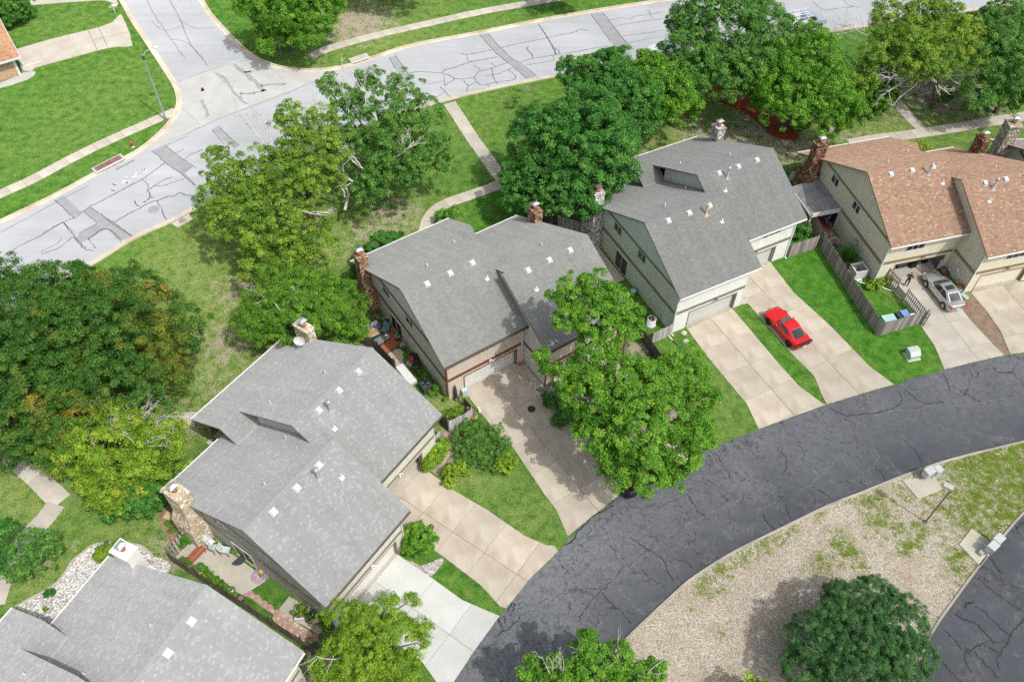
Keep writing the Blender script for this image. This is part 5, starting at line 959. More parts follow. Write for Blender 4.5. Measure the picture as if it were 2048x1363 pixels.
tree('olive_tree', 'tall ragged olive-green tree leaning over the pale street', (640, 452), [(600, 300, 9, 66), (640, 265, 9.4, 42), (575, 245, 9.8, 34), (560, 340, 8.2, 55), (455, 340, 8.0, 38), (432, 305, 8.6, 20), (440, 390, 7, 46), (500, 375, 7.4, 55), (640, 345, 8, 48), (470, 440, 5.8, 48), (560, 430, 6.2, 72), (520, 500, 4.6, 58), (620, 470, 5, 52), (585, 510, 4.2, 50)], 'olive', group=TG, tr=.28, ls=.15, wd=.55, rp=.68, per=85, warm=.1, jag=.46, dens=.85, limbs=20,
     dead=[((545, 300, 8.6), (490, 245, 9.6), .06, 4), ((545, 300, 8.6), (520, 225, 10), .06, 4), ((690, 420, 2.5), (690, 355, 4.5), .16, 2), ((600, 420, 7), (655, 430, 7.2), .07, 3)])
tree('ragged_tree', 'ragged green tree with long dead limbs left of the straight path', (772, 402), [(765, 255, 8.4, 70), (700, 215, 9.2, 44), (655, 175, 9.8, 26), (740, 165, 10, 28), (800, 185, 9.4, 42), (835, 235, 8.2, 48), (860, 285, 7, 42), (775, 335, 6, 62), (825, 340, 5.2, 48), (690, 285, 7.8, 40), (885, 325, 4.8, 26), (745, 375, 4.4, 44), (800, 290, 7.2, 50)], 'green', group=TG, tr=.28, ls=.15, wd=.55, rp=.68, per=80, warm=.1, jag=.46, dens=.85, limbs=20,
     dead=[((735, 385, 3.2), (655, 325, 6.8), .15, 3), ((745, 350, 5.2), (690, 308, 7.4), .13, 3), ((770, 330, 6.6), (830, 285, 8.8), .11, 4), ((720, 330, 6.5), (690, 290, 8.2), .08, 4), ((700, 260, 9), (680, 160, 11), .07, 4), ((730, 240, 9.4), (720, 165, 10.8), .07, 4), ((650, 260, 9), (610, 190, 10.6), .06, 4)])
tree('spreading_tree', 'low spreading green tree behind the satellite dish chimney', (600, 700), [(600, 600, 5.2, 72), (530, 615, 4.6, 52), (675, 610, 4.6, 52), (600, 655, 3.8, 60), (550, 560, 5.2, 38), (500, 650, 3.6, 36), (650, 575, 5, 40), (700, 645, 3.2, 34), (540, 670, 3.0, 36)], 'willow', group=TG, tr=.22, ls=.12, wd=.45, rp=.65, per=95, jag=.28, dead=[((560, 620, 5.5), (520, 580, 6.2), .05, 3), ((600, 610, 5.5), (570, 570, 6.4), .05, 3)])
tree('round_tree', 'largest round deep green tree behind the grey-green roof chimney', (1130, 440), [(1150, 290, 8, 98), (1085, 270, 7.6, 62), (1210, 325, 6.8, 66), (1150, 370, 5.6, 72), (1175, 225, 8.6, 62), (1225, 270, 7.4, 48), (1100, 340, 6.4, 56)], 'deep', group=TG, tr=.36, ls=.19, wd=.6, rp=.85, per=95, jag=.16, limbs=16)
tree('round_tree', 'rounded deep green tree low beside the bend of the path', (1062, 440), [(1062, 375, 4.6, 50), (1040, 350, 5, 32), (1085, 400, 4, 38), (1030, 395, 3.6, 28)], 'deep', group=TG, tr=.2, ls=.18, wd=.6, rp=.75, per=95, jag=.2)
tree('round_tree', 'deep green tree behind the largest round tree at the kerb', (1240, 280), [(1200, 165, 8, 67), (1250, 195, 7, 62), (1160, 145, 8, 40), (1272, 235, 5.4, 45), (1230, 130, 8.4, 40)], 'deep', group=TG, tr=.28, ls=.17, wd=.6, rp=.8, per=95, jag=.2)
tree('round_tree', 'brighter green tree in front of the white car parked on the street', (1345, 250), [(1330, 170, 7, 62), (1355, 205, 5.8, 47), (1300, 130, 7.4, 38), (1310, 215, 5.2, 38), (1370, 150, 6.4, 38)], 'maple', group=TG, tr=.26, ls=.16, wd=.6, rp=.75, per=90, jag=.22)
tree('large_tree', 'large green tree above the red mulch hiding the middle of the far street', (1452, 200), [(1450, 70, 9, 95), (1385, 115, 8, 58), (1505, 115, 8, 58), (1440, 150, 6.6, 67), (1535, 45, 9, 54), (1380, 50, 9, 47), (1480, 10, 10, 63)], 'green', group=TG, tr=.32, ls=.17, wd=.55, rp=.85, per=95, jag=.22)
tree('large_tree', 'wide green tree standing in the red mulch bed in front of the white pickup', (1567, 258), [(1610, 150, 7.4, 87), (1570, 195, 6.4, 65), (1660, 200, 6.2, 63), (1620, 95, 8, 52), (1695, 225, 4.8, 38), (1530, 170, 6.4, 45), (1640, 240, 4.8, 45)], 'maple', group=TG, tr=.42, ls=.17, wd=.55, rp=.8, per=95, jag=.22)
tree('twiggy_tree', 'yellowing tree with a skirt of bare grey branches over the forked path', (1865, 215), [(1835, 85, 9, 72), (1770, 100, 8.4, 42), (1900, 100, 8.2, 52), (1840, 135, 7.4, 50), (1785, 35, 9.8, 44), (1935, 70, 8.2, 34), (1870, 25, 10, 50), (1730, 150, 6.4, 32)], 'olive', group=TG, tr=.28, ls=.16, wd=.55, rp=.75, per=80, warm=.24, jag=.42,
     dead=[((1830, 150, 6), (1760, 150, 7), .10, 4), ((1830, 150, 6), (1775, 185, 5.2), .09, 4), ((1840, 160, 5.6), (1800, 195, 4.4), .09, 4), ((1860, 150, 6), (1880, 190, 4.8), .09, 4), ((1860, 150, 6), (1920, 150, 6.2), .09, 4), ((1870, 160, 5.6), (1900, 190, 4.8), .08, 4), ((1780, 90, 8.6), (1690, 40, 9.4), .08, 4), ((1790, 100, 8), (1700, 70, 8.2), .07, 4), ((1840, 40, 10), (1830, -20, 12), .08, 4), ((1880, 50, 10), (1900, 0, 11.6), .07, 4)])
tree('dark_tree', 'dark green tree in the top right corner by the path', (1992, 226), [(1990, 120, 7, 65), (1960, 185, 4.8, 40), (2022, 60, 8, 63), (2040, 165, 5.6, 54), (1975, 60, 7.6, 47), (2060, 110, 7, 52), (2000, 200, 3.6, 38)], 'green', group=TG, tr=.3, ls=.17, wd=.55, rp=.8, per=90, jag=.24)
tree('small_tree', 'small dark tree beside the far end of the forked path', (1745, 228), [(1742, 190, 3.6, 32), (1760, 150, 4.4, 30), (1730, 205, 2.6, 24), (1775, 200, 2.6, 24)], 'maple', group=TG, tr=.12, ls=.15, wd=.55, rp=.55, per=75, jag=.3)
tree('round_tree', 'leafy tree at the corner behind the green street name sign', (578, 98), [(560, 25, 6.2, 60), (620, 45, 5.4, 48), (505, 10, 6.4, 42), (655, 10, 6, 38), (545, 78, 3.6, 30), (590, -10, 7, 55), (600, 70, 4, 36)], 'maple', group=TG, tr=.3, ls=.17, wd=.6, rp=.8, per=95, jag=.22)
tree('round_tree', 'tree beyond the top edge whose shade falls on the far lawn', (800, -12), [(770, -70, 6, 60), (820, -60, 6, 45), (720, -60, 5.6, 42)], 'maple', group=TG, tr=.26, ls=.2, wd=.6, rp=.9, per=60)
tree('round_tree', 'tree whose lowest leaves hang over the far walk at the top edge', (1120, -4), [(1130, -50, 4.6, 40), (1150, -20, 3.4, 22), (1105, -30, 4, 26)], 'maple', group=TG, tr=.2, ls=.18, wd=.6, rp=.8, per=70)
tree('front_tree', 'tall bright green tree between the beige house and the lane', (1245, 880), [(1148, 592, 12.4, 44), (1192, 582, 12.6, 38), (1138, 632, 11.6, 34), (1200, 640, 11.4, 48), (1254, 640, 11, 34), (1228, 600, 12, 34), (1190, 690, 10, 36), (1158, 740, 8.6, 34), (1250, 770, 8.8, 66), (1185, 790, 8.2, 52), (1150, 770, 7.8, 30), (1320, 795, 7.4, 62), (1375, 742, 6.8, 42), (1400, 800, 5.8, 34), (1385, 860, 5.6, 44), (1270, 860, 7.4, 74), (1345, 900, 5.8, 56), (1285, 940, 5.2, 52), (1205, 870, 6.6, 48), (1230, 935, 5, 38), (1082, 710, 8.0, 18), (1098, 735, 7.4, 20), (1330, 945, 4.6, 42), (1160, 840, 6.4, 32), (1345, 730, 7.4, 30)], 'maple', group=TG, tr=.36, ls=.15, wd=.58, rp=.68, per=95, warm=.06, jag=.27, limbs=26)
tree('feathery_tree', 'feathery yellow-green tree over the pale new driveway at the bottom', (738, 1340), [(740, 1268, 5.8, 66), (690, 1240, 5.2, 38), (795, 1250, 5.8, 30), (835, 1285, 5.0, 22), (725, 1330, 4.8, 62), (800, 1330, 4.6, 44), (822, 1200, 5.8, 14), (782, 1200, 5.6, 14), (660, 1320, 4.2, 36), (780, 1370, 4.4, 52), (845, 1250, 5.4, 16), (670, 1360, 4, 40)], 'lime', group=TG, tr=.2, ls=.12, wd=.38, rp=.55, per=85, jag=.34, limbs=22, dead=[((690, 1310, 5.6), (630, 1312, 5.8), .04, 2)])
tree('twiggy_tree', 'bright green tree with bare grey twigs at the bottom edge beside the lane', (1195, 1440), [(1190, 1340, 6, 52), (1085, 1365, 5.4, 44), (1280, 1355, 5.4, 40), (1176, 1275, 7.2, 18), (1060, 1340, 5.6, 24), (1240, 1310, 6, 30), (1140, 1380, 5.6, 60), (1180, 1300, 6.8, 24), (1310, 1340, 5, 24), (1240, 1390, 5.2, 50)], 'maple', group=TG, tr=.24, ls=.14, wd=.55, rp=.58, per=80, jag=.32,
     dead=[((1150, 1400, 5), (1120, 1335, 6.6), .05, 3), ((1150, 1400, 5), (1095, 1340, 6.4), .045, 3), ((1190, 1390, 5.2), (1180, 1310, 7.0), .05, 3), ((1220, 1390, 5.2), (1238, 1300, 7.0), .045, 3), ((1270, 1390, 5), (1300, 1338, 6), .045, 3)])
tree('pine_tree', 'dense dark pine on the gravel island casting a round shadow', (1700, 1345), [(1715, 1285, 3.9, 92, .8), (1640, 1290, 3.4, 62), (1795, 1250, 3.4, 62), (1690, 1205, 3.6, 52), (1815, 1320, 3, 56), (1750, 1200, 3.6, 48), (1610, 1340, 2.6, 50), (1730, 1350, 3, 90)], 'pine', group=TG, tr=.24, ls=.17, wd=.13, rp=.42, per=78, jag=.18, dens=1.05, flat=1.0, dead=[((1700, 1300, 4.6), (1740, 1290, 5.4), .03, 2), ((1760, 1250, 4.2), (1780, 1235, 4.9), .03, 2), ((1650, 1300, 4), (1620, 1300, 4.4), .03, 2)])
tree('small_tree', 'yellow-green treetop peeping over the bottom edge by the pine', (1510, 1420), [(1505, 1378, 2.6, 24), (1530, 1385, 2.4, 18)], 'lime', group=TG, tr=.1, ls=.12, wd=.5, rp=.45, per=60)
SG = 'garden shrubs'
tree('shrub', 'dark shrub with yellow tips filling the top left corner', (30, 45), [(28, 22, 1.8, 30), (10, 36, 1.3, 22), (48, 8, 1.8, 22), (45, 30, 1.2, 18), (5, 8, 2, 22)], 'deep', 'shrub', SG, ls=.17, wd=.6, rp=.6, per=70, tr=.08, warm=.3)
tree('shrub', 'sprawling shrubbery between the paver path and the beige house driveway', (955, 900), [(955, 880, .9, 30), (930, 868, .8, 22), (1000, 905, .8, 24), (985, 865, .7, 20), (925, 900, .6, 20), (970, 918, .6, 22), (930, 848, .6, 16), (1008, 885, .6, 16), (945, 905, .5, 18), (960, 855, .6, 16), (995, 930, .5, 14), (915, 885, .5, 14), (940, 925, .4, 12)], 'green', 'shrub', SG, ls=.13, wd=.3, rp=.36, per=42, tr=.05, jag=.45, dens=.75, warm=.1)
tree('shrub', 'pale striped shrub at the lawn end of the sprawling shrubbery', (1008, 940), [(1008, 928, .5, 20), (1022, 918, .4, 12)], 'lime', 'shrub', SG, ls=.12, wd=.4, rp=.4, per=60, tr=.03)
tree('shrub', 'feathery low plants by the tan driveway corner', (905, 950), [(902, 945, .5, 16), (918, 935, .45, 16), (895, 965, .35, 10)], 'lime', 'shrub', SG, ls=.1, wd=.4, rp=.35, per=60, tr=.03, warm=.3)
tree('hedge', 'rounded clipped hedge against the cream garage front', (872, 910), [(857, 928, .75, 13), (864, 919, .8, 14), (871, 910, .8, 14), (878, 900, .8, 14), (885, 891, .75, 12)], 'lime', 'hedge', None, ls=.08, wd=.6, rp=.3, per=110, tr=.05, jag=.05, dens=1.4)
tree('shrub', 'upright leafy shrub in white rocks at the new driveway corner', (838, 1100), [(838, 1078, 1.5, 26), (822, 1095, 1.0, 18), (852, 1085, 1.2, 18), (835, 1055, 1.9, 12), (860, 1060, 1.6, 8), (818, 1066, 1.5, 8)], 'maple', 'shrub', SG, ls=.15, wd=.55, rp=.42, per=60, tr=.05, jag=.3)
tree('shrub', 'yellow-green spreading yew in the white rock bed', (212, 1112), [(212, 1105, .7, 17), (224, 1100, .6, 12), (200, 1112, .5, 10)], 'lime', 'shrub', SG, ls=.14, wd=.25, rp=.35, per=70, tr=.04)
tree('shrub', 'small dark plant in the white rock bed', (99, 1190), [(99, 1186, .45, 7)], 'deep', 'shrub', SG, ls=.11, wd=.5, rp=.25, per=60, tr=.03)
tree('shrub', 'tiny pale plant in the white rock bed', (91, 1219), [(91, 1217, .2, 3.5)], 'willow', 'shrub', SG, ls=.07, wd=.4, rp=.15, per=30, tr=.02)
tree('shrub', 'leafy shrubs behind the red-brown brick chimney', (760, 500), [(765, 485, 1.6, 26), (735, 510, 1.6, 24), (790, 478, 1.3, 18), (720, 540, 1.4, 20)], 'deep', 'shrub', SG, ls=.15, wd=.55, rp=.5, per=70, tr=.05)
tree('shrub', 'white-flowered climbing shrub over the terrace fence', (712, 680), [(712, 662, 1.7, 18), (722, 640, 1.6, 16), (705, 690, 1.2, 14), (730, 665, 1.2, 10)], 'willow', 'shrub', SG, ls=.1, wd=.5, rp=.35, per=60, tr=.04, warm=.15)
tree('shrub', 'bright green plant beside the rear path bend', (890, 440), [(888, 432, .9, 16), (905, 425, 1.0, 12)], 'maple', 'shrub', SG, ls=.12, wd=.5, rp=.4, per=60, tr=.04)
tree('shrub', 'blue-green shrub on the dirt by the forked path', (1893, 200), [(1890, 190, 1.2, 18), (1880, 196, .9, 12)], 'green', 'shrub', SG, ls=.12, wd=.5, rp=.4, per=60, tr=.04)
tree('shrub', 'yellow-green leaves low beside the red mulch edge', (1362, 222), [(1370, 200, 1.8, 20), (1385, 215, 1.2, 16), (1350, 215, 1.4, 14)], 'lime', 'shrub', SG, ls=.13, wd=.55, rp=.4, per=65, tr=.05)
tree('shrub', 'green bush beside the trunk in the red mulch', (1598, 262), [(1600, 252, .9, 14), (1612, 245, .8, 10)], 'maple', 'shrub', SG, ls=.12, wd=.5, rp=.35, per=60, tr=.04)
tree('shrub', 'dark shrub behind the short grey fence of the white house', (1605, 465), [(1606, 458, .9, 15), (1592, 470, .6, 9)], 'deep', 'shrub', SG, ls=.12, wd=.5, rp=.4, per=60, tr=.04)
tree('shrub', 'reddish barberry at the end of the brown shingle roof', (1845, 300), [(1842, 292, .9, 10), (1855, 300, .7, 9)], 'lime', 'shrub', SG, ls=.1, wd=.45, rp=.35, per=55, tr=.04, warm=.9)
tree('shrub', 'low green plants along the sunny concrete patio edge', (424, 1160), [(418, 1150, .5, 10), (428, 1160, .55, 10), (440, 1170, .4, 9), (400, 1132, .3, 4), (410, 1142, .45, 7)], 'maple', 'shrub', SG, ls=.09, wd=.5, rp=.28, per=55, tr=.03)
tree('shrub', 'bright green plant at the rear gate of the concrete patio', (370, 1078), [(370, 1075, .7, 12), (360, 1086, .4, 7)], 'maple', 'shrub', SG, ls=.1, wd=.5, rp=.3, per=60, tr=.03)
tree('shrub', 'straggly plants in the edged dirt bed by the cream chimney', (345, 1058), [(345, 1055, .3, 9), (338, 1046, .3, 6)], 'willow', 'shrub', SG, ls=.08, wd=.4, rp=.25, per=30, tr=.02, warm=.3)
tree('shrub', 'shady plants under the front tree beside the gravel strip', (1120, 810), [(1105, 800, .6, 18), (1135, 825, .7, 18), (1120, 840, .5, 14)], 'deep', 'shrub', SG, ls=.12, wd=.45, rp=.4, per=55, tr=.03)
tree('shrub', 'flower bed planting behind the grey board fence', (905, 826), [(895, 830, .4, 9), (908, 824, .5, 9), (920, 818, .4, 8)], 'willow', 'shrub', SG, ls=.08, wd=.45, rp=.25, per=50, tr=.02, warm=.5)
tree('shrub', 'mixed greenery beside the dark air conditioner', (857, 775), [(850, 765, .4, 8), (872, 778, .45, 10), (862, 785, .3, 7), (878, 765, .4, 7)], 'willow', 'shrub', SG, ls=.08, wd=.45, rp=.28, per=55, tr=.02)
tree('shrub', 'green plants in the shade beside the black chairs', (838, 745), [(842, 740, .4, 9), (852, 752, .4, 8), (832, 732, .35, 6)], 'green', 'shrub', SG, ls=.09, wd=.45, rp=.28, per=55, tr=.02)
tree('sapling', 'slender young sapling on the lawn left of the big round tree', (1032, 216), [(1032, 196, 1.8, 6), (1034, 180, 2.6, 5), (1030, 207, 1.0, 5)], 'deep', 'sapling', None, ls=.1, wd=.5, rp=.25, per=22, tr=.03, dens=.6)
tree('small_tree', 'little tree with a pale leaning trunk at the edge of the mulch', (1745, 237), [(1750, 205, 2.2, 22), (1735, 212, 2.0, 16), (1762, 215, 1.6, 14)], 'maple', group=TG, tr=.08, ls=.13, wd=.5, rp=.45, per=60)
def bare(name, label, cat, base, tips, r=.07, lv=3):
    b = G(*base); T = thing(name, label, cat, (b.x, b.y, 0)); mb = MB()
    for t in tips: mb = MB(); twigs(mb, Vector((0, 0, -.05)), Vector(G(*t))-Vector((b.x, b.y, 0)), r, lv); obj('bare_branch', mb, M['deadwood'], T)
bare('dead_tree', 'bare grey dead tree between the two rear chimneys', 'dead tree', (1120, 448), [(1115, 392, 3.2), (1100, 400, 2.8), (1140, 395, 3), (1130, 380, 3.4), (1160, 410, 2.4)], .09, 4)
def spiky(name, label, base, n, L, mat, spread=.75, w=.02, cat='grass clump'):
    b = G(*base); vs = []; ts = []
    for i in range(n):
        az = rnd.uniform(0, 6.283); sp = rnd.uniform(.15, 1)*spread; l = L*rnd.uniform(.6, 1.1); d = Vector((math.cos(az), math.sin(az), 0)); s = Vector((-d.y, d.x, 0))*w
        r0 = d*rnd.uniform(0, .22); p = [r0+d*(l*sp*t)+Vector((0, 0, l*(t*(1.25-sp*.3)-t*t*.75*sp*1.2))) for t in (0, .4, .75, 1)]
        for k in range(3):
            a_, b_ = 1-k*.3, 1-(k+1)*.3; vs += [p[k]-s*a_, p[k]+s*a_, p[k+1]+s*b_, p[k+1]-s*b_]; ts.append(rnd.uniform(.2, .9))
    T = thing(name, label, cat, (b.x, b.y, 0)); link('blades', raw_mesh('blades', np.array([tuple(v) for v in vs]), 4, FOL[mat], {'tint': np.array(ts), 'warm': np.zeros(len(ts))}), T)
spiky('pampas_grass', 'fountain of long arching grass against the khaki wall', (1693, 522), 420, 2.3, 'green', .85, .022)
# blades of grass and weeds that nobody could count
def tufts(name, spots, h, per, mat, z0=0.05, w=.012, **kw):
    vs = []; ts = []
    for p, r, a in spots:
        for _ in range(int(per*a)):
            q = Vector((p.x+rnd.gauss(0, r*.45), p.y+rnd.gauss(0, r*.45), z0)); hh = h*rnd.uniform(.5, 1.3); d = Vector((rnd.gauss(0, .45), rnd.gauss(0, .45), 1)).normalized()*hh; s = Vector((rnd.gauss(0, 1), rnd.gauss(0, 1), 0)).normalized()*w
            vs += [q-s, q+s, q+d*1.0]; ts.append(rnd.uniform(.15, .95))
    link(name, raw_mesh(name, np.array([tuple(v) for v in vs]), 3, FOL[mat], {'tint': np.array(ts), 'warm': np.clip(rng.normal(.1, .25, len(ts)), 0, .8)}), None, kind='stuff', **kw)
sp = []
for j in range(0, ngy, 1):
    for i in range(0, ngx, 1):
        if gv[j, i] > .45 and rnd.random() < gv[j, i]*.55:
            p = Vector((Xg[j, i], Yg[j, i], 0))
            sp.append((p, .42, gv[j, i]))
ins = inside(np.array([p.x for p, _, _ in sp]), np.array([p.y for p, _, _ in sp]), isl); sp = [s for s, k in zip(sp, ins) if k]
tufts('island_weeds', sp, .17, 34, 'lime', .05, .022)
lw = []
for k in range(2600):
    px, py = rnd.uniform(0, 2048), rnd.uniform(0, 1363); p = G(px, py); lw.append(p)
# edge grass along kerbs and slabs
eg = []
for run in (LD, ISR):
    P = arc(run, 160); N = norms(P)
    for i in range(len(P)-1):
        if rnd.random() < .6: q = P[i]-N[i]*rnd.uniform(.2, .5); eg.append((Vector((q.x, q.y, 0)), .3, rnd.uniform(.3, 1)))
tufts('kerb_weeds', eg, .13, 22, 'lime', .05, .02)
cg = []
for run in EDGES:
    for a, b in zip(run, run[1:]):
        L = (b-a).length
        for _ in range(int(L*2.2)): q = a.lerp(b, rnd.random()); cg.append((Vector((q.x, q.y, 0)), .16, rnd.uniform(.3, 1)))
tufts('edge_grass', cg, .10, 8, 'maple', .02, .022)
# loose pale stones over the rock bed
st = []; rbp = np.array([(p.x, p.y) for p in rb]); x0_, y0_ = rbp.min(0); x1_, y1_ = rbp.max(0); vv = []; ff = []
pts_ = np.stack([rng.uniform(x0_, x1_, 5200), rng.uniform(y0_, y1_, 5200)], 1); pts_ = pts_[inside(pts_[:, 0], pts_[:, 1], rb)]
for x, y in pts_:
    r = rnd.uniform(.03, .085); n0 = len(vv); a0 = rnd.uniform(0, 6.28)
    vv += [(x+r*1.2*math.cos(a0+t), y+r*.9*math.sin(a0+t), .012+r*.25) for t in (0, 1.2, 2.6, 3.9, 5.1)]+[(x, y, .012+r*.75)]
    ff += [(n0+i, n0+(i+1) % 5, n0+5) for i in range(5)]
me = bpy.data.meshes.new('river_stones'); me.from_pydata(vv, [], ff); t = NT('loose_stone'); ge = t.n('ShaderNodeNewGeometry'); me.materials.append(t.out(t.ramp(ge.outputs['Random Per Island'], [(0, (.42, .39, .36)), (.5, (.63, .61, .57)), (1, (.82, .81, .78))]), .85, 0, .2)); link('river_stones', me, None, kind='stuff')
# ------------------------------------------------------------------ vehicles
def carpaint(name, col, metal=.0, rough=.28):
    t = NT(name); t.b.inputs['Coat Weight'].default_value = .6; t.b.inputs['Coat Roughness'].default_value = .06; v = t.co('Object'); n = t.noise(v, 40, 2)
    return t.out(t.ramp(n, [(.3, tuple(x*.96 for x in col)), (.7, col)]), rough, metal, .5)
M['tyre'] = paint('tyre_rubber', (.022, .022, .024), .8); M['rimdk'] = paint('dark_alloy', (.05, .05, .055), .35, .1, 5, .7); M['rim'] = paint('silver_alloy', (.45, .45, .46), .35, .1, 5, .8)
M['cglass'] = glass('car_glass', (.03, .04, .045), .05); M['tail'] = paint('red_lamp', (.45, .012, .02), .2); M['lamp'] = paint('clear_lamp', (.6, .62, .64), .15); M['blk'] = paint('black_plastic', (.02, .02, .022), .5)
M['plate'] = paint('licence_plate', (.7, .72, .74), .4)
def car(name, label, loc, rz, L, Wd, Hh, pm, rimm, shape, tags):
    """shape: stations (x, half width, sill z, shoulder z, centre z) back to front, cabin (xb0, xr0, xr1, xf0) in fractions of length"""
    c = thing(name, label, 'car', loc, rz); st, cab, zr_ = shape
    hw = Wd/2; vs = []; fs = []; rows = []
    for x, w, zl, zs, zc in st:
        w *= hw; X_ = (x-.5)*L
        half = [(0, zc), (.4*w, zc), (.74*w, zc-.012), (.93*w, zs), (w, zs-.13), (.995*w, zl+.28), (.97*w, zl+.1), (.88*w, zl)]
        row = [(X_, y, z) for y, z in half[::-1]]+[(X_, -y, z) for y, z in half[1:]]
        rows.append(row)
    n = len(rows[0])
    for r in rows: vs += r
    for i in range(len(rows)-1):
        for k in range(n-1): fs.append((i*n+k, i*n+k+1, (i+1)*n+k+1, (i+1)*n+k))
    fs += [tuple(range(n))[::-1], tuple((len(rows)-1)*n+k for k in range(n))]+[(i*n+n-1, i*n, (i+1)*n, (i+1)*n+n-1) for i in range(len(rows)-1)]
    mb = MB(); mb.mesh(vs, fs, 0, True); o = obj('body', mb, pm, c); m = o.modifiers.new('sub', 'SUBSURF'); m.levels = 1; m.render_levels = 2
    def zsh(X_):      # shoulder height along the body
        f = X_/L+.5
        for a, b in zip(st, st[1:]):
            if a[0] <= f <= b[0]: return a[3]+(b[3]-a[3])*(f-a[0])/(b[0]-a[0])
        return st[-1][3]
    b0, r0, r1, f0 = [(q-.5)*L for q in cab]; wb, wr = .9*hw, .66*hw
    B = [(b0, wb*.80), (b0+.35, wb*.93), (f0-.45, wb*.97), (f0, wb*.80)]; T_ = [(r0, wr*.92), (r0+.3, wr), (r1-.3, wr), (r1, wr*.92)]
    zb = lambda X_: zsh(X_)-.02
    base = [Vector((x, y, zb(x))) for x, y in B]; top = [Vector((x, y, zr_-(.05 if i in (0, 3) else .015))) for i, (x, y) in enumerate(T_)]
    mirror = lambda l: [Vector((p.x, -p.y, p.z)) for p in l]
    bl, tl = mirror(base), mirror(top)
    mb = MB(); ring_b = base+bl[::-1]; ring_t = top+tl[::-1]; k = len(ring_b)
    mb.mesh(ring_b+ring_t, [(i, (i+1) % k, k+(i+1) % k, k+i) for i in range(k)], 0, False)
    ctr = [Vector((p.x, 0, zr_-(.02 if i in (0, 3) else -.02))) for i, p in enumerate(top)]
    mb.mesh(top+ctr+tl, [(i, i+1, 4+i+1, 4+i) for i in range(3)]+[(4+i, 4+i+1, 8+i+1, 8+i) for i in range(3)], 0, True)
    obj('cabin', mb, pm, c)
    def pane(nm, q, inset=(.06, .05), mat='cglass', off=.014, cuts=None):
        a, b, d, e = q; ce = (a+b+d+e)/4; nn = (b-a).cross(e-a).normalized()
        if nn.dot(ce-Vector((ce.x*.3, 0, .6))) < 0: nn = -nn
        def pt(u, v): return a.lerp(b, u).lerp(e.lerp(d, u), v)+nn*off
        iu, iv = inset; mb = MB(); mb.poly([pt(iu, iv), pt(1-iu, iv), pt(1-iu, 1-iv), pt(iu, 1-iv)]); return obj(nm, mb, M[mat], c), pt
    pane('windscreen', (base[3], bl[3], tl[3], top[3]), (.05, .05)); rw, rpt = pane('rear_window', (base[0], bl[0], tl[0], top[0]), (.07, .07))
    for s, bb, tt in ((1, base, top), (-1, bl, tl)):
        if tags.get('doors') == 4:
            pane('side_window', (bb[1], bb[1].lerp(bb[2], .5), tt[1].lerp(tt[2], .45), tt[1]), (.04, .1)); pane('side_window', (bb[1].lerp(bb[2], .5), bb[2], tt[2], tt[1].lerp(tt[2], .5)), (.04, .1))
        else: pane('side_window', (bb[1].lerp(bb[2], .12), bb[2], tt[2], tt[1].lerp(tt[2], .1)), (.03, .1))
        q = pane('quarter_window', (bb[2], bb[3].lerp(bb[2], .45), tt[3].lerp(tt[2], .45), tt[2]), (.18, .14))
    if tags.get('sunroof'): mb = MB(); mb.box((r1-.95, -.42, zr_-.02), (r1-.42, .42, zr_+.022)); obj('sunroof', mb, M['cglass'], c)
    if tags.get('louvre'):
        for i in range(5):
            v = .16+.15*i; mb = MB(); a, b = rpt(.14, v), rpt(.86, v); a2, b2 = rpt(.14, v+.1), rpt(.86, v+.1); up = Vector((-.03, 0, .045)); mb.mesh([a, b, b2+up, a2+up, a-up*.3, b-up*.3, b2+up*.6, a2+up*.6], [(0, 1, 2, 3), (4, 7, 6, 5), (0, 4, 5, 1), (2, 6, 7, 3)]); obj('louvre', mb, M['blk'], c)
    rad, wx = tags.get('wheel', .34), tags['axles']
    for x in wx:
        for s in (1, -1):
            X_ = (x-.5)*L; mb = MB(); n = 20; y0, y1 = s*(hw-.24), s*(hw+.012)
            ring = lambda r, y: [(X_+r*math.cos(2*math.pi*k/n), y, rad+r*math.sin(2*math.pi*k/n)) for k in range(n)]
            R_ = [ring(rad*.66, y1-s*.01), ring(rad*.9, y1), ring(rad, y1-s*.03), ring(rad, y0), ring(rad*.6, y0)]; vs = [p for r in R_ for p in r]
            mb.mesh(vs, [(i*n+k, i*n+(k+1) % n, (i+1)*n+(k+1) % n, (i+1)*n+k) for i in range(4) for k in range(n)], 0, True); w = obj('wheel', mb, M['tyre'], c)
            rm = MB(); rm.mesh(ring(rad*.67, y1-s*.03)+[(X_, y1-s*.05, rad)], [(k, (k+1) % n, n) for k in range(n)], 1)
            for k in range(5 if rimm == 'rimdk' else 10):
                t = 2*math.pi*k/(5 if rimm == 'rimdk' else 10); dx, dz = math.cos(t), math.sin(t); q = .05
                rm.mesh([(X_+dx*.04-dz*q, y1-s*.01, rad+dz*.04+dx*q), (X_+dx*.04+dz*q, y1-s*.01, rad+dz*.04-dx*q), (X_+dx*rad*.65+dz*q*.7, y1, rad+dz*rad*.65-dx*q*.7), (X_+dx*rad*.65-dz*q*.7, y1, rad+dz*rad*.65+dx*q*.7)], [(0, 1, 2, 3)])
            obj('rim', rm, [M[rimm], M['blk']], w)
            ar = MB(); vs = []
            for k in range(13):
                t = math.pi*k/12; vs += [(X_+(rad+.075)*math.cos(t), s*(hw+.004), rad+(rad+.075)*math.sin(t)), (X_+rad*.8*math.cos(t), s*(hw+.004), rad+rad*.8*math.sin(t))]
            ar.mesh(vs, [(2*k, 2*k+1, 2*k+3, 2*k+2) for k in range(12)]); obj('wheel_arch', ar, M['blk'], c)
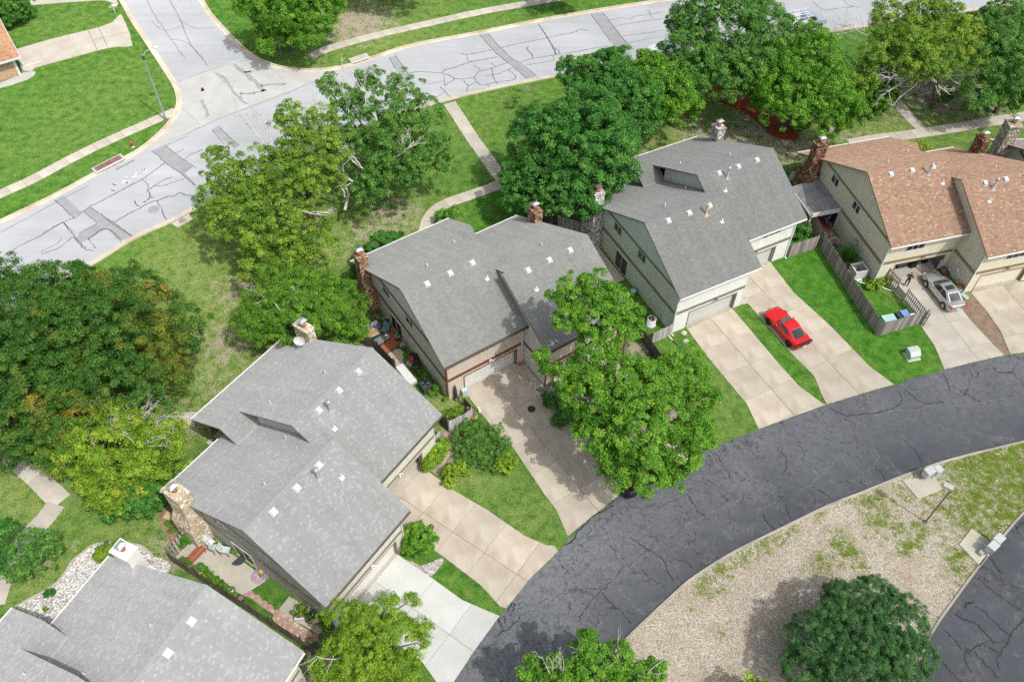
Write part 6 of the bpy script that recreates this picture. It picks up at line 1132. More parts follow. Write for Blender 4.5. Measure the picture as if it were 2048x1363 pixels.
    for s in (1, -1):
        mb = MB(); x = f0-.55; mb.ball((x, s*(hw*.99), zb(x)+.1), (.09, .12, .075), 0, 8, 5); mb.box((x-.03, s*hw*.9-.05, zb(x)+.0), (x+.03, s*hw*.9+.05, zb(x)+.07)); obj('wing_mirror', mb, pm, c)
        mb = MB(); xf = .5*L; mb.prism([(xf-.22, s*hw*.9, .62), (xf-.05, s*hw*.62, .62), (xf-.12, s*hw*.6, .74), (xf-.34, s*hw*.9, .74)], (0, 0, .012)); mb.prism([(xf-.02, s*hw*.40, .56), (xf-.02, s*hw*.74, .56), (xf-.02, s*hw*.74, .68), (xf-.02, s*hw*.40, .68)], (.03, 0, 0)); obj('headlight', mb, M['lamp'], c)
        mb = MB(); xr = -.5*L; mb.box((xr-.015, min(s*hw*.42, s*hw*.86), .74), (xr+.04, max(s*hw*.42, s*hw*.86), .88))
        if not tags.get('louvre'): mb.prism([(xr+.02, s*hw*.86, .76), (xr+.4, s*hw*.985, .8), (xr+.42, s*hw*.985, .88), (xr+.02, s*hw*.86, .9)], (0, s*.02, .01))
        obj('tail_light', mb, M['tail'], c)
    mb = MB(); xr = -.5*L-.03; mb.box((xr-.012, -.17, .5), (xr+.02, .17, .63)); obj('licence_plate', mb, M['plate'], c)
    if tags.get('spoiler'):
        mb = MB(); mb.box((-.5*L-.02, -.62*hw, .70), (-.5*L+.015, .62*hw, .90)); obj('rear_panel', mb, M['blk'], c)
        mb = MB(); mb.box((-.5*L+.0, -.8*hw, .985), (-.5*L+.17, .8*hw, 1.02)); obj('spoiler', mb, M['blk'], c)
        mb = MB(); mb.cbox((-.5*L-.03, 0, .8), (.012, .11, .045)); obj('badge', mb, M['rim'], c)
    if tags.get('hood'):
        for s in (1, -1):
            mb = MB(); mb.tube([(f0+.02, s*.34, zb(f0)+.05), ((f0+.5*L)/2, s*.38, st[-3][4]+.008), (.5*L-.5, s*.5, st[-2][4]-.0)], .016, 5); obj('hood_crease', mb, M['crease'], c)
    mb = MB(); mb.box((.5*L-.05, -.45*hw, .38), (.5*L+.02, .45*hw, .5)); obj('grille', mb, M['blk'], c)
    return c
M['red'] = carpaint('red_car_paint', (.62, .006, .008)); M['crease'] = paint('dark_red_crease', (.22, .004, .005), .4); M['silver'] = carpaint('silver_car_paint', (.52, .52, .50), .55, .32); M['whitecar'] = carpaint('white_car_paint', (.72, .73, .74)); M['greycar'] = carpaint('grey_truck_paint', (.46, .52, .60), .3)
coupe = ([(0, .78, .34, .84, .96), (.03, .88, .26, .88, .99), (.12, .97, .2, .9, 1.0), (.22, 1.0, .2, .9, .98), (.34, 1.0, .18, .88, .94), (.5, .97, .17, .87, .92), (.62, .97, .17, .87, .93), (.72, .98, .18, .86, .92), (.84, .98, .2, .82, .87), (.93, .93, .2, .74, .79), (.98, .8, .24, .64, .68), (1.0, .62, .3, .56, .6)], (.10, .33, .52, .69), 1.37)
sedan = ([(0, .8, .34, .88, .98), (.03, .9, .26, .92, 1.02), (.1, .97, .2, .93, 1.03), (.22, 1.0, .2, .92, 1.0), (.4, 1.0, .18, .9, .95), (.6, .99, .18, .88, .94), (.72, .98, .18, .87, .95), (.84, .97, .2, .84, .9), (.94, .9, .2, .76, .8), (.985, .76, .24, .66, .7), (1.0, .6, .3, .58, .62)], (.10, .29, .55, .735), 1.45)
def left_side(p, rz, hw): return (p.x+math.sin(rz)*hw, p.y-math.cos(rz)*hw, .05)
rz = R(117.2); car('red_coupe', 'glossy red two-door coupe with louvred rear window on the tan driveway', left_side(Vector((23.62, 49.32)), rz, .92), rz, 4.85, 1.94, 1.37, M['red'], 'rimdk', coupe, dict(axles=(.195, .785), wheel=.36, louvre=1, spoiler=1, hood=1))
rz = R(105.5); car('silver_sedan', 'silver four-door sedan with a dark sunroof outside the open garage', left_side(Vector((38.97, 54.15)), rz, .88), rz, 4.75, 1.86, 1.45, M['silver'], 'rim', sedan, dict(axles=(.19, .785), wheel=.335, doors=4, sunroof=1))
p = G(1331, 84, 1.4); car('white_car', 'white car on the far street mostly hidden behind the round trees', (p.x, p.y-.1, .02), R(197), 4.5, 1.8, 1.45, M['whitecar'], 'rim', sedan, dict(axles=(.19, .8), doors=4))
def pickup():
    p = G(1606, 38, 1.2); c = thing('pickup_truck', 'pale blue-grey pickup truck with a white service bed on the far street', 'pickup', (p.x, p.y, .02), R(20)); hw = .98
    def shell(nm, prof, mat, w=hw):
        mb = MB(); mb.prism([(x, -w, z) for x, z in prof], (0, 2*w, 0)); return obj(nm, mb, mat, c)
    shell('body', [(.15, .45), (3.0, .45), (3.02, .95), (2.9, 1.08), (1.75, 1.15), (.15, 1.15)], M['greycar'])
    mb = MB(); mb.mesh([(.2, -.93, 1.15), (1.85, -.93, 1.15), (1.85, .93, 1.15), (.2, .93, 1.15), (.3, -.78, 1.8), (1.2, -.78, 1.8), (1.2, .78, 1.8), (.3, .78, 1.8)], [(4, 5, 6, 7), (0, 1, 5, 4), (1, 2, 6, 5), (2, 3, 7, 6), (3, 0, 4, 7)]); obj('cab', mb, M['greycar'], c)
    mb = MB(); mb.poly([(1.83, -.84, 1.2), (1.83, .84, 1.2), (1.24, .72, 1.78), (1.24, -.72, 1.78)]); w = obj('windscreen', mb, M['cglass'], c); w.location = (.02, 0, .01)
    for s in (-1, 1): mb = MB(); mb.poly([(.45, s*.935, 1.22), (1.5, s*.935, 1.22), (1.12, s*.81, 1.74), (.5, s*.81, 1.74)]); obj('side_window', mb, M['cglass'], c)
    mb = MB(); mb.box((-2.4, -hw, .6), (.1, -hw+.45, 1.35)); mb.box((-2.4, hw-.45, .6), (.1, hw, 1.35)); mb.box((-2.4, -hw+.45, .6), (.1, hw-.45, .8)); obj('service_bed', mb, M['whitecar'], c)
    for x in (-2.3, -1.2, 0.0): mb = MB(); mb.tube([(x, -.9, 1.35), (x, -.9, 1.95), (x, .9, 1.95), (x, .9, 1.35)], .035, 6); obj('ladder_rack', mb, M['whitecar'], c)
    for s in (-.9, .9): mb = MB(); mb.tube([(-2.4, s, 1.98), (.9, s, 1.98)], .035, 6); obj('rack_rail', mb, M['whitecar'], c)
    for k in range(2): mb = MB(); mb.tube([(-2.5, -.3+k*.4, 2.03), (.6, -.3+k*.4, 2.03)], .05, 5); obj('ladder_side', mb, M['whitecar'], c)
    for x in (-1.55, 2.1):
        for s in (-1, 1): mb = MB(); n = 14; mb.mesh([(x+.38*math.cos(6.283*k/n), s*(hw-.25), .38+.38*math.sin(6.283*k/n)) for k in range(n)]+[(x+.38*math.cos(6.283*k/n), s*(hw+.02), .38+.38*math.sin(6.283*k/n)) for k in range(n)], [(k, (k+1) % n, n+(k+1) % n, n+k) for k in range(n)]+[tuple(range(n, 2*n))]); obj('wheel', mb, M['tyre'], c)
pickup()
# ------------------------------------------------------------------ street furniture
def at(k, x, y, z=0.0): return G(*k(x, y), z)
p = G(332, 240); T = thing('street_light', 'tall pale street light pole on the corner lawn, leaning shadow across the walk', 'street light', (p.x, p.y, 0))
mb = MB(); mb.tube([(0, 0, 0), (.0, .0, 4.2), (0, 0, 8.3)], [.13, .10, .065], 10); obj('pole', mb, M['metal'], T); mb = MB(); mb.tube([(0, 0, 8.0), (.35, .35, 8.35), (.9, .8, 8.45)], .035, 6); obj('arm', mb, M['metal'], T); mb = MB(); mb.ball((1.2, 1.05, 8.46), (.42, .3, .1), 0, 12, 6); obj('lamp_head', mb, M['offwhite'], T)
mb = MB(); mb.box((-.12, -.12, 7.6), (.12, .12, 8.05)); obj('bracket', mb, M['dkgutter'], T)
p = G(564, 116); T = thing('street_sign', 'green street name sign on a thin post under the corner tree', 'street sign', (p.x, p.y, 0), R(22))
mb = MB(); mb.tube([(0, 0, 0), (0, 0, 2.75)], .03, 6); obj('post', mb, M['metal'], T); mb = MB(); mb.box((-.55, -.012, 2.5), (.55, .012, 2.74)); obj('sign_blade', mb, paint('green_sign', (.01, .27, .17), .4), T); mb = MB(); mb.box((-.012, -.5, 2.26), (.012, .5, 2.48)); obj('sign_blade', mb, M['metal'], T)
p = at(KS, 578, 350); T = thing('fire_hydrant', 'red fire hydrant with a white foot on the grass verge', 'hydrant', (p.x, p.y, 0))
rh = paint('faded_hydrant_red', (.55, .10, .10), .5, .15); mb = MB(); mb.lathe([(.16, .0), (.16, .06), (.11, .08), (.11, .12)], 12); obj('foot', mb, M['white'], T); mb = MB(); mb.lathe([(.11, .12), (.11, .55), (.15, .57), (.15, .61), (.12, .64), (.09, .74), (.03, .79), (.03, .84), (0, .84)], 12); obj('barrel', mb, rh, T)
for d in ((1, 0), (-1, 0), (0, -1)): mb = MB(); mb.tube([(d[0]*.08, d[1]*.08, .44), (d[0]*.2, d[1]*.2, .44)], .06, 8); obj('nozzle', mb, rh, T)
def inlet(k, a, b, label, slots, red):
    A, B = at(k, *a), at(k, *b); d = B-A; L = d.length; rz = math.atan2(d.y, d.x); T = thing('storm_drain', label, 'storm drain', (A.x, A.y, 0), rz)
    mb = MB(); mb.box((-.15, -.05, 0), (L+.15, 1.05, .2)); obj('concrete_box', mb, M['conc_pale'], T)
    mb = MB(); mb.box((.08, .16, .2), (L-.08, .88, .23)); obj('lid', mb, red, T)
    n = slots
    for i in range(n): mb = MB(); mb.box((L*i/n+.08, -.062, .05), (L*(i+1)/n-.08, -.045, .17)); obj('opening', mb, M['blk'], T)
    mb = MB(); mb.box((-.1, -.12, .172), (L+.1, -.0, .215)); obj('lip', mb, M['white'], T)
inlet(KS, (195, 640), (488, 490), 'storm drain with a red-brown lid and four dark openings beside the hydrant', 4, grainy('rusty_lid', (.16, .08, .07), (.30, .17, .15), 3, 20)); inlet(K2, (165, 375), (258, 345), 'small pale storm drain on the far kerb by the corner tree', 2, M['conc_tan'])
mb = MB(); q = gp(KS, (1000, 1185), (1185, 1085), (1230, 1135), (1065, 1230)); mb.prism(flat(q, 0), (0, 0, .05)); struct('manhole_pad', mb, M['conc_walk'])
def cover(label, k, x, y, r, mat, z): p = at(k, x, y); mb = MB(); mb.lathe([(r, z), (r, z+.02), (r*.85, z+.024), (0, z+.024)], 20); o = obj('manhole_cover', mb, mat, None, (p.x, p.y, 0), label=label, category='manhole cover')
iron = grainy('cast_iron', (.12, .11, .1), (.25, .23, .2), 6, 30)
cover('iron cover in the pinkish concrete pad at the kerb', KS, 1120, 1155, .36, grainy('rusty_iron', (.25, .19, .16), (.42, .35, .3), 6, 30), .05); cover('worn grey manhole cover in the wheel track of the pale street', KS, 803, 1030, .55, M['patch'], .012); cover('round cover in the lawn behind the big round tree', K2, 1185, 525, .4, iron, .0)
for lab, x, y in (('round stepping stone nearest the white garage corner', 940, 722), ('round stepping stone farther out on the lawn by the white garage', 968, 835)):
    p = at(KC, x, y); mb = MB(); mb.lathe([(.26, 0), (.26, .05), (0, .06)], 16); obj('stepping_stone', mb, M['conc_walk'], None, (p.x, p.y, 0), label=lab, category='stepping stone', group='round stepping stones')
p = G(1850, 1044); T = thing('lamp_post', 'slim dark lamp post with a square pale head on the gravel island', 'lamp post', (p.x, p.y, .05), R(-30)); mb = MB(); mb.box((-.05, -.05, 0), (.05, .05, 5.0)); mb.box((-.13, -.13, 0), (.13, .13, .12)); obj('post', mb, paint('bronze_post', (.17, .145, .115), .4), T); mb = MB(); mb.box((-.62, -.22, 4.98), (.06, .22, 5.2)); obj('lamp_head', mb, paint('pale_lamp_head', (.42, .41, .38), .4), T)
# mailbox clusters
def pad(name, pts, lab): mb = MB(); c = sum(pts, Vector((0, 0, 0)))/4; mb.prism([(q.x-c.x, q.y-c.y, 0) for q in pts], (0, 0, .1)); return obj(name, mb, M['pad'], None, (c.x, c.y, .03), label=lab, category='concrete pad')
pad('concrete_pad', gp(KM, (20, 345), (200, 560), (475, 445), (385, 300)), 'tan concrete pad at the feet of the mailboxes on the lane side'); pad('concrete_pad', gp(KM, (665, 1075), (805, 895), (1075, 1080), (900, 1320)), 'tan concrete pad at the feet of the mailboxes on the parking side')
def mailbox(label, p, rz, w=.78, d=.55, h=1.1, small=False):
    T = thing('mailbox_cluster', label, 'mailbox', (p.x, p.y, .13), rz, 'metal mailbox clusters'); mb = MB(); mb.box((-.14, -.12, 0), (.14, .12, .45)); mb.box((-.25, -.22, 0), (.25, .22, .03)); obj('pedestal', mb, M['metal'], T)
    mb = MB(); mb.box((-w/2, -d/2, .42), (w/2, d/2, h)); mb.box((-w/2-.02, -d/2-.02, h), (w/2+.02, d/2+.02, h+.03)); obj('cabinet', mb, paint('mailbox_grey', (.52, .53, .52), .4, .06, 3, .2), T)
    for i in range(2):
        for j in range(4): mb = MB(); x = -w/2+.04+i*(w-.08)/2; z = .46+j*(h-.48)/4; mb.box((x, -d/2-.012, z), (x+(w-.08)/2-.02, -d/2, z+(h-.48)/4-.02)); obj('mail_door', mb, M['ventm'], T)
rzA = R(22)
mailbox('left mailbox cluster of the pair beside the lane', at(KM, 280, 318), R(24)+math.pi, .8); mailbox('right mailbox cluster of the pair beside the lane', at(KM, 372, 300), R(24)+math.pi, .55)
mailbox('mailbox cluster nearest the pad centre beside the parking asphalt', at(KM, 985, 1165), R(38), .75); mailbox('outer mailbox cluster at the kerb of the parking asphalt', at(KM, 1050, 1085), R(38), .75)
p = at(KM, 905, 1180); mb = MB(); mb.box((-.22, -.16, 0), (.22, .16, .34)); obj('parcel_box', mb, M['ventm'], None, (p.x, p.y, .13), R(38), label='low grey parcel box on the pad beside the parking mailboxes', category='parcel box')
# green utility cabinet on the lawn
p = G(1823, 712); T = thing('utility_cabinet', 'pale green metal utility cabinet on the lawn near the lane', 'utility box', (p.x, p.y, 0), R(14)); gm = paint('pale_green_metal', (.42, .50, .46), .5, .08)
mb = MB(); mb.prism([(-.5, -.44, 0), (-.5, .4, 0), (-.5, .4, .82), (-.5, -.1, .82), (-.5, -.44, .52)], (.98, 0, 0)); obj('cabinet', mb, gm, T); mb = MB(); mb.prism([(-.53, .43, .82), (-.53, -.12, .82), (-.53, -.12, .85), (-.53, .43, .85)], (1.04, 0, 0)); obj('lid', mb, gm, T); mb = MB(); mb.box((-.62, -.55, 0), (.6, .5, .05)); obj('plinth', mb, M['pad'], T); mb = MB(); mb.box((-.13, -.12, .853), (.1, .05, .858)); obj('warning_label', mb, paint('label_yellow', (.6, .55, .22), .5), T)
p = G(231, 27); T = thing('mailbox', 'white kerbside mailbox on a post by the top left driveway', 'mailbox', (p.x, p.y, 0), R(10)); mb = MB(); mb.box((-.06, -.06, 0), (.06, .06, 1.1)); mb.box((-.5, -.05, .85), (.5, .05, .97)); obj('post', mb, M['offwhite'], T); mb = MB(); mb.prism([(-.1, -.11, .97), (-.1, .11, .97), (-.1, .11, 1.12), (-.1, .05, 1.2), (-.1, -.05, 1.2), (-.1, -.11, 1.12)], (.62, 0, 0)); obj('box', mb, M['white'], T)
# rubbish bag and air conditioners
p = G(1258, 988); T = thing('rubbish_bag', 'shiny black bag at the lane edge under the tall front tree', 'rubbish bag', (p.x, p.y, 0)); mb = MB(); vs = []; n = 16
for i in range(9):
    a = math.pi*i/8
    for j in range(n): t = 6.283*j/n; r = .55*(1+.08*math.sin(5*t+i)+rnd.gauss(0, .02)); vs.append((r*math.sin(a)*math.cos(t), r*math.sin(a)*math.sin(t), max(0, .42+.5*math.cos(a))))
mb.mesh(vs, [(i*n+j, (i+1)*n+j, (i+1)*n+(j+1) % n, i*n+(j+1) % n) for i in range(8) for j in range(n)], 0, True); obj('bag', mb, paint('black_polythene', (.015, .016, .019), .22), T)
def ac_unit(label, p, mat, rnd_=False, w=.85, h=.85, rz=0.0, fan='blk'):
    T = thing('air_conditioner', label, 'air conditioner', (p.x, p.y, 0), rz); mb = MB()
    if rnd_: mb.lathe([(w/2+.06, 0), (w/2+.06, .06), (w/2, .07), (w/2, h), (w/2-.07, h+.02), (w/2-.07, h-.06), (0, h-.08)], 20)
    else: mb.box((-w/2, -w/2, .05), (w/2, w/2, h-.05)); mb.prism([(-w/2-.02, -w/2-.02, h-.05), (w/2+.02, -w/2-.02, h-.05), (w/2+.02, w/2+.02, h-.05), (-w/2-.02, w/2+.02, h-.05)], (0, 0, .05))
    obj('casing', mb, mat, T); g = MB(); g.lathe([(w*.37, h+.012), (0, h+.016)], 18); f = obj('fan_grille', g, M[fan], T)
    for k in range(3): t = k*2.094; b = MB(); b.mesh([(.05*math.cos(t), .05*math.sin(t), h+.02), (w*.34*math.cos(t-.3), w*.34*math.sin(t-.3), h+.022), (w*.34*math.cos(t+.25), w*.34*math.sin(t+.25), h+.026)], [(0, 1, 2)]); obj('fan_blade', b, M['metal'], f)
    if not rnd_:
        for s in range(5): b = MB(); z = .14+s*(h-.3)/5; b.box((-w/2-.008, -w/2-.008, z), (w/2+.008, w/2+.008, z+.05)); obj('louvre', b, mat, T)
ac_unit('dark square air conditioner beside the shaded beige wall', G(852.5, 780), paint('dark_ac', (.06, .065, .068), .5), False, .8, .9, R(34)); ac_unit('round white air conditioner behind the grey fence panel', at(KC, 488, 600), paint('white_ac', (.62, .64, .63), .4), True, .82, .8)
T = thing('ac_enclosure', 'white slatted box round an air conditioner against the khaki wall', 'enclosure', tuple(G(1712, 551)), R(15)); wt = M['offwhite']
for sx in (-.6, .6):
    for sy in (-.55, .55): mb = MB(); mb.box((sx-.04, sy-.04, 0), (sx+.04, sy+.04, 1.12)); obj('post', mb, wt, T)
for k in range(7):
    z = .1+k*.145
    for a, b in (((-.6, -.6), (.6, -.57)), ((-.6, .57), (.6, .6)), ((-.65, -.55), (-.62, .55)), ((.62, -.55), (.65, .55))): mb = MB(); mb.box((a[0], a[1], z), (b[0], b[1], z+.125)); obj('slat', mb, wt, T)
for a, b in (((-.66, -.62), (.66, -.5)), ((-.66, .5), (.66, .62)), ((-.66, -.5), (-.54, .5)), ((.54, -.5), (.66, .5))): mb = MB(); mb.box((*a, 1.1), (*b, 1.14)); obj('rail', mb, wt, T)
ac_unit('grey air conditioner inside the white slatted box', G(1712, 551), paint('grey_ac', (.25, .26, .27), .5), False, .8, .8, R(15))
# ------------------------------------------------------------------ pots and furniture
def plantpot(label, p, r, h, mat, leaf=None, cat='flower pot', z=0.0, soil=True, group=None, flower=None, square=False):
    T = thing('flower_pot', label, cat, (p.x, p.y, z), rnd.uniform(0, 1), group); mb = MB()
    if square: mb.prism([(-r, -r, 0), (r, -r, 0), (r, r, 0), (-r, r, 0)], (0, 0, h)); mb2 = MB(); mb2.box((-r*.82, -r*.82, h-.02), (r*.82, r*.82, h+.004)); 
    else: mb.lathe([(r*.72, 0), (r*.95, h*.85), (r, h*.86), (r*1.02, h), (r*.86, h), (r*.84, h-.05)], 14); mb2 = MB(); mb2.lathe([(r*.85, h-.05), (0, h-.04)], 14)
    obj('pot', mb, mat, T); obj('soil', mb2, M['bark'], T)
    if leaf:
        me, _ = crown([((0, 0, h+r*.5), r*.85, .8)], (0, 0, 0), FOL[leaf], ls=.07, wd=.55, rp=.22, per=50); o = link('foliage', me, T)
        if flower:
            mb = MB()
            for _ in range(16): a = rnd.uniform(0, 6.28); q = r*rnd.uniform(.1, .9); mb.ball((q*math.cos(a), q*math.sin(a), h+r*rnd.uniform(.6, 1.2)), .05, 0, 5, 3)
            obj('flowers', mb, flower, T, kind='stuff')
    return T
fl_y = paint('yellow_petals', (.75, .48, .02), .7); fl_w = paint('white_petals', (.8, .8, .76), .7); fl_p = paint('pink_petals', (.66, .12, .42), .7); fl_r = paint('red_petals', (.6, .05, .04), .7); fl_o = paint('orange_petals', (.7, .22, .02), .7)
terra = grainy('terracotta', (.40, .14, .06), (.56, .24, .12), 5, 25, .4, .85); wpot = paint('white_pot', (.72, .70, .66), .6); gpot = paint('grey_green_pot', (.13, .17, .16), .6); dpot = paint('dark_pot', (.05, .06, .065), .5); bpot = paint('brown_pot', (.17, .07, .04), .6)
slab_area('patio', gp(KA, (245, 200), (310, 235), (520, 330), (700, 440), (870, 560), (940, 650), (1000, 690), (840, 790), (760, 835), (590, 740), (380, 560), (120, 500), (60, 440), (230, 260)), R(55), [], [], M['conc_walk'])
slab_area('patio', gp(KA, (1250, 850), (1400, 930), (1580, 1040), (1660, 1130), (1560, 1250), (1400, 1150), (1300, 1110), (1140, 990)), R(55), [], [], M['conc_walk'])
sheet('lawn_patch', gp(KA, (1010, 690), (1250, 835), (1130, 990), (1090, 985), (850, 790)), .014, M['lawn']); bpy.data.objects['lawn_patch'].data.attributes.new('lush', 'FLOAT', 'POINT')
sheet('pebble_bed', gp(KA, (770, 835), (850, 795), (1090, 985), (1140, 995), (1310, 1110), (1470, 1215), (1560, 1265), (1490, 1340), (1380, 1350), (1080, 1095), (760, 870)), .012, M['pebble'])
sheet('lawn_patch', gp(KA, (765, 840), (820, 850), (920, 920), (1080, 1035), (1085, 1060), (1070, 1090), (880, 960), (780, 900)), .016, M['lawn'])
T = thing('stepping_path', 'pink square stepping stones across the patio strip', 'stepping stones', tuple(at(KA, 840, 825)))
pk = grainy('pink_paver', (.38, .22, .20), (.52, .34, .31), 4, 25)
for i, (x, y) in enumerate(((840, 825), (915, 870), (985, 930), (1045, 970), (1120, 1030), (1180, 1100), (1255, 1160), (1330, 1210), (1410, 1260), (1520, 1285))):
    p = at(KA, x, y)-T.location; mb = MB(); n = 8; mb.prism([(.26*math.cos(k*6.283/n+.4)*(1.12 if k % 2 else .95), .26*math.sin(k*6.283/n+.4), 0) for k in range(n)], (0, 0, .05)); obj('stepping_stone', mb, pk, T, (p.x, p.y, .0), R(20+rnd.uniform(-15, 15)))
# red slatted bench on the concrete patio
M['redwood'] = wood('red_stained_board', (.34, .10, .06), (.50, .17, .10))
p = at(KA, 290, 437); T = thing('bench', 'low red slatted bench on the concrete patio', 'bench', (p.x, p.y, .05), R(57))
for k in range(4): mb = MB(); mb.box((-.75, -.34+k*.175, .42), (.75, -.19+k*.175, .46)); obj('slat', mb, M['redwood'], T)
for sx in (-.6, .6):
    for sy in (-.25, .28): mb = MB(); mb.box((sx-.04, sy-.04, 0), (sx+.04, sy+.04, .42)); obj('leg', mb, M['redwood'], T)
pale = paint('pale_green_sling', (.60, .66, .62), .7); frame = paint('dark_frame', (.07, .09, .085), .4, .1, 4, .4)
def patio_chair(label, p, rz, seat, group='patio chairs', z=.05, w=.56):
    T = thing('patio_chair', label, 'chair', (p.x, p.y, z), rz, group); mb = MB(); mb.box((-w/2, -.28, .40), (w/2, .28, .44)); obj('seat', mb, seat, T); mb = MB(); mb.mesh([(-w/2, .26, .43), (w/2, .26, .43), (w/2, .46, 1.02), (-w/2, .46, 1.02), (-w/2, .30, .43), (w/2, .30, .43), (w/2, .5, 1.02), (-w/2, .5, 1.02)], [(0, 1, 2, 3), (4, 7, 6, 5), (0, 4, 5, 1), (3, 2, 6, 7), (0, 3, 7, 4), (1, 5, 6, 2)]); obj('backrest', mb, seat, T)
    for s in (-1, 1):
        mb = MB(); mb.tube([(s*(w/2+.03), -.3, 0), (s*(w/2+.03), -.28, .62), (s*(w/2+.03), .3, .62), (s*(w/2+.03), .32, 0)], .022, 5); obj('arm', mb, frame, T)
        mb = MB(); mb.tube([(s*w/2, .3, .42), (s*w/2, .5, 1.04)], .02, 5); obj('back_post', mb, frame, T)
    return T
patio_chair('pale sling chair nearer the sliding door on the concrete patio', at(KA, 600, 395), R(80), pale); patio_chair('pale sling chair nearer the white grill on the concrete patio', at(KA, 515, 365), R(110), pale)
# white barbecue grill
p = at(KA, 395, 290); T = thing('barbecue', 'pale covered barbecue grill at the foot of the cream chimney', 'barbecue', (p.x, p.y, .05), R(-35)); wg = paint('grill_enamel', (.66, .70, .67), .4)
mb = MB(); mb.box((-.45, -.28, .1), (.45, .28, .75)); obj('cart', mb, wg, T); mb = MB(); mb.prism([(-.45, -.3, .75), (-.45, .3, .75), (-.45, .3, .95), (-.45, .12, 1.12), (-.45, -.16, 1.1), (-.45, -.3, .92)], (.9, 0, 0)); obj('hood', mb, wg, T); mb = MB(); mb.box((.45, -.25, .78), (.85, .25, .82)); mb.box((-.75, -.25, .78), (-.45, .25, .82)); obj('side_shelf', mb, wg, T); mb = MB(); mb.tube([(-.3, -.36, .95), (.3, -.36, .95)], .02, 6); obj('handle', mb, M['metal'], T)
p = at(KA, 735, 470); mb = MB(); n = 14; mb.prism([(.58*math.cos(math.pi*k/n), .62*math.sin(math.pi*k/n), 0) for k in range(n+1)], (0, 0, .02)); obj('door_mat', mb, paint('charcoal_mat', (.06, .068, .075), .95, .1, 20), None, (p.x-.2, p.y+.15, .052), R(55.6+85+90), label='half-round charcoal door mat on the concrete patio', category='door mat')
p = at(KA, 940, 640); T = thing('coiled_hose', 'lavender garden hose coiled at the edge of the small lawn', 'hose', (p.x, p.y, .05)); hs = paint('lavender_hose', (.50, .36, .56), .5)
for k in range(6): mb = MB(); r = .2+k*.075; mb.tube([(r*math.cos(t*.4)+rnd.gauss(0, .012), r*math.sin(t*.4)+rnd.gauss(0, .012), .03+(k % 2)*.03) for t in range(17)], .025, 5); obj('coil', mb, hs, T)
p = at(KA, 962, 598); mb = MB(); mb.lathe([(.12, 0), (.15, .32), (.0, .32)], 10); obj('bucket', mb, fl_y, None, (p.x, p.y, .05), label='small yellow bucket against the wall by the coiled hose', category='bucket')
plantpot('round white pot at the rear corner of the concrete patio', at(KA, 208, 533), .32, .35, wpot, 'willow'); plantpot('round white pot nearer the leafy plants on the concrete patio', at(KA, 322, 592), .34, .38, wpot, 'green'); plantpot('small grey pot beside the see-through fence', at(KA, 140, 500), .2, .3, gpot, 'green')
plantpot('square white planter with yellow flowers in the pot corner', at(KA, 1398, 1040), .5, .5, M['white'], 'willow', 'planter', flower=fl_y, square=True); plantpot('pink-rimmed bowl planter in the pot corner', at(KA, 1540, 1062), .3, .34, paint('pinkish_pot', (.52, .36, .34), .6), 'willow', flower=fl_w); plantpot('dark green filled pot in the pot corner', at(KA, 1475, 1108), .3, .34, dpot, 'green'); plantpot('dark empty pot between the planters of the pot corner', at(KA, 1532, 1122), .27, .33, gpot); plantpot('terracotta pot in the pot corner', at(KA, 1620, 1115), .27, .38, terra, 'locust'); plantpot('small pale pot behind the terracotta pot', at(KA, 1612, 1165), .22, .25, wpot, 'willow'); plantpot('brown pot at the fence end of the pot corner', at(KA, 1660, 1160), .22, .3, bpot)
plantpot('terracotta dish beneath the dark green pot', at(KA, 1478, 1142), .2, .16, terra); plantpot('brown urn among the stacked patio clutter', at(KA, 600, 780), .22, .36, bpot, 'willow'); plantpot('pale urn among the stacked patio clutter', at(KA, 655, 815), .24, .34, wpot, 'green', flower=fl_w); plantpot('grey urn among the stacked patio clutter', at(KA, 690, 850), .2, .3, gpot, 'willow'); plantpot('dark pot at the lawn end of the stacked patio clutter', at(KA, 750, 885), .26, .32, dpot)
p = at(K6, 1000, 405); mb = MB(); mb.box((-.5, -.3, 0), (.5, .3, .22)); obj('planter_box', mb, paint('raw_pine', (.62, .48, .28), .8), None, (p.x, p.y, 0), R(-20), label='pale wooden planter box in the dirt bed by the cream chimney', category='planter')
mb = MB(); ribbon(mb, arc(gp(crop(300, 900, 4.01), (165, 485), (115, 530), (105, 600), (150, 660), (200, 730), (250, 765)), 24), -.05, .05, .07); obj('bed_edging', mb, terra, None, label='curved red edging strip round the dirt bed', category='edging')
# brick terrace with the outdoor lounge
tb = sheet('terrace', gp(KB, (300, 190), (440, 130), (640, 270), (730, 420), (640, 500), (470, 580), (420, 510), (270, 330)), .02, M['joint'])
M['redbrick'] = grainy('red_paver', (.30, .085, .045), (.46, .16, .085), 3, 30)
E2 = HP['B']; ru = R(E2[2])
q0 = [Vector((p.x, p.y)) for p in gp(KB, (300, 190), (440, 130), (640, 270), (730, 420), (640, 500), (470, 580), (420, 510), (270, 330))]
slabs(tb, q0, ru, [-2.4+.22*i*2 for i in range(9)], [5.5+.44*i for i in range(12)], M['redbrick'], 'paver', .04, .006, (E2[0], E2[1]))
hexm = grainy('hex_paver', (.44, .38, .28), (.58, .52, .40), 3, 25); T0 = sheet('paver_path', gp(KB, (500, 575), (640, 510), (720, 480), (760, 560), (740, 600), (790, 730), (690, 770), (640, 760)), .012, M['joint']); n = 0
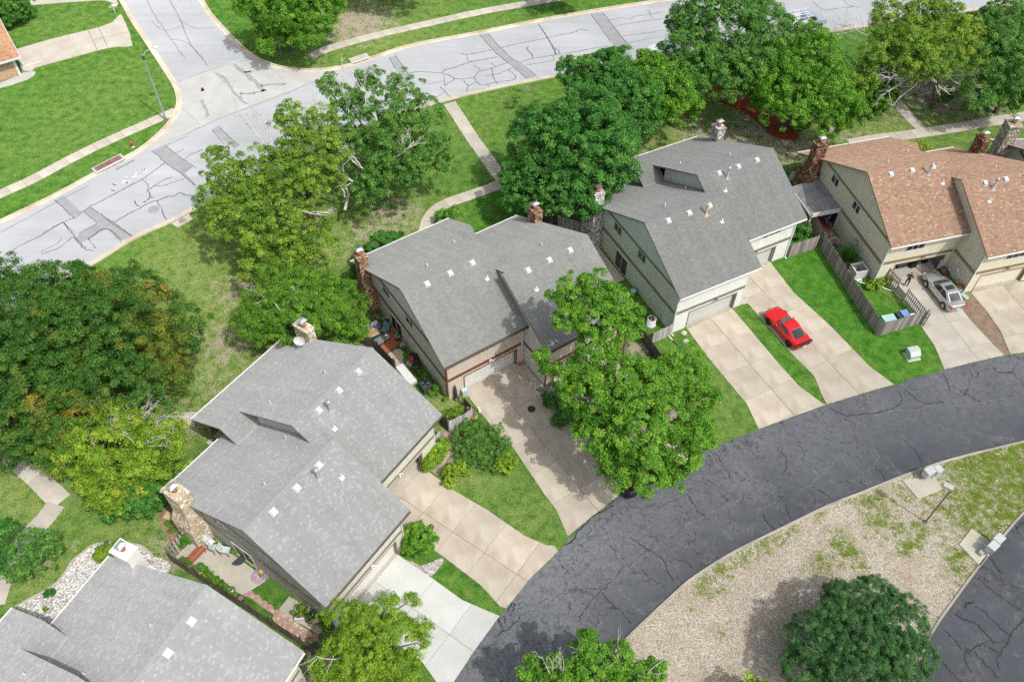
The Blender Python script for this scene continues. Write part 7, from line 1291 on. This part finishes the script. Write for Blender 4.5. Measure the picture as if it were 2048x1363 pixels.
for i in range(11):
    for j in range(5):
        u, v = -2.05+.47*j+(.235 if i % 2 else 0), 9.15+.41*i; p = HW('B', u, v); q = Vector((p.x, p.y)); poly = [Vector((w.x, w.y)) for w in gp(KB, (480, 575), (640, 505), (730, 470), (770, 560), (720, 590), (800, 740), (690, 785), (640, 770))]
        if inside(np.array([q.x]), np.array([q.y]), poly)[0]: mb = MB(); mb.prism([(.255*math.cos(k*math.pi/3+.52), .255*math.sin(k*math.pi/3+.52), 0) for k in range(6)], (0, 0, .04)); obj('hexagon_paver', mb, hexm, T0, (q.x, q.y, 0), ru)
gsofa = paint('grey_cushion', (.20, .22, .25), .9, .12, 6); wcush = paint('pale_cushion', (.60, .65, .70), .9)
p = at(KB, 345, 265); T = thing('outdoor_sofa', 'grey outdoor sofa with two pale cushions on the brick terrace', 'sofa', (p.x, p.y, .04), ru+R(-2))
mb = MB(); mb.box((-.85, -.4, .1), (.85, .35, .32)); obj('base', mb, frame, T); mb = MB(); mb.box((-.82, -.38, .32), (.82, .2, .46)); obj('seat_cushion', mb, gsofa, T); mb = MB(); mb.box((-.85, .2, .3), (.85, .4, .8)); obj('backrest', mb, frame, T)
for s in (-.45, .4): mb = MB(); mb.box((s-.27, -.02, .46), (s+.27, .14, .86)); o = obj('cushion', mb, wcush, T); 
mb = MB(); mb.box((-.1, -.02, .46), (.06, .1, .8)); obj('cushion', mb, gsofa, T, label='dark middle cushion')
for s in (-1, 1): mb = MB(); mb.box((s*.9-.06, -.4, .1), (s*.9+.06, .4, .6)); obj('arm', mb, frame, T)
p = at(KB, 372, 345); T = thing('fire_table', 'square table with an orange tiled centre before the outdoor sofa', 'table', (p.x, p.y, .04), ru+R(-4)); mb = MB(); mb.box((-.55, -.42, .5), (.55, .42, .56)); obj('tabletop', mb, paint('tan_tabletop', (.48, .42, .34), .6), T); mb = MB(); mb.box((-.3, -.22, .56), (.3, .22, .575)); obj('tile_inlay', mb, grainy('orange_tile', (.42, .17, .06), (.60, .30, .12), 8, 30), T); mb = MB(); mb.box((-.42, -.3, 0), (.42, .3, .5)); obj('base', mb, frame, T)
p = at(KB, 440, 440); T = thing('chaise', 'grey cushioned lounger with a rounded end on the brick terrace', 'lounger', (p.x, p.y, .04), ru+R(8)); mb = MB(); mb.prism([(-.75, -.3, .28), (.45, -.34, .28), (.75, -.15, .28), (.78, .15, .28), (.5, .34, .28), (-.75, .3, .28)], (0, 0, .14)); obj('cushion', mb, gsofa, T); mb = MB(); mb.tube([(-.7, .3, .5), (.3, .38, .5), (.75, .25, .5), (.85, 0, .5)], .04, 6); mb.box((-.7, -.25, 0), (.6, .25, .26)); obj('frame', mb, frame, T)
patio_chair('blue-grey cushioned armchair on the brick terrace', at(KB, 520, 300), ru+R(-60), paint('blue_grey_cushion', (.13, .22, .27), .9), 'patio chairs', .04, .7)
p = at(KB, 548, 400); T = thing('side_table', 'small round metal table on the brick terrace', 'table', (p.x, p.y, .04)); mb = MB(); mb.lathe([(.3, .56), (.31, .6), (.24, .6), (.24, .57), (0, .57)], 16); obj('tabletop', mb, M['metal'], T)
for k in range(3): mb = MB(); a = k*2.1; mb.tube([(.1*math.cos(a), .1*math.sin(a), .56), (.26*math.cos(a), .26*math.sin(a), 0)], .018, 5); obj('leg', mb, frame, T)
p = at(KB, 450, 205); T = thing('side_table', 'dark round table in the corner behind the outdoor sofa', 'table', (p.x, p.y, .04)); mb = MB(); mb.lathe([(.3, .5), (.3, .54), (0, .54)], 14); obj('tabletop', mb, frame, T); mb = MB(); mb.tube([(0, 0, 0), (0, 0, .5)], .05, 6); obj('leg', mb, frame, T)
p = at(KB, 800, 850); mb = MB(); mb.box((-.38, -1.15, 0), (.38, 1.15, .3)); obj('white_chest', mb, M['white'], None, (p.x, p.y, 0), ru+R(2), label='long white storage chest along the fence of the beige house', category='chest')
plantpot('white-flowered tub by the sliding door of the beige house', at(KB, 685, 385), .25, .35, dpot, 'green', flower=fl_w); plantpot('white-flowered shrub pot past the terrace corner', at(KB, 755, 500), .3, .3, dpot, 'green', flower=fl_w); plantpot('dark tub of white flowers behind the armchair', at(KB, 530, 165), .3, .4, dpot, 'green', flower=fl_w); plantpot('square white pot in the shade beside the red ball', at(KB, 845, 705), .22, .35, M['white'], None, square=True); plantpot('orange pot by the bird table on the terrace edge', at(KB, 487, 550), .16, .26, paint('orange_pot', (.62, .16, .03), .5))
p = at(KB, 872, 670); mb = MB(); mb.ball((0, 0, .3), .28, 0, 14, 8); obj('red_ball', mb, paint('crimson_plastic', (.55, .02, .07), .4), None, (p.x, p.y, .1), label='crimson ball among the black chairs', category='ball')
blk = paint('black_mesh', (.025, .027, .03), .7)
for lab, x, y, a in (('black chair against the shaded beige wall beside the crimson ball', 905, 610, 20), ('black chair in the middle of the shaded row', 935, 720, 40), ('black chair nearest the dark air conditioner', 945, 800, 60)): patio_chair(lab, at(KB, x, y), ru+R(a-90), blk, 'black chairs in the shade', 0)
p = at(KF, 322, 135); plantpot('small white pot on the dry grass by the beige house corner', p, .18, .25, M['white'], 'willow')
p = at(KB, 1165, 880)
T = thing('garden_ornament', 'dark folded umbrella leaning beside the garage corner', 'umbrella', tuple(G(912, 797)), 0); mb = MB(); mb.lathe([(.02, 0), (.02, .5), (.17, .55), (.12, 1.3), (.05, 1.85), (.0, 2.0)], 10); obj('canopy', mb, paint('dark_brown_canvas', (.06, .045, .04), .9), T); mb = MB(); mb.lathe([(.28, 0), (.28, .06), (.05, .1)], 12); obj('base', mb, frame, T)
T = thing('planter_box', 'pink-flowered wooden planter at the open end of the grey board fence', 'planter', tuple(G(945, 829)), R(-50)); mb = MB(); mb.box((-.5, -.16, 0), (.5, .16, .5)); obj('box', mb, M['fencegrey'], T); me, _ = crown([((-.2, 0, .6), .26, .7), ((.2, 0, .6), .26, .7)], (0, 0, 0), FOL['green'], ls=.07, wd=.5, rp=.2, per=40); link('foliage', me, T); mb = MB()
for _ in range(40): mb.ball((rnd.uniform(-.5, .5), rnd.uniform(-.2, .2), rnd.uniform(.6, .85)), .055, 0, 5, 3)
obj('flowers', mb, fl_p, T, kind='stuff')
plantpot('pot of orange flowers on the grass before the grey board fence', G(946, 843), .22, .3, bpot, 'willow', flower=fl_o)
p = at(KF, 555, 55); mb = MB(); mb.box((-.25, -.18, 0), (.25, .18, .75)); obj('utility_bin', mb, paint('pale_blue_bin', (.52, .62, .64), .5), None, (p.x, p.y, 0), R(30), label='pale blue bin beside the garage door of the beige house', category='bin')
p = at(KF, 735, 245); mb = MB(); mb.box((-.08, -.3, 0), (.08, .3, .1)); obj('edging_stone', mb, paint('cream_stone', (.72, .68, .45), .8), None, (p.x, p.y, 0), R(20), label='cream stone strip at the driveway edge', category='stone')
p = G(1063, 818); mb = MB(); mb.lathe([(.34, .055), (.28, .06), (0, .062)], 18); obj('drain_cover', mb, paint('dark_rust', (.06, .04, .03), .9, .3, 8), None, (p.x, p.y, 0), label='dark round drain cover in the shaded tan driveway', category='drain cover')
mb = MB(); mb.box((-.25, -.2, 0), (.25, .2, .06)); p = G(1041, 728); obj('door_mat', mb, terra, None, (p.x, p.y, .05), R(34), label='small terracotta mat at the entry beside the garage', category='door mat')
# side yard of the white house
p = at(KC, 240, 185); T = thing('laundry_basket', 'blue and white tub on the shaded grass by the sage wall', 'tub', (p.x, p.y, 0)); mb = MB(); mb.lathe([(.3, 0), (.38, .42), (.41, .43), (.41, .46), (.36, .46), (.33, .1), (0, .1)], 16); obj('tub', mb, paint('blue_plastic', (.13, .22, .38), .5), T); mb = MB(); mb.ball((0, 0, .36), (.28, .28, .12), 0, 10, 5); obj('contents', mb, wcush, T)
sheet('side_walk', gp(crop(1150, 370, 4.396), (180, 560), (215, 555), (340, 710), (440, 830), (360, 860), (200, 610)), .012, M['conc_walk'])
mb = MB(); A_, B_ = at(KC, 725, 765), at(KC, 785, 825); mb.tube([(A_.x, A_.y, .08), (B_.x, B_.y, .06)], .06, 8); obj('downspout_pipe', mb, M['white'], None, label='white drain pipe lying on the grass at the white house corner', category='pipe')
A_, B_ = at(KC, 790, 830), at(KC, 850, 885); mb = MB(); mb.tube([(A_.x, A_.y, .08), (B_.x, B_.y, .06)], .07, 8); obj('drain_pipe', mb, M['dkgutter'], None, label='dark corrugated pipe lying on the grass beyond the white drain pipe', category='pipe')
# ------------------------------------------------------------------ yard of the khaki house
sheet('side_walk', gp(KD, (450, 430), (500, 440), (640, 700), (800, 910), (840, 930), (790, 945), (690, 810), (560, 640)), .014, paint('blue_grey_deck', (.30, .36, .43), .7, .08))
sheet('soil_bed', gp(KD, (500, 430), (640, 405), (820, 650), (960, 860), (850, 930), (680, 700)), .010, M['bark'])
rs = MB(); rk = grainy('tan_boulder', (.40, .31, .23), (.58, .48, .38), 3, 22)
T = thing('rock_garden', 'ring of tan rocks round a small dark pond beside the khaki wall', 'rock garden', tuple(at(KD, 700, 600)))
for x, y, r in ((600, 560, .28), (640, 525, .26), (690, 530, .3), (740, 560, .28), (780, 600, .25), (800, 640, .22), (620, 610, .22), (650, 660, .24), (680, 700, .2), (720, 590, .2), (555, 470, .24), (625, 470, .24)):
    p = at(KD, x, y)-T.location; mb = MB(); mb.ball((0, 0, r*.3), (r, r*.75, r*.55), 0, 7, 4); mb.v = [(v[0]*rnd.uniform(.85, 1.15), v[1]*rnd.uniform(.85, 1.15), v[2]) for v in mb.v]; obj('rock', mb, rk, T, (p.x, p.y, 0), rnd.uniform(0, 3))
p = at(KD, 705, 640)-T.location; mb = MB(); mb.lathe([(.5, .02), (.42, .04), (0, .04)], 16); obj('pond', mb, M['cglass'], T, (p.x, p.y, 0)); mb = MB(); mb.lathe([(.1, .04), (.06, .25), (.16, .3), (0, .3)], 10); obj('fountain', mb, M['dkgutter'], T, (p.x, p.y, 0))
def awning():
    q = gp(KD, (300, 180), (540, 300), (825, 215), (690, 20), z=2.5); h = 'D'
    T = thing('awning', 'corrugated grey metal patio cover between the white and khaki houses', 'awning', tuple(HW('D', OV, 3.9)), R(HP['D'][2]))
    n = 9; L = 4.5; Dp = 3.0
    for k in range(n):
        mb = MB(); a = L*k/n; b = L*(k+1)/n-.012; f = lambda x, y: (x, y, 2.75+x*.16)
        mb.mesh([f(-Dp, -a), f(0, -a), f(0, -b), f(-Dp, -b)]+[(x, y, z-.05) for x, y, z in (f(-Dp, -a), f(0, -a), f(0, -b), f(-Dp, -b))], [(0, 1, 2, 3), (7, 6, 5, 4), (0, 4, 5, 1), (1, 5, 6, 2), (2, 6, 7, 3), (3, 7, 4, 0)]); obj('roof_panel', mb, M['awn'], T)
    mb = MB(); mb.box((-Dp-.06, -L, 2.12), (-Dp, 0, 2.32)); mb.box((-Dp, -L-.06, 2.2), (0, -L, 2.7)); obj('fascia', mb, M['white'], T)
    for y in (-.2, -L+.2): mb = MB(); mb.box((-Dp+.05, y-.05, 0), (-Dp+.15, y+.05, 2.2)); obj('post', mb, M['white'], T)
M['awn'] = paint('weathered_metal_roof', (.27, .27, .265), .6, .25, 1.2, .2); awning()
dk = sheet('brick_patio', [HW('D', -2.6, 3.9), HW('D', .4, 3.9), HW('D', .4, 8.6), HW('D', -2.6, 8.6)], .012, M['redbrick'])
patio_chair('dark lattice chair under the grey metal patio cover', at(KD, 590, 370), R(40), paint('grey_mesh', (.13, .15, .16), .7), 'patio chairs', .02)
p = at(crop(1570, 230, 6.815), 95, 900); T = thing('garden_cart', 'pale wheeled cart beside the dark red chimney', 'cart', (p.x, p.y, 0), R(60)); mb = MB(); mb.box((-.5, -.35, .35), (.5, .35, .85)); obj('tray', mb, paint('pale_blue_grey', (.42, .48, .52), .5), T)
for s in (-1, 1): mb = MB(); mb.ball((.2*s, .38, .2), (.2, .05, .2), 0, 10, 6); obj('wheel', mb, M['blk'], T)
for a, y in ((-.5, .3), (-.5, -.3)): mb = MB(); mb.tube([(a, y, .8), (a-.4, y, 1.0)], .02, 5); obj('handle', mb, M['metal'], T)
p = hx = HW('D', OV-.03, 12.1, 1.55); mb = MB(); mb.mesh([(-.03, 0, -.34), (-.03, .24, -.16), (-.03, .24, .16), (-.03, 0, .34), (-.03, -.24, .16), (-.03, -.24, -.16)], [(0, 1, 2, 3, 4, 5)]); mb2 = MB(); mb2.prism([(-.02, 0, -.4), (-.02, .29, -.2), (-.02, .29, .2), (-.02, 0, .4), (-.02, -.29, .2), (-.02, -.29, -.2)], (.03, 0, 0)); o = obj('wall_plaque', mb2, frame, None, tuple(p), R(HP['D'][2]), label='hexagonal framed plaque hung on the khaki wall', category='plaque'); obj('plaque_face', mb, M['offwhite'], o)
T = thing('flower_bed', 'white-edged bed of pale rocks and red flowers at the khaki house corner', 'flower bed', tuple(at(KD, 1020, 1080)))
mb = MB(); P = [p-T.location for p in gp(KD, (920, 1020), (950, 1080), (1020, 1130), (1100, 1150), (1180, 1150))]; ribbon(mb, arc(P, 20), -.06, .06, .12); obj('edging', mb, M['white'], T)
for i in range(16): q = at(KD, rnd.uniform(950, 1060), rnd.uniform(1035, 1100))-T.location; r = rnd.uniform(.09, .17); mb = MB(); mb.ball((0, 0, r*.4), (r, r*.8, r*.6), 0, 6, 4); obj('white_rock', mb, M['white'] if i % 3 else rk, T, (q.x, q.y, 0), rnd.uniform(0, 3))
me, _ = crown([((at(KD, 1075, 1010)-T.location).to_tuple(), .4, .8), ((at(KD, 1110, 1070)-T.location).to_tuple(), .35, .8), ((at(KD, 1060, 1110)-T.location).to_tuple(), .3, .6)], (0, 0, 0), FOL['willow'], ls=.08, wd=.5, rp=.22, per=45, warm=.5); link('foliage', me, T); mb = MB()
for _ in range(26): q = at(KD, rnd.gauss(1075, 22), rnd.gauss(1005, 16))-T.location; mb.ball((q.x, q.y, rnd.uniform(.3, .55)), .07, 0, 5, 3)
obj('flowers', mb, paint('rust_petals', (.42, .12, .05), .8), T, kind='stuff')
tree('shrub', 'leafy green plants at the foot of the khaki house front corner', (1752, 572), [(1750, 568, .35, 9), (1762, 564, .4, 8), (1740, 572, .3, 7)], 'lime', 'shrub', SG, ls=.09, wd=.5, rp=.28, per=55, tr=.02)
plantpot('terracotta pot with yellow flowers beside the wooden gate', at(KD, 1385, 1150), .36, .5, terra, 'lime', flower=fl_y)
mb = MB(); ribbon(mb, arc(gp(KD, (1310, 1180), (1350, 1210), (1420, 1235), (1500, 1255)), 14), -.06, .06, .1); obj('bed_edging', mb, M['white'], None, label='curved white edging stones beside the wooden gate', category='edging')
def trellis(label, a, b, hh):
    A, B = G(*a), G(*b); d = B-A; L = d.length; T = thing('trellis_fence', label, 'trellis', (A.x, A.y, 0), math.atan2(d.y, d.x), 'open trellis panels')
    for i in range(int(L/.24)+1): mb = MB(); x = min(L, i*.24); mb.box((x-.045, -.015, .05), (x+.045, .015, hh)); obj('slat', mb, M['fencegrey'], T)
    for z in (.25, hh*.6, hh-.12): mb = MB(); mb.box((0, .016, z-.05), (L, .05, z+.05)); obj('rail', mb, M['fencegrey'], T)
    for x in (0, L): mb = MB(); mb.box((x-.05, .02, 0), (x+.05, .12, hh+.05)); obj('post', mb, M['fencegrey'], T)
trellis('open slatted trellis between the gate and the fence corner beside the driveway', (1805, 603), (1845, 652), 1.7); trellis('open slatted trellis between the garage front and the gate', (1769, 563), (1789, 584), 1.7)
A_, B_ = G(1790, 585), G(1804, 602); d = B_-A_; T = thing('gate', 'pale board gate standing beside the person in dark clothes', 'gate', (A_.x, A_.y, 0), math.atan2(d.y, d.x)); n = 8
for k in range(n): mb = MB(); x = d.length*(k+.5)/n; mb.box((x-.06, -.012, .08), (x+.06, .012, 1.0)); obj('board', mb, paint('pinkish_board', (.50, .44, .39), .85), T)
for z in (.2, .85): mb = MB(); mb.box((.02, .013, z-.04), (d.length-.02, .04, z+.04)); obj('rail', mb, M['fencegrey'], T)
def stbox(name, label, k, a, b, c_, hh, mat, lidm=None):
    A, B, C_ = at(k, *a), at(k, *b), at(k, *c_); w = (B-A); dp = (C_-B); T = thing(name, label, 'storage box', (A.x, A.y, 0), math.atan2(w.y, w.x)); W1, D1 = w.length, max(.4, dp.length)
    mb = MB(); mb.box((0, 0, 0), (W1, D1, hh-.06)); obj('box', mb, mat, T); mb = MB(); mb.box((-.03, -.03, hh-.06), (W1+.03, D1+.03, hh)); obj('lid', mb, lidm or mat, T)
KX = crop(1740, 590, 9.954)
stbox('storage_box', 'pale turquoise storage box inside the fence corner', KX, (270, 600), (500, 560), (440, 440), .5, paint('turquoise_lid', (.40, .60, .56), .6)); stbox('storage_box', 'blue lidded storage box inside the fence corner', KX, (690, 560), (810, 530), (700, 360), .55, dpot, paint('blue_lid', (.20, .30, .62), .5)); stbox('storage_box', 'black crate between the turquoise and blue boxes', KX, (600, 570), (670, 555), (560, 400), .45, dpot)
p = at(KX, 810, 470); mb = MB(); mb.box((-.25, -.14, 0), (.25, .14, .6)); obj('white_tub', mb, M['white'], None, (p.x, p.y, 0), R(15), label='small white tub at the fence corner by the blue box', category='tub')
# things by the open garage
p = at(KE, 1165, 600); T = thing('glass_table', 'frosted glass patio table against the wall beside the silver sedan', 'table', (p.x, p.y, .05), R(17)); mb = MB(); mb.prism([(-.55, -.75, .7), (.55, -.75, .7), (.65, 0, .7), (.55, .75, .7), (-.55, .75, .7), (-.65, 0, .7)], (0, 0, .03)); obj('tabletop', mb, paint('frosted_blue_glass', (.34, .46, .47), .25, .1), T)
for sx in (-.45, .45):
    for sy in (-.6, .6): mb = MB(); mb.tube([(sx, sy, 0), (sx, sy, .7)], .025, 5); obj('leg', mb, frame, T)
def barrel(label, p, r, h, mats, leaf=None, fl=None):
    T = thing('barrel_planter', label, 'planter', (p.x, p.y, .05)); n = 16
    for k in range(n):
        a0, a1 = 6.283*k/n, 6.283*(k+.96)/n; mb = MB(); pr = [(r*.82, 0), (r*.97, h*.5), (r, h)]
        vs = [(q*math.cos(a), q*math.sin(a), z) for q, z in pr for a in (a0, a1)]; vi = [((q-.04)*math.cos(a), (q-.04)*math.sin(a), z) for q, z in pr for a in (a0, a1)]; mb.mesh(vs+vi, [(0, 1, 3, 2), (2, 3, 5, 4), (7, 6, 8, 9), (9, 8, 10, 11), (4, 5, 11, 10)]); obj('stave', mb, mats, T)
    mb = MB(); mb.lathe([(r*.94, h-.1), (0, h-.08)], 14); obj('soil', mb, M['bark'], T)
    for z, q in ((h*.2, .9), (h*.8, 1.0)): mb = MB(); mb.lathe([(r*q+.012, z), (r*q+.015, z+.05), (r*q, z+.05)], 16); obj('hoop', mb, M['dkgutter'], T)
    if leaf:
        me, _ = crown([((0, 0, h), r*.7, .6)], (0, 0, 0), FOL[leaf], ls=.07, wd=.5, rp=.2, per=40); link('foliage', me, T)
        mb = MB()
        for _ in range(18): mb.ball((rnd.uniform(-r, r)*.7, rnd.uniform(-r, r)*.7, h+rnd.uniform(.1, .25)), .06, 0, 5, 3)
        obj('flowers', mb, fl, T, kind='stuff')
brl = wood('barrel_stave', (.10, .065, .04), (.20, .14, .09))
barrel('dark half barrel by the wall in front of the silver sedan', at(KE, 1030, 540), .42, .45, brl); barrel('white tub of red and yellow flowers behind the silver sedan', at(KE, 1215, 745), .38, .42, M['white'], 'green', fl_r)
p = at(KE, 1285, 830); T = thing('garden_bench', 'pale green folded garden chair lying behind the sedan', 'chair', (p.x, p.y, .05), R(-60)); gl = paint('pale_green_plastic', (.44, .58, .50), .6)
for k in range(4): mb = MB(); mb.box((-.4, -.2+k*.11, .12), (.4, -.12+k*.11, .15)); obj('slat', mb, gl, T)
for s in (-.35, .35): mb = MB(); mb.box((s-.03, -.22, 0), (s+.03, .25, .12)); obj('frame', mb, gl, T)
p = HW('D', 6.9, 16.45); T = thing('banner', 'narrow patterned garden banner on a stand beside the garage opening', 'banner', (p.x, p.y, .05), R(15)); mb = MB(); mb.tube([(0, 0, 0), (0, 0, 1.9)], .025, 5); mb.tube([(-.2, 0, 1.85), (.2, 0, 1.85)], .018, 5); obj('stand', mb, frame, T); mb = MB(); mb.box((-.18, -.01, .65), (.18, .01, 1.83)); obj('cloth', mb, grainy('mottled_cloth', (.12, .10, .14), (.58, .52, .56), 5, 9, .6), T)
p = HW('D', 7.75, 17.8); T = thing('wall_rack', 'thin white wall frame hung with pale ornaments beside the garage', 'wall ornament', (p.x, p.y, 1.0), R(105)); mb = MB(); mb.tube([(-.4, 0, 0), (.4, 0, 0), (.4, 0, 1.0), (-.4, 0, 1.0), (-.4, 0, 0)], .02, 5); obj('frame', mb, M['offwhite'], T); mb = MB(); mb.ball((0, .02, .6), (.16, .05, .2), 0, 8, 5); obj('ornament', mb, M['white'], T)
for i, (lab, u, v, sx, sy, sz, mm) in enumerate((('dark bin in the open garage of the khaki house', 5.2, 15.0, .6, .6, 1.0, 'blk'), ('grey covered bundle in the open garage', 4.2, 14.6, 1.1, .8, .8, 'ac2'), ('dark shelf of clutter at the back of the open garage', 6.6, 14.2, .5, 1.6, 1.7, 'blk'), ('pale box in the open garage beside the dark bin', 5.7, 15.3, .35, .3, .3, 'white'))):
    if mm == 'ac2': mmat = paint('slate_tarp', (.09, .11, .14), .6)
    else: mmat = M[mm]
    q = HW('D', u, v); mb = MB(); mb.prism([(-sx/2, -sy/2, 0), (sx/2, -sy/2, 0), (sx/2, sy/2, 0), (-sx/2, sy/2, 0)], (0, 0, sz*.8)); mb.prism([(-sx/2+.03, -sy/2+.03, sz*.8), (sx/2-.03, -sy/2+.03, sz*.8), (sx/2-.03, sy/2-.03, sz*.8), (-sx/2+.03, sy/2-.03, sz*.8)], (0, 0, sz*.2)); obj(('wheeled_bin', 'covered_bundle', 'storage_shelf', 'cardboard_box')[i], mb, mmat, None, (q.x, q.y, .035), R(20), label=lab, category=('bin', 'bundle', 'shelf', 'box')[i])
# ------------------------------------------------------------------ the person by the gate
def person():
    p = G(1811, 571.5); T = thing('person', 'person in dark clothes and a red cap by the gate, hands raised to the face', 'person', (p.x, p.y, .05), R(-30))
    V_ = {'pelvis': (0, 0, .93), 'waist': (0, .01, 1.08), 'chest': (0, .0, 1.32), 'neck': (0, -.01, 1.5), 'head': (0, -.03, 1.62), 'crown': (0, -.02, 1.74)}
    E_ = [('pelvis', 'waist'), ('waist', 'chest'), ('chest', 'neck'), ('neck', 'head'), ('head', 'crown')]; rad = {'pelvis': (.15, .12), 'waist': (.145, .11), 'chest': (.17, .12), 'neck': (.06, .06), 'head': (.085, .1), 'crown': (.07, .08)}
    for s, n in ((-1, 'l'), (1, 'r')):
        V_.update({'hip'+n: (s*.1, 0, .88), 'knee'+n: (s*.12, -.03+s*.05, .48), 'ankle'+n: (s*.13, .03+s*.06, .09), 'toe'+n: (s*.15, -.13+s*.06, .04), 'sh'+n: (s*.2, 0, 1.42), 'elb'+n: (s*.29, -.1, 1.18), 'wr'+n: (s*.12, -.3, 1.38), 'hand'+n: (s*.07, -.34, 1.46)})
        E_ += [('pelvis', 'hip'+n), ('hip'+n, 'knee'+n), ('knee'+n, 'ankle'+n), ('ankle'+n, 'toe'+n), ('chest', 'sh'+n), ('sh'+n, 'elb'+n), ('elb'+n, 'wr'+n), ('wr'+n, 'hand'+n)]
        rad.update({'hip'+n: (.1, .1), 'knee'+n: (.065, .07), 'ankle'+n: (.045, .05), 'toe'+n: (.045, .03), 'sh'+n: (.07, .07), 'elb'+n: (.05, .05), 'wr'+n: (.034, .034), 'hand'+n: (.04, .03)})
    k = list(V_); me = bpy.data.meshes.new('body'); me.from_pydata([V_[q] for q in k], [(k.index(a), k.index(b)) for a, b in E_], [])
    o = link('body', me, T); m = o.modifiers.new('skin', 'SKIN'); sk = me.skin_vertices[0].data
    for i, q in enumerate(k): sk[i].radius = rad[q]; sk[i].use_root = (q == 'pelvis')
    o.modifiers.new('sub', 'SUBSURF').render_levels = 1
    t = NT('person_skin_and_clothes'); sp = t.n('ShaderNodeSeparateXYZ'); t.l(t.co('Object'), sp.inputs[0]); z = sp.outputs[2]; y = sp.outputs[1]
    c = t.mix(t.math('GREATER_THAN', z, .94), (.045, .047, .055), (.022, .030, .055)); c = t.mix(t.math('LESS_THAN', z, .10), c, (.03, .028, .026)); c = t.mix(t.math('GREATER_THAN', z, 1.51), c, (.42, .24, .17)); c = t.mix(t.math('MULTIPLY', t.math('LESS_THAN', y, -.29), t.math('GREATER_THAN', z, 1.2)), c, (.42, .24, .17)); me.materials.append(t.out(c, .85))
    mb = MB(); mb.lathe([(.105, 1.66), (.105, 1.72), (.08, 1.77), (.03, 1.8), (0, 1.8)], 14, (0, -.02, 0)); mb.prism([(-.08, -.1, 1.665), (.08, -.1, 1.665), (.06, -.24, 1.65), (-.06, -.24, 1.65)], (0, 0, .012)); obj('cap', mb, paint('red_cap', (.55, .04, .03), .8), T)
    mb = MB(); mb.lathe([(.092, 1.6), (.098, 1.665)], 12, (0, .0, 0)); obj('hair', mb, paint('grey_hair', (.35, .32, .29), .9), T)
    for s in (-1, 1): mb = MB(); mb.ball((s*.03, -.122, 1.632), .011, 0, 6, 4); obj('eye', mb, M['blk'], T); mb = MB(); mb.ball((s*.092, -.02, 1.62), (.015, .02, .03), 0, 6, 4); obj('ear', mb, paint('skin', (.42, .24, .17), .7), T)
    mb = MB(); mb.ball((0, -.135, 1.605), (.014, .022, .02), 0, 6, 4); obj('nose', mb, paint('skin', (.42, .24, .17), .7), T)
    sk_ = paint('skin', (.42, .24, .17), .7)
    for s in (-1, 1):
        for f in range(4): mb = MB(); x = s*(.055+.006*f); mb.tube([(x, -.345, 1.455+f*.017), (x-s*.03, -.39, 1.475+f*.017), (x-s*.06, -.385, 1.48+f*.016)], [.0095, .009, .007], 5); obj('finger', mb, sk_, T)
        mb = MB(); mb.tube([(s*.06, -.335, 1.47), (s*.04, -.345, 1.515), (s*.025, -.35, 1.53)], [.011, .01, .008], 5); obj('thumb', mb, sk_, T)
person()
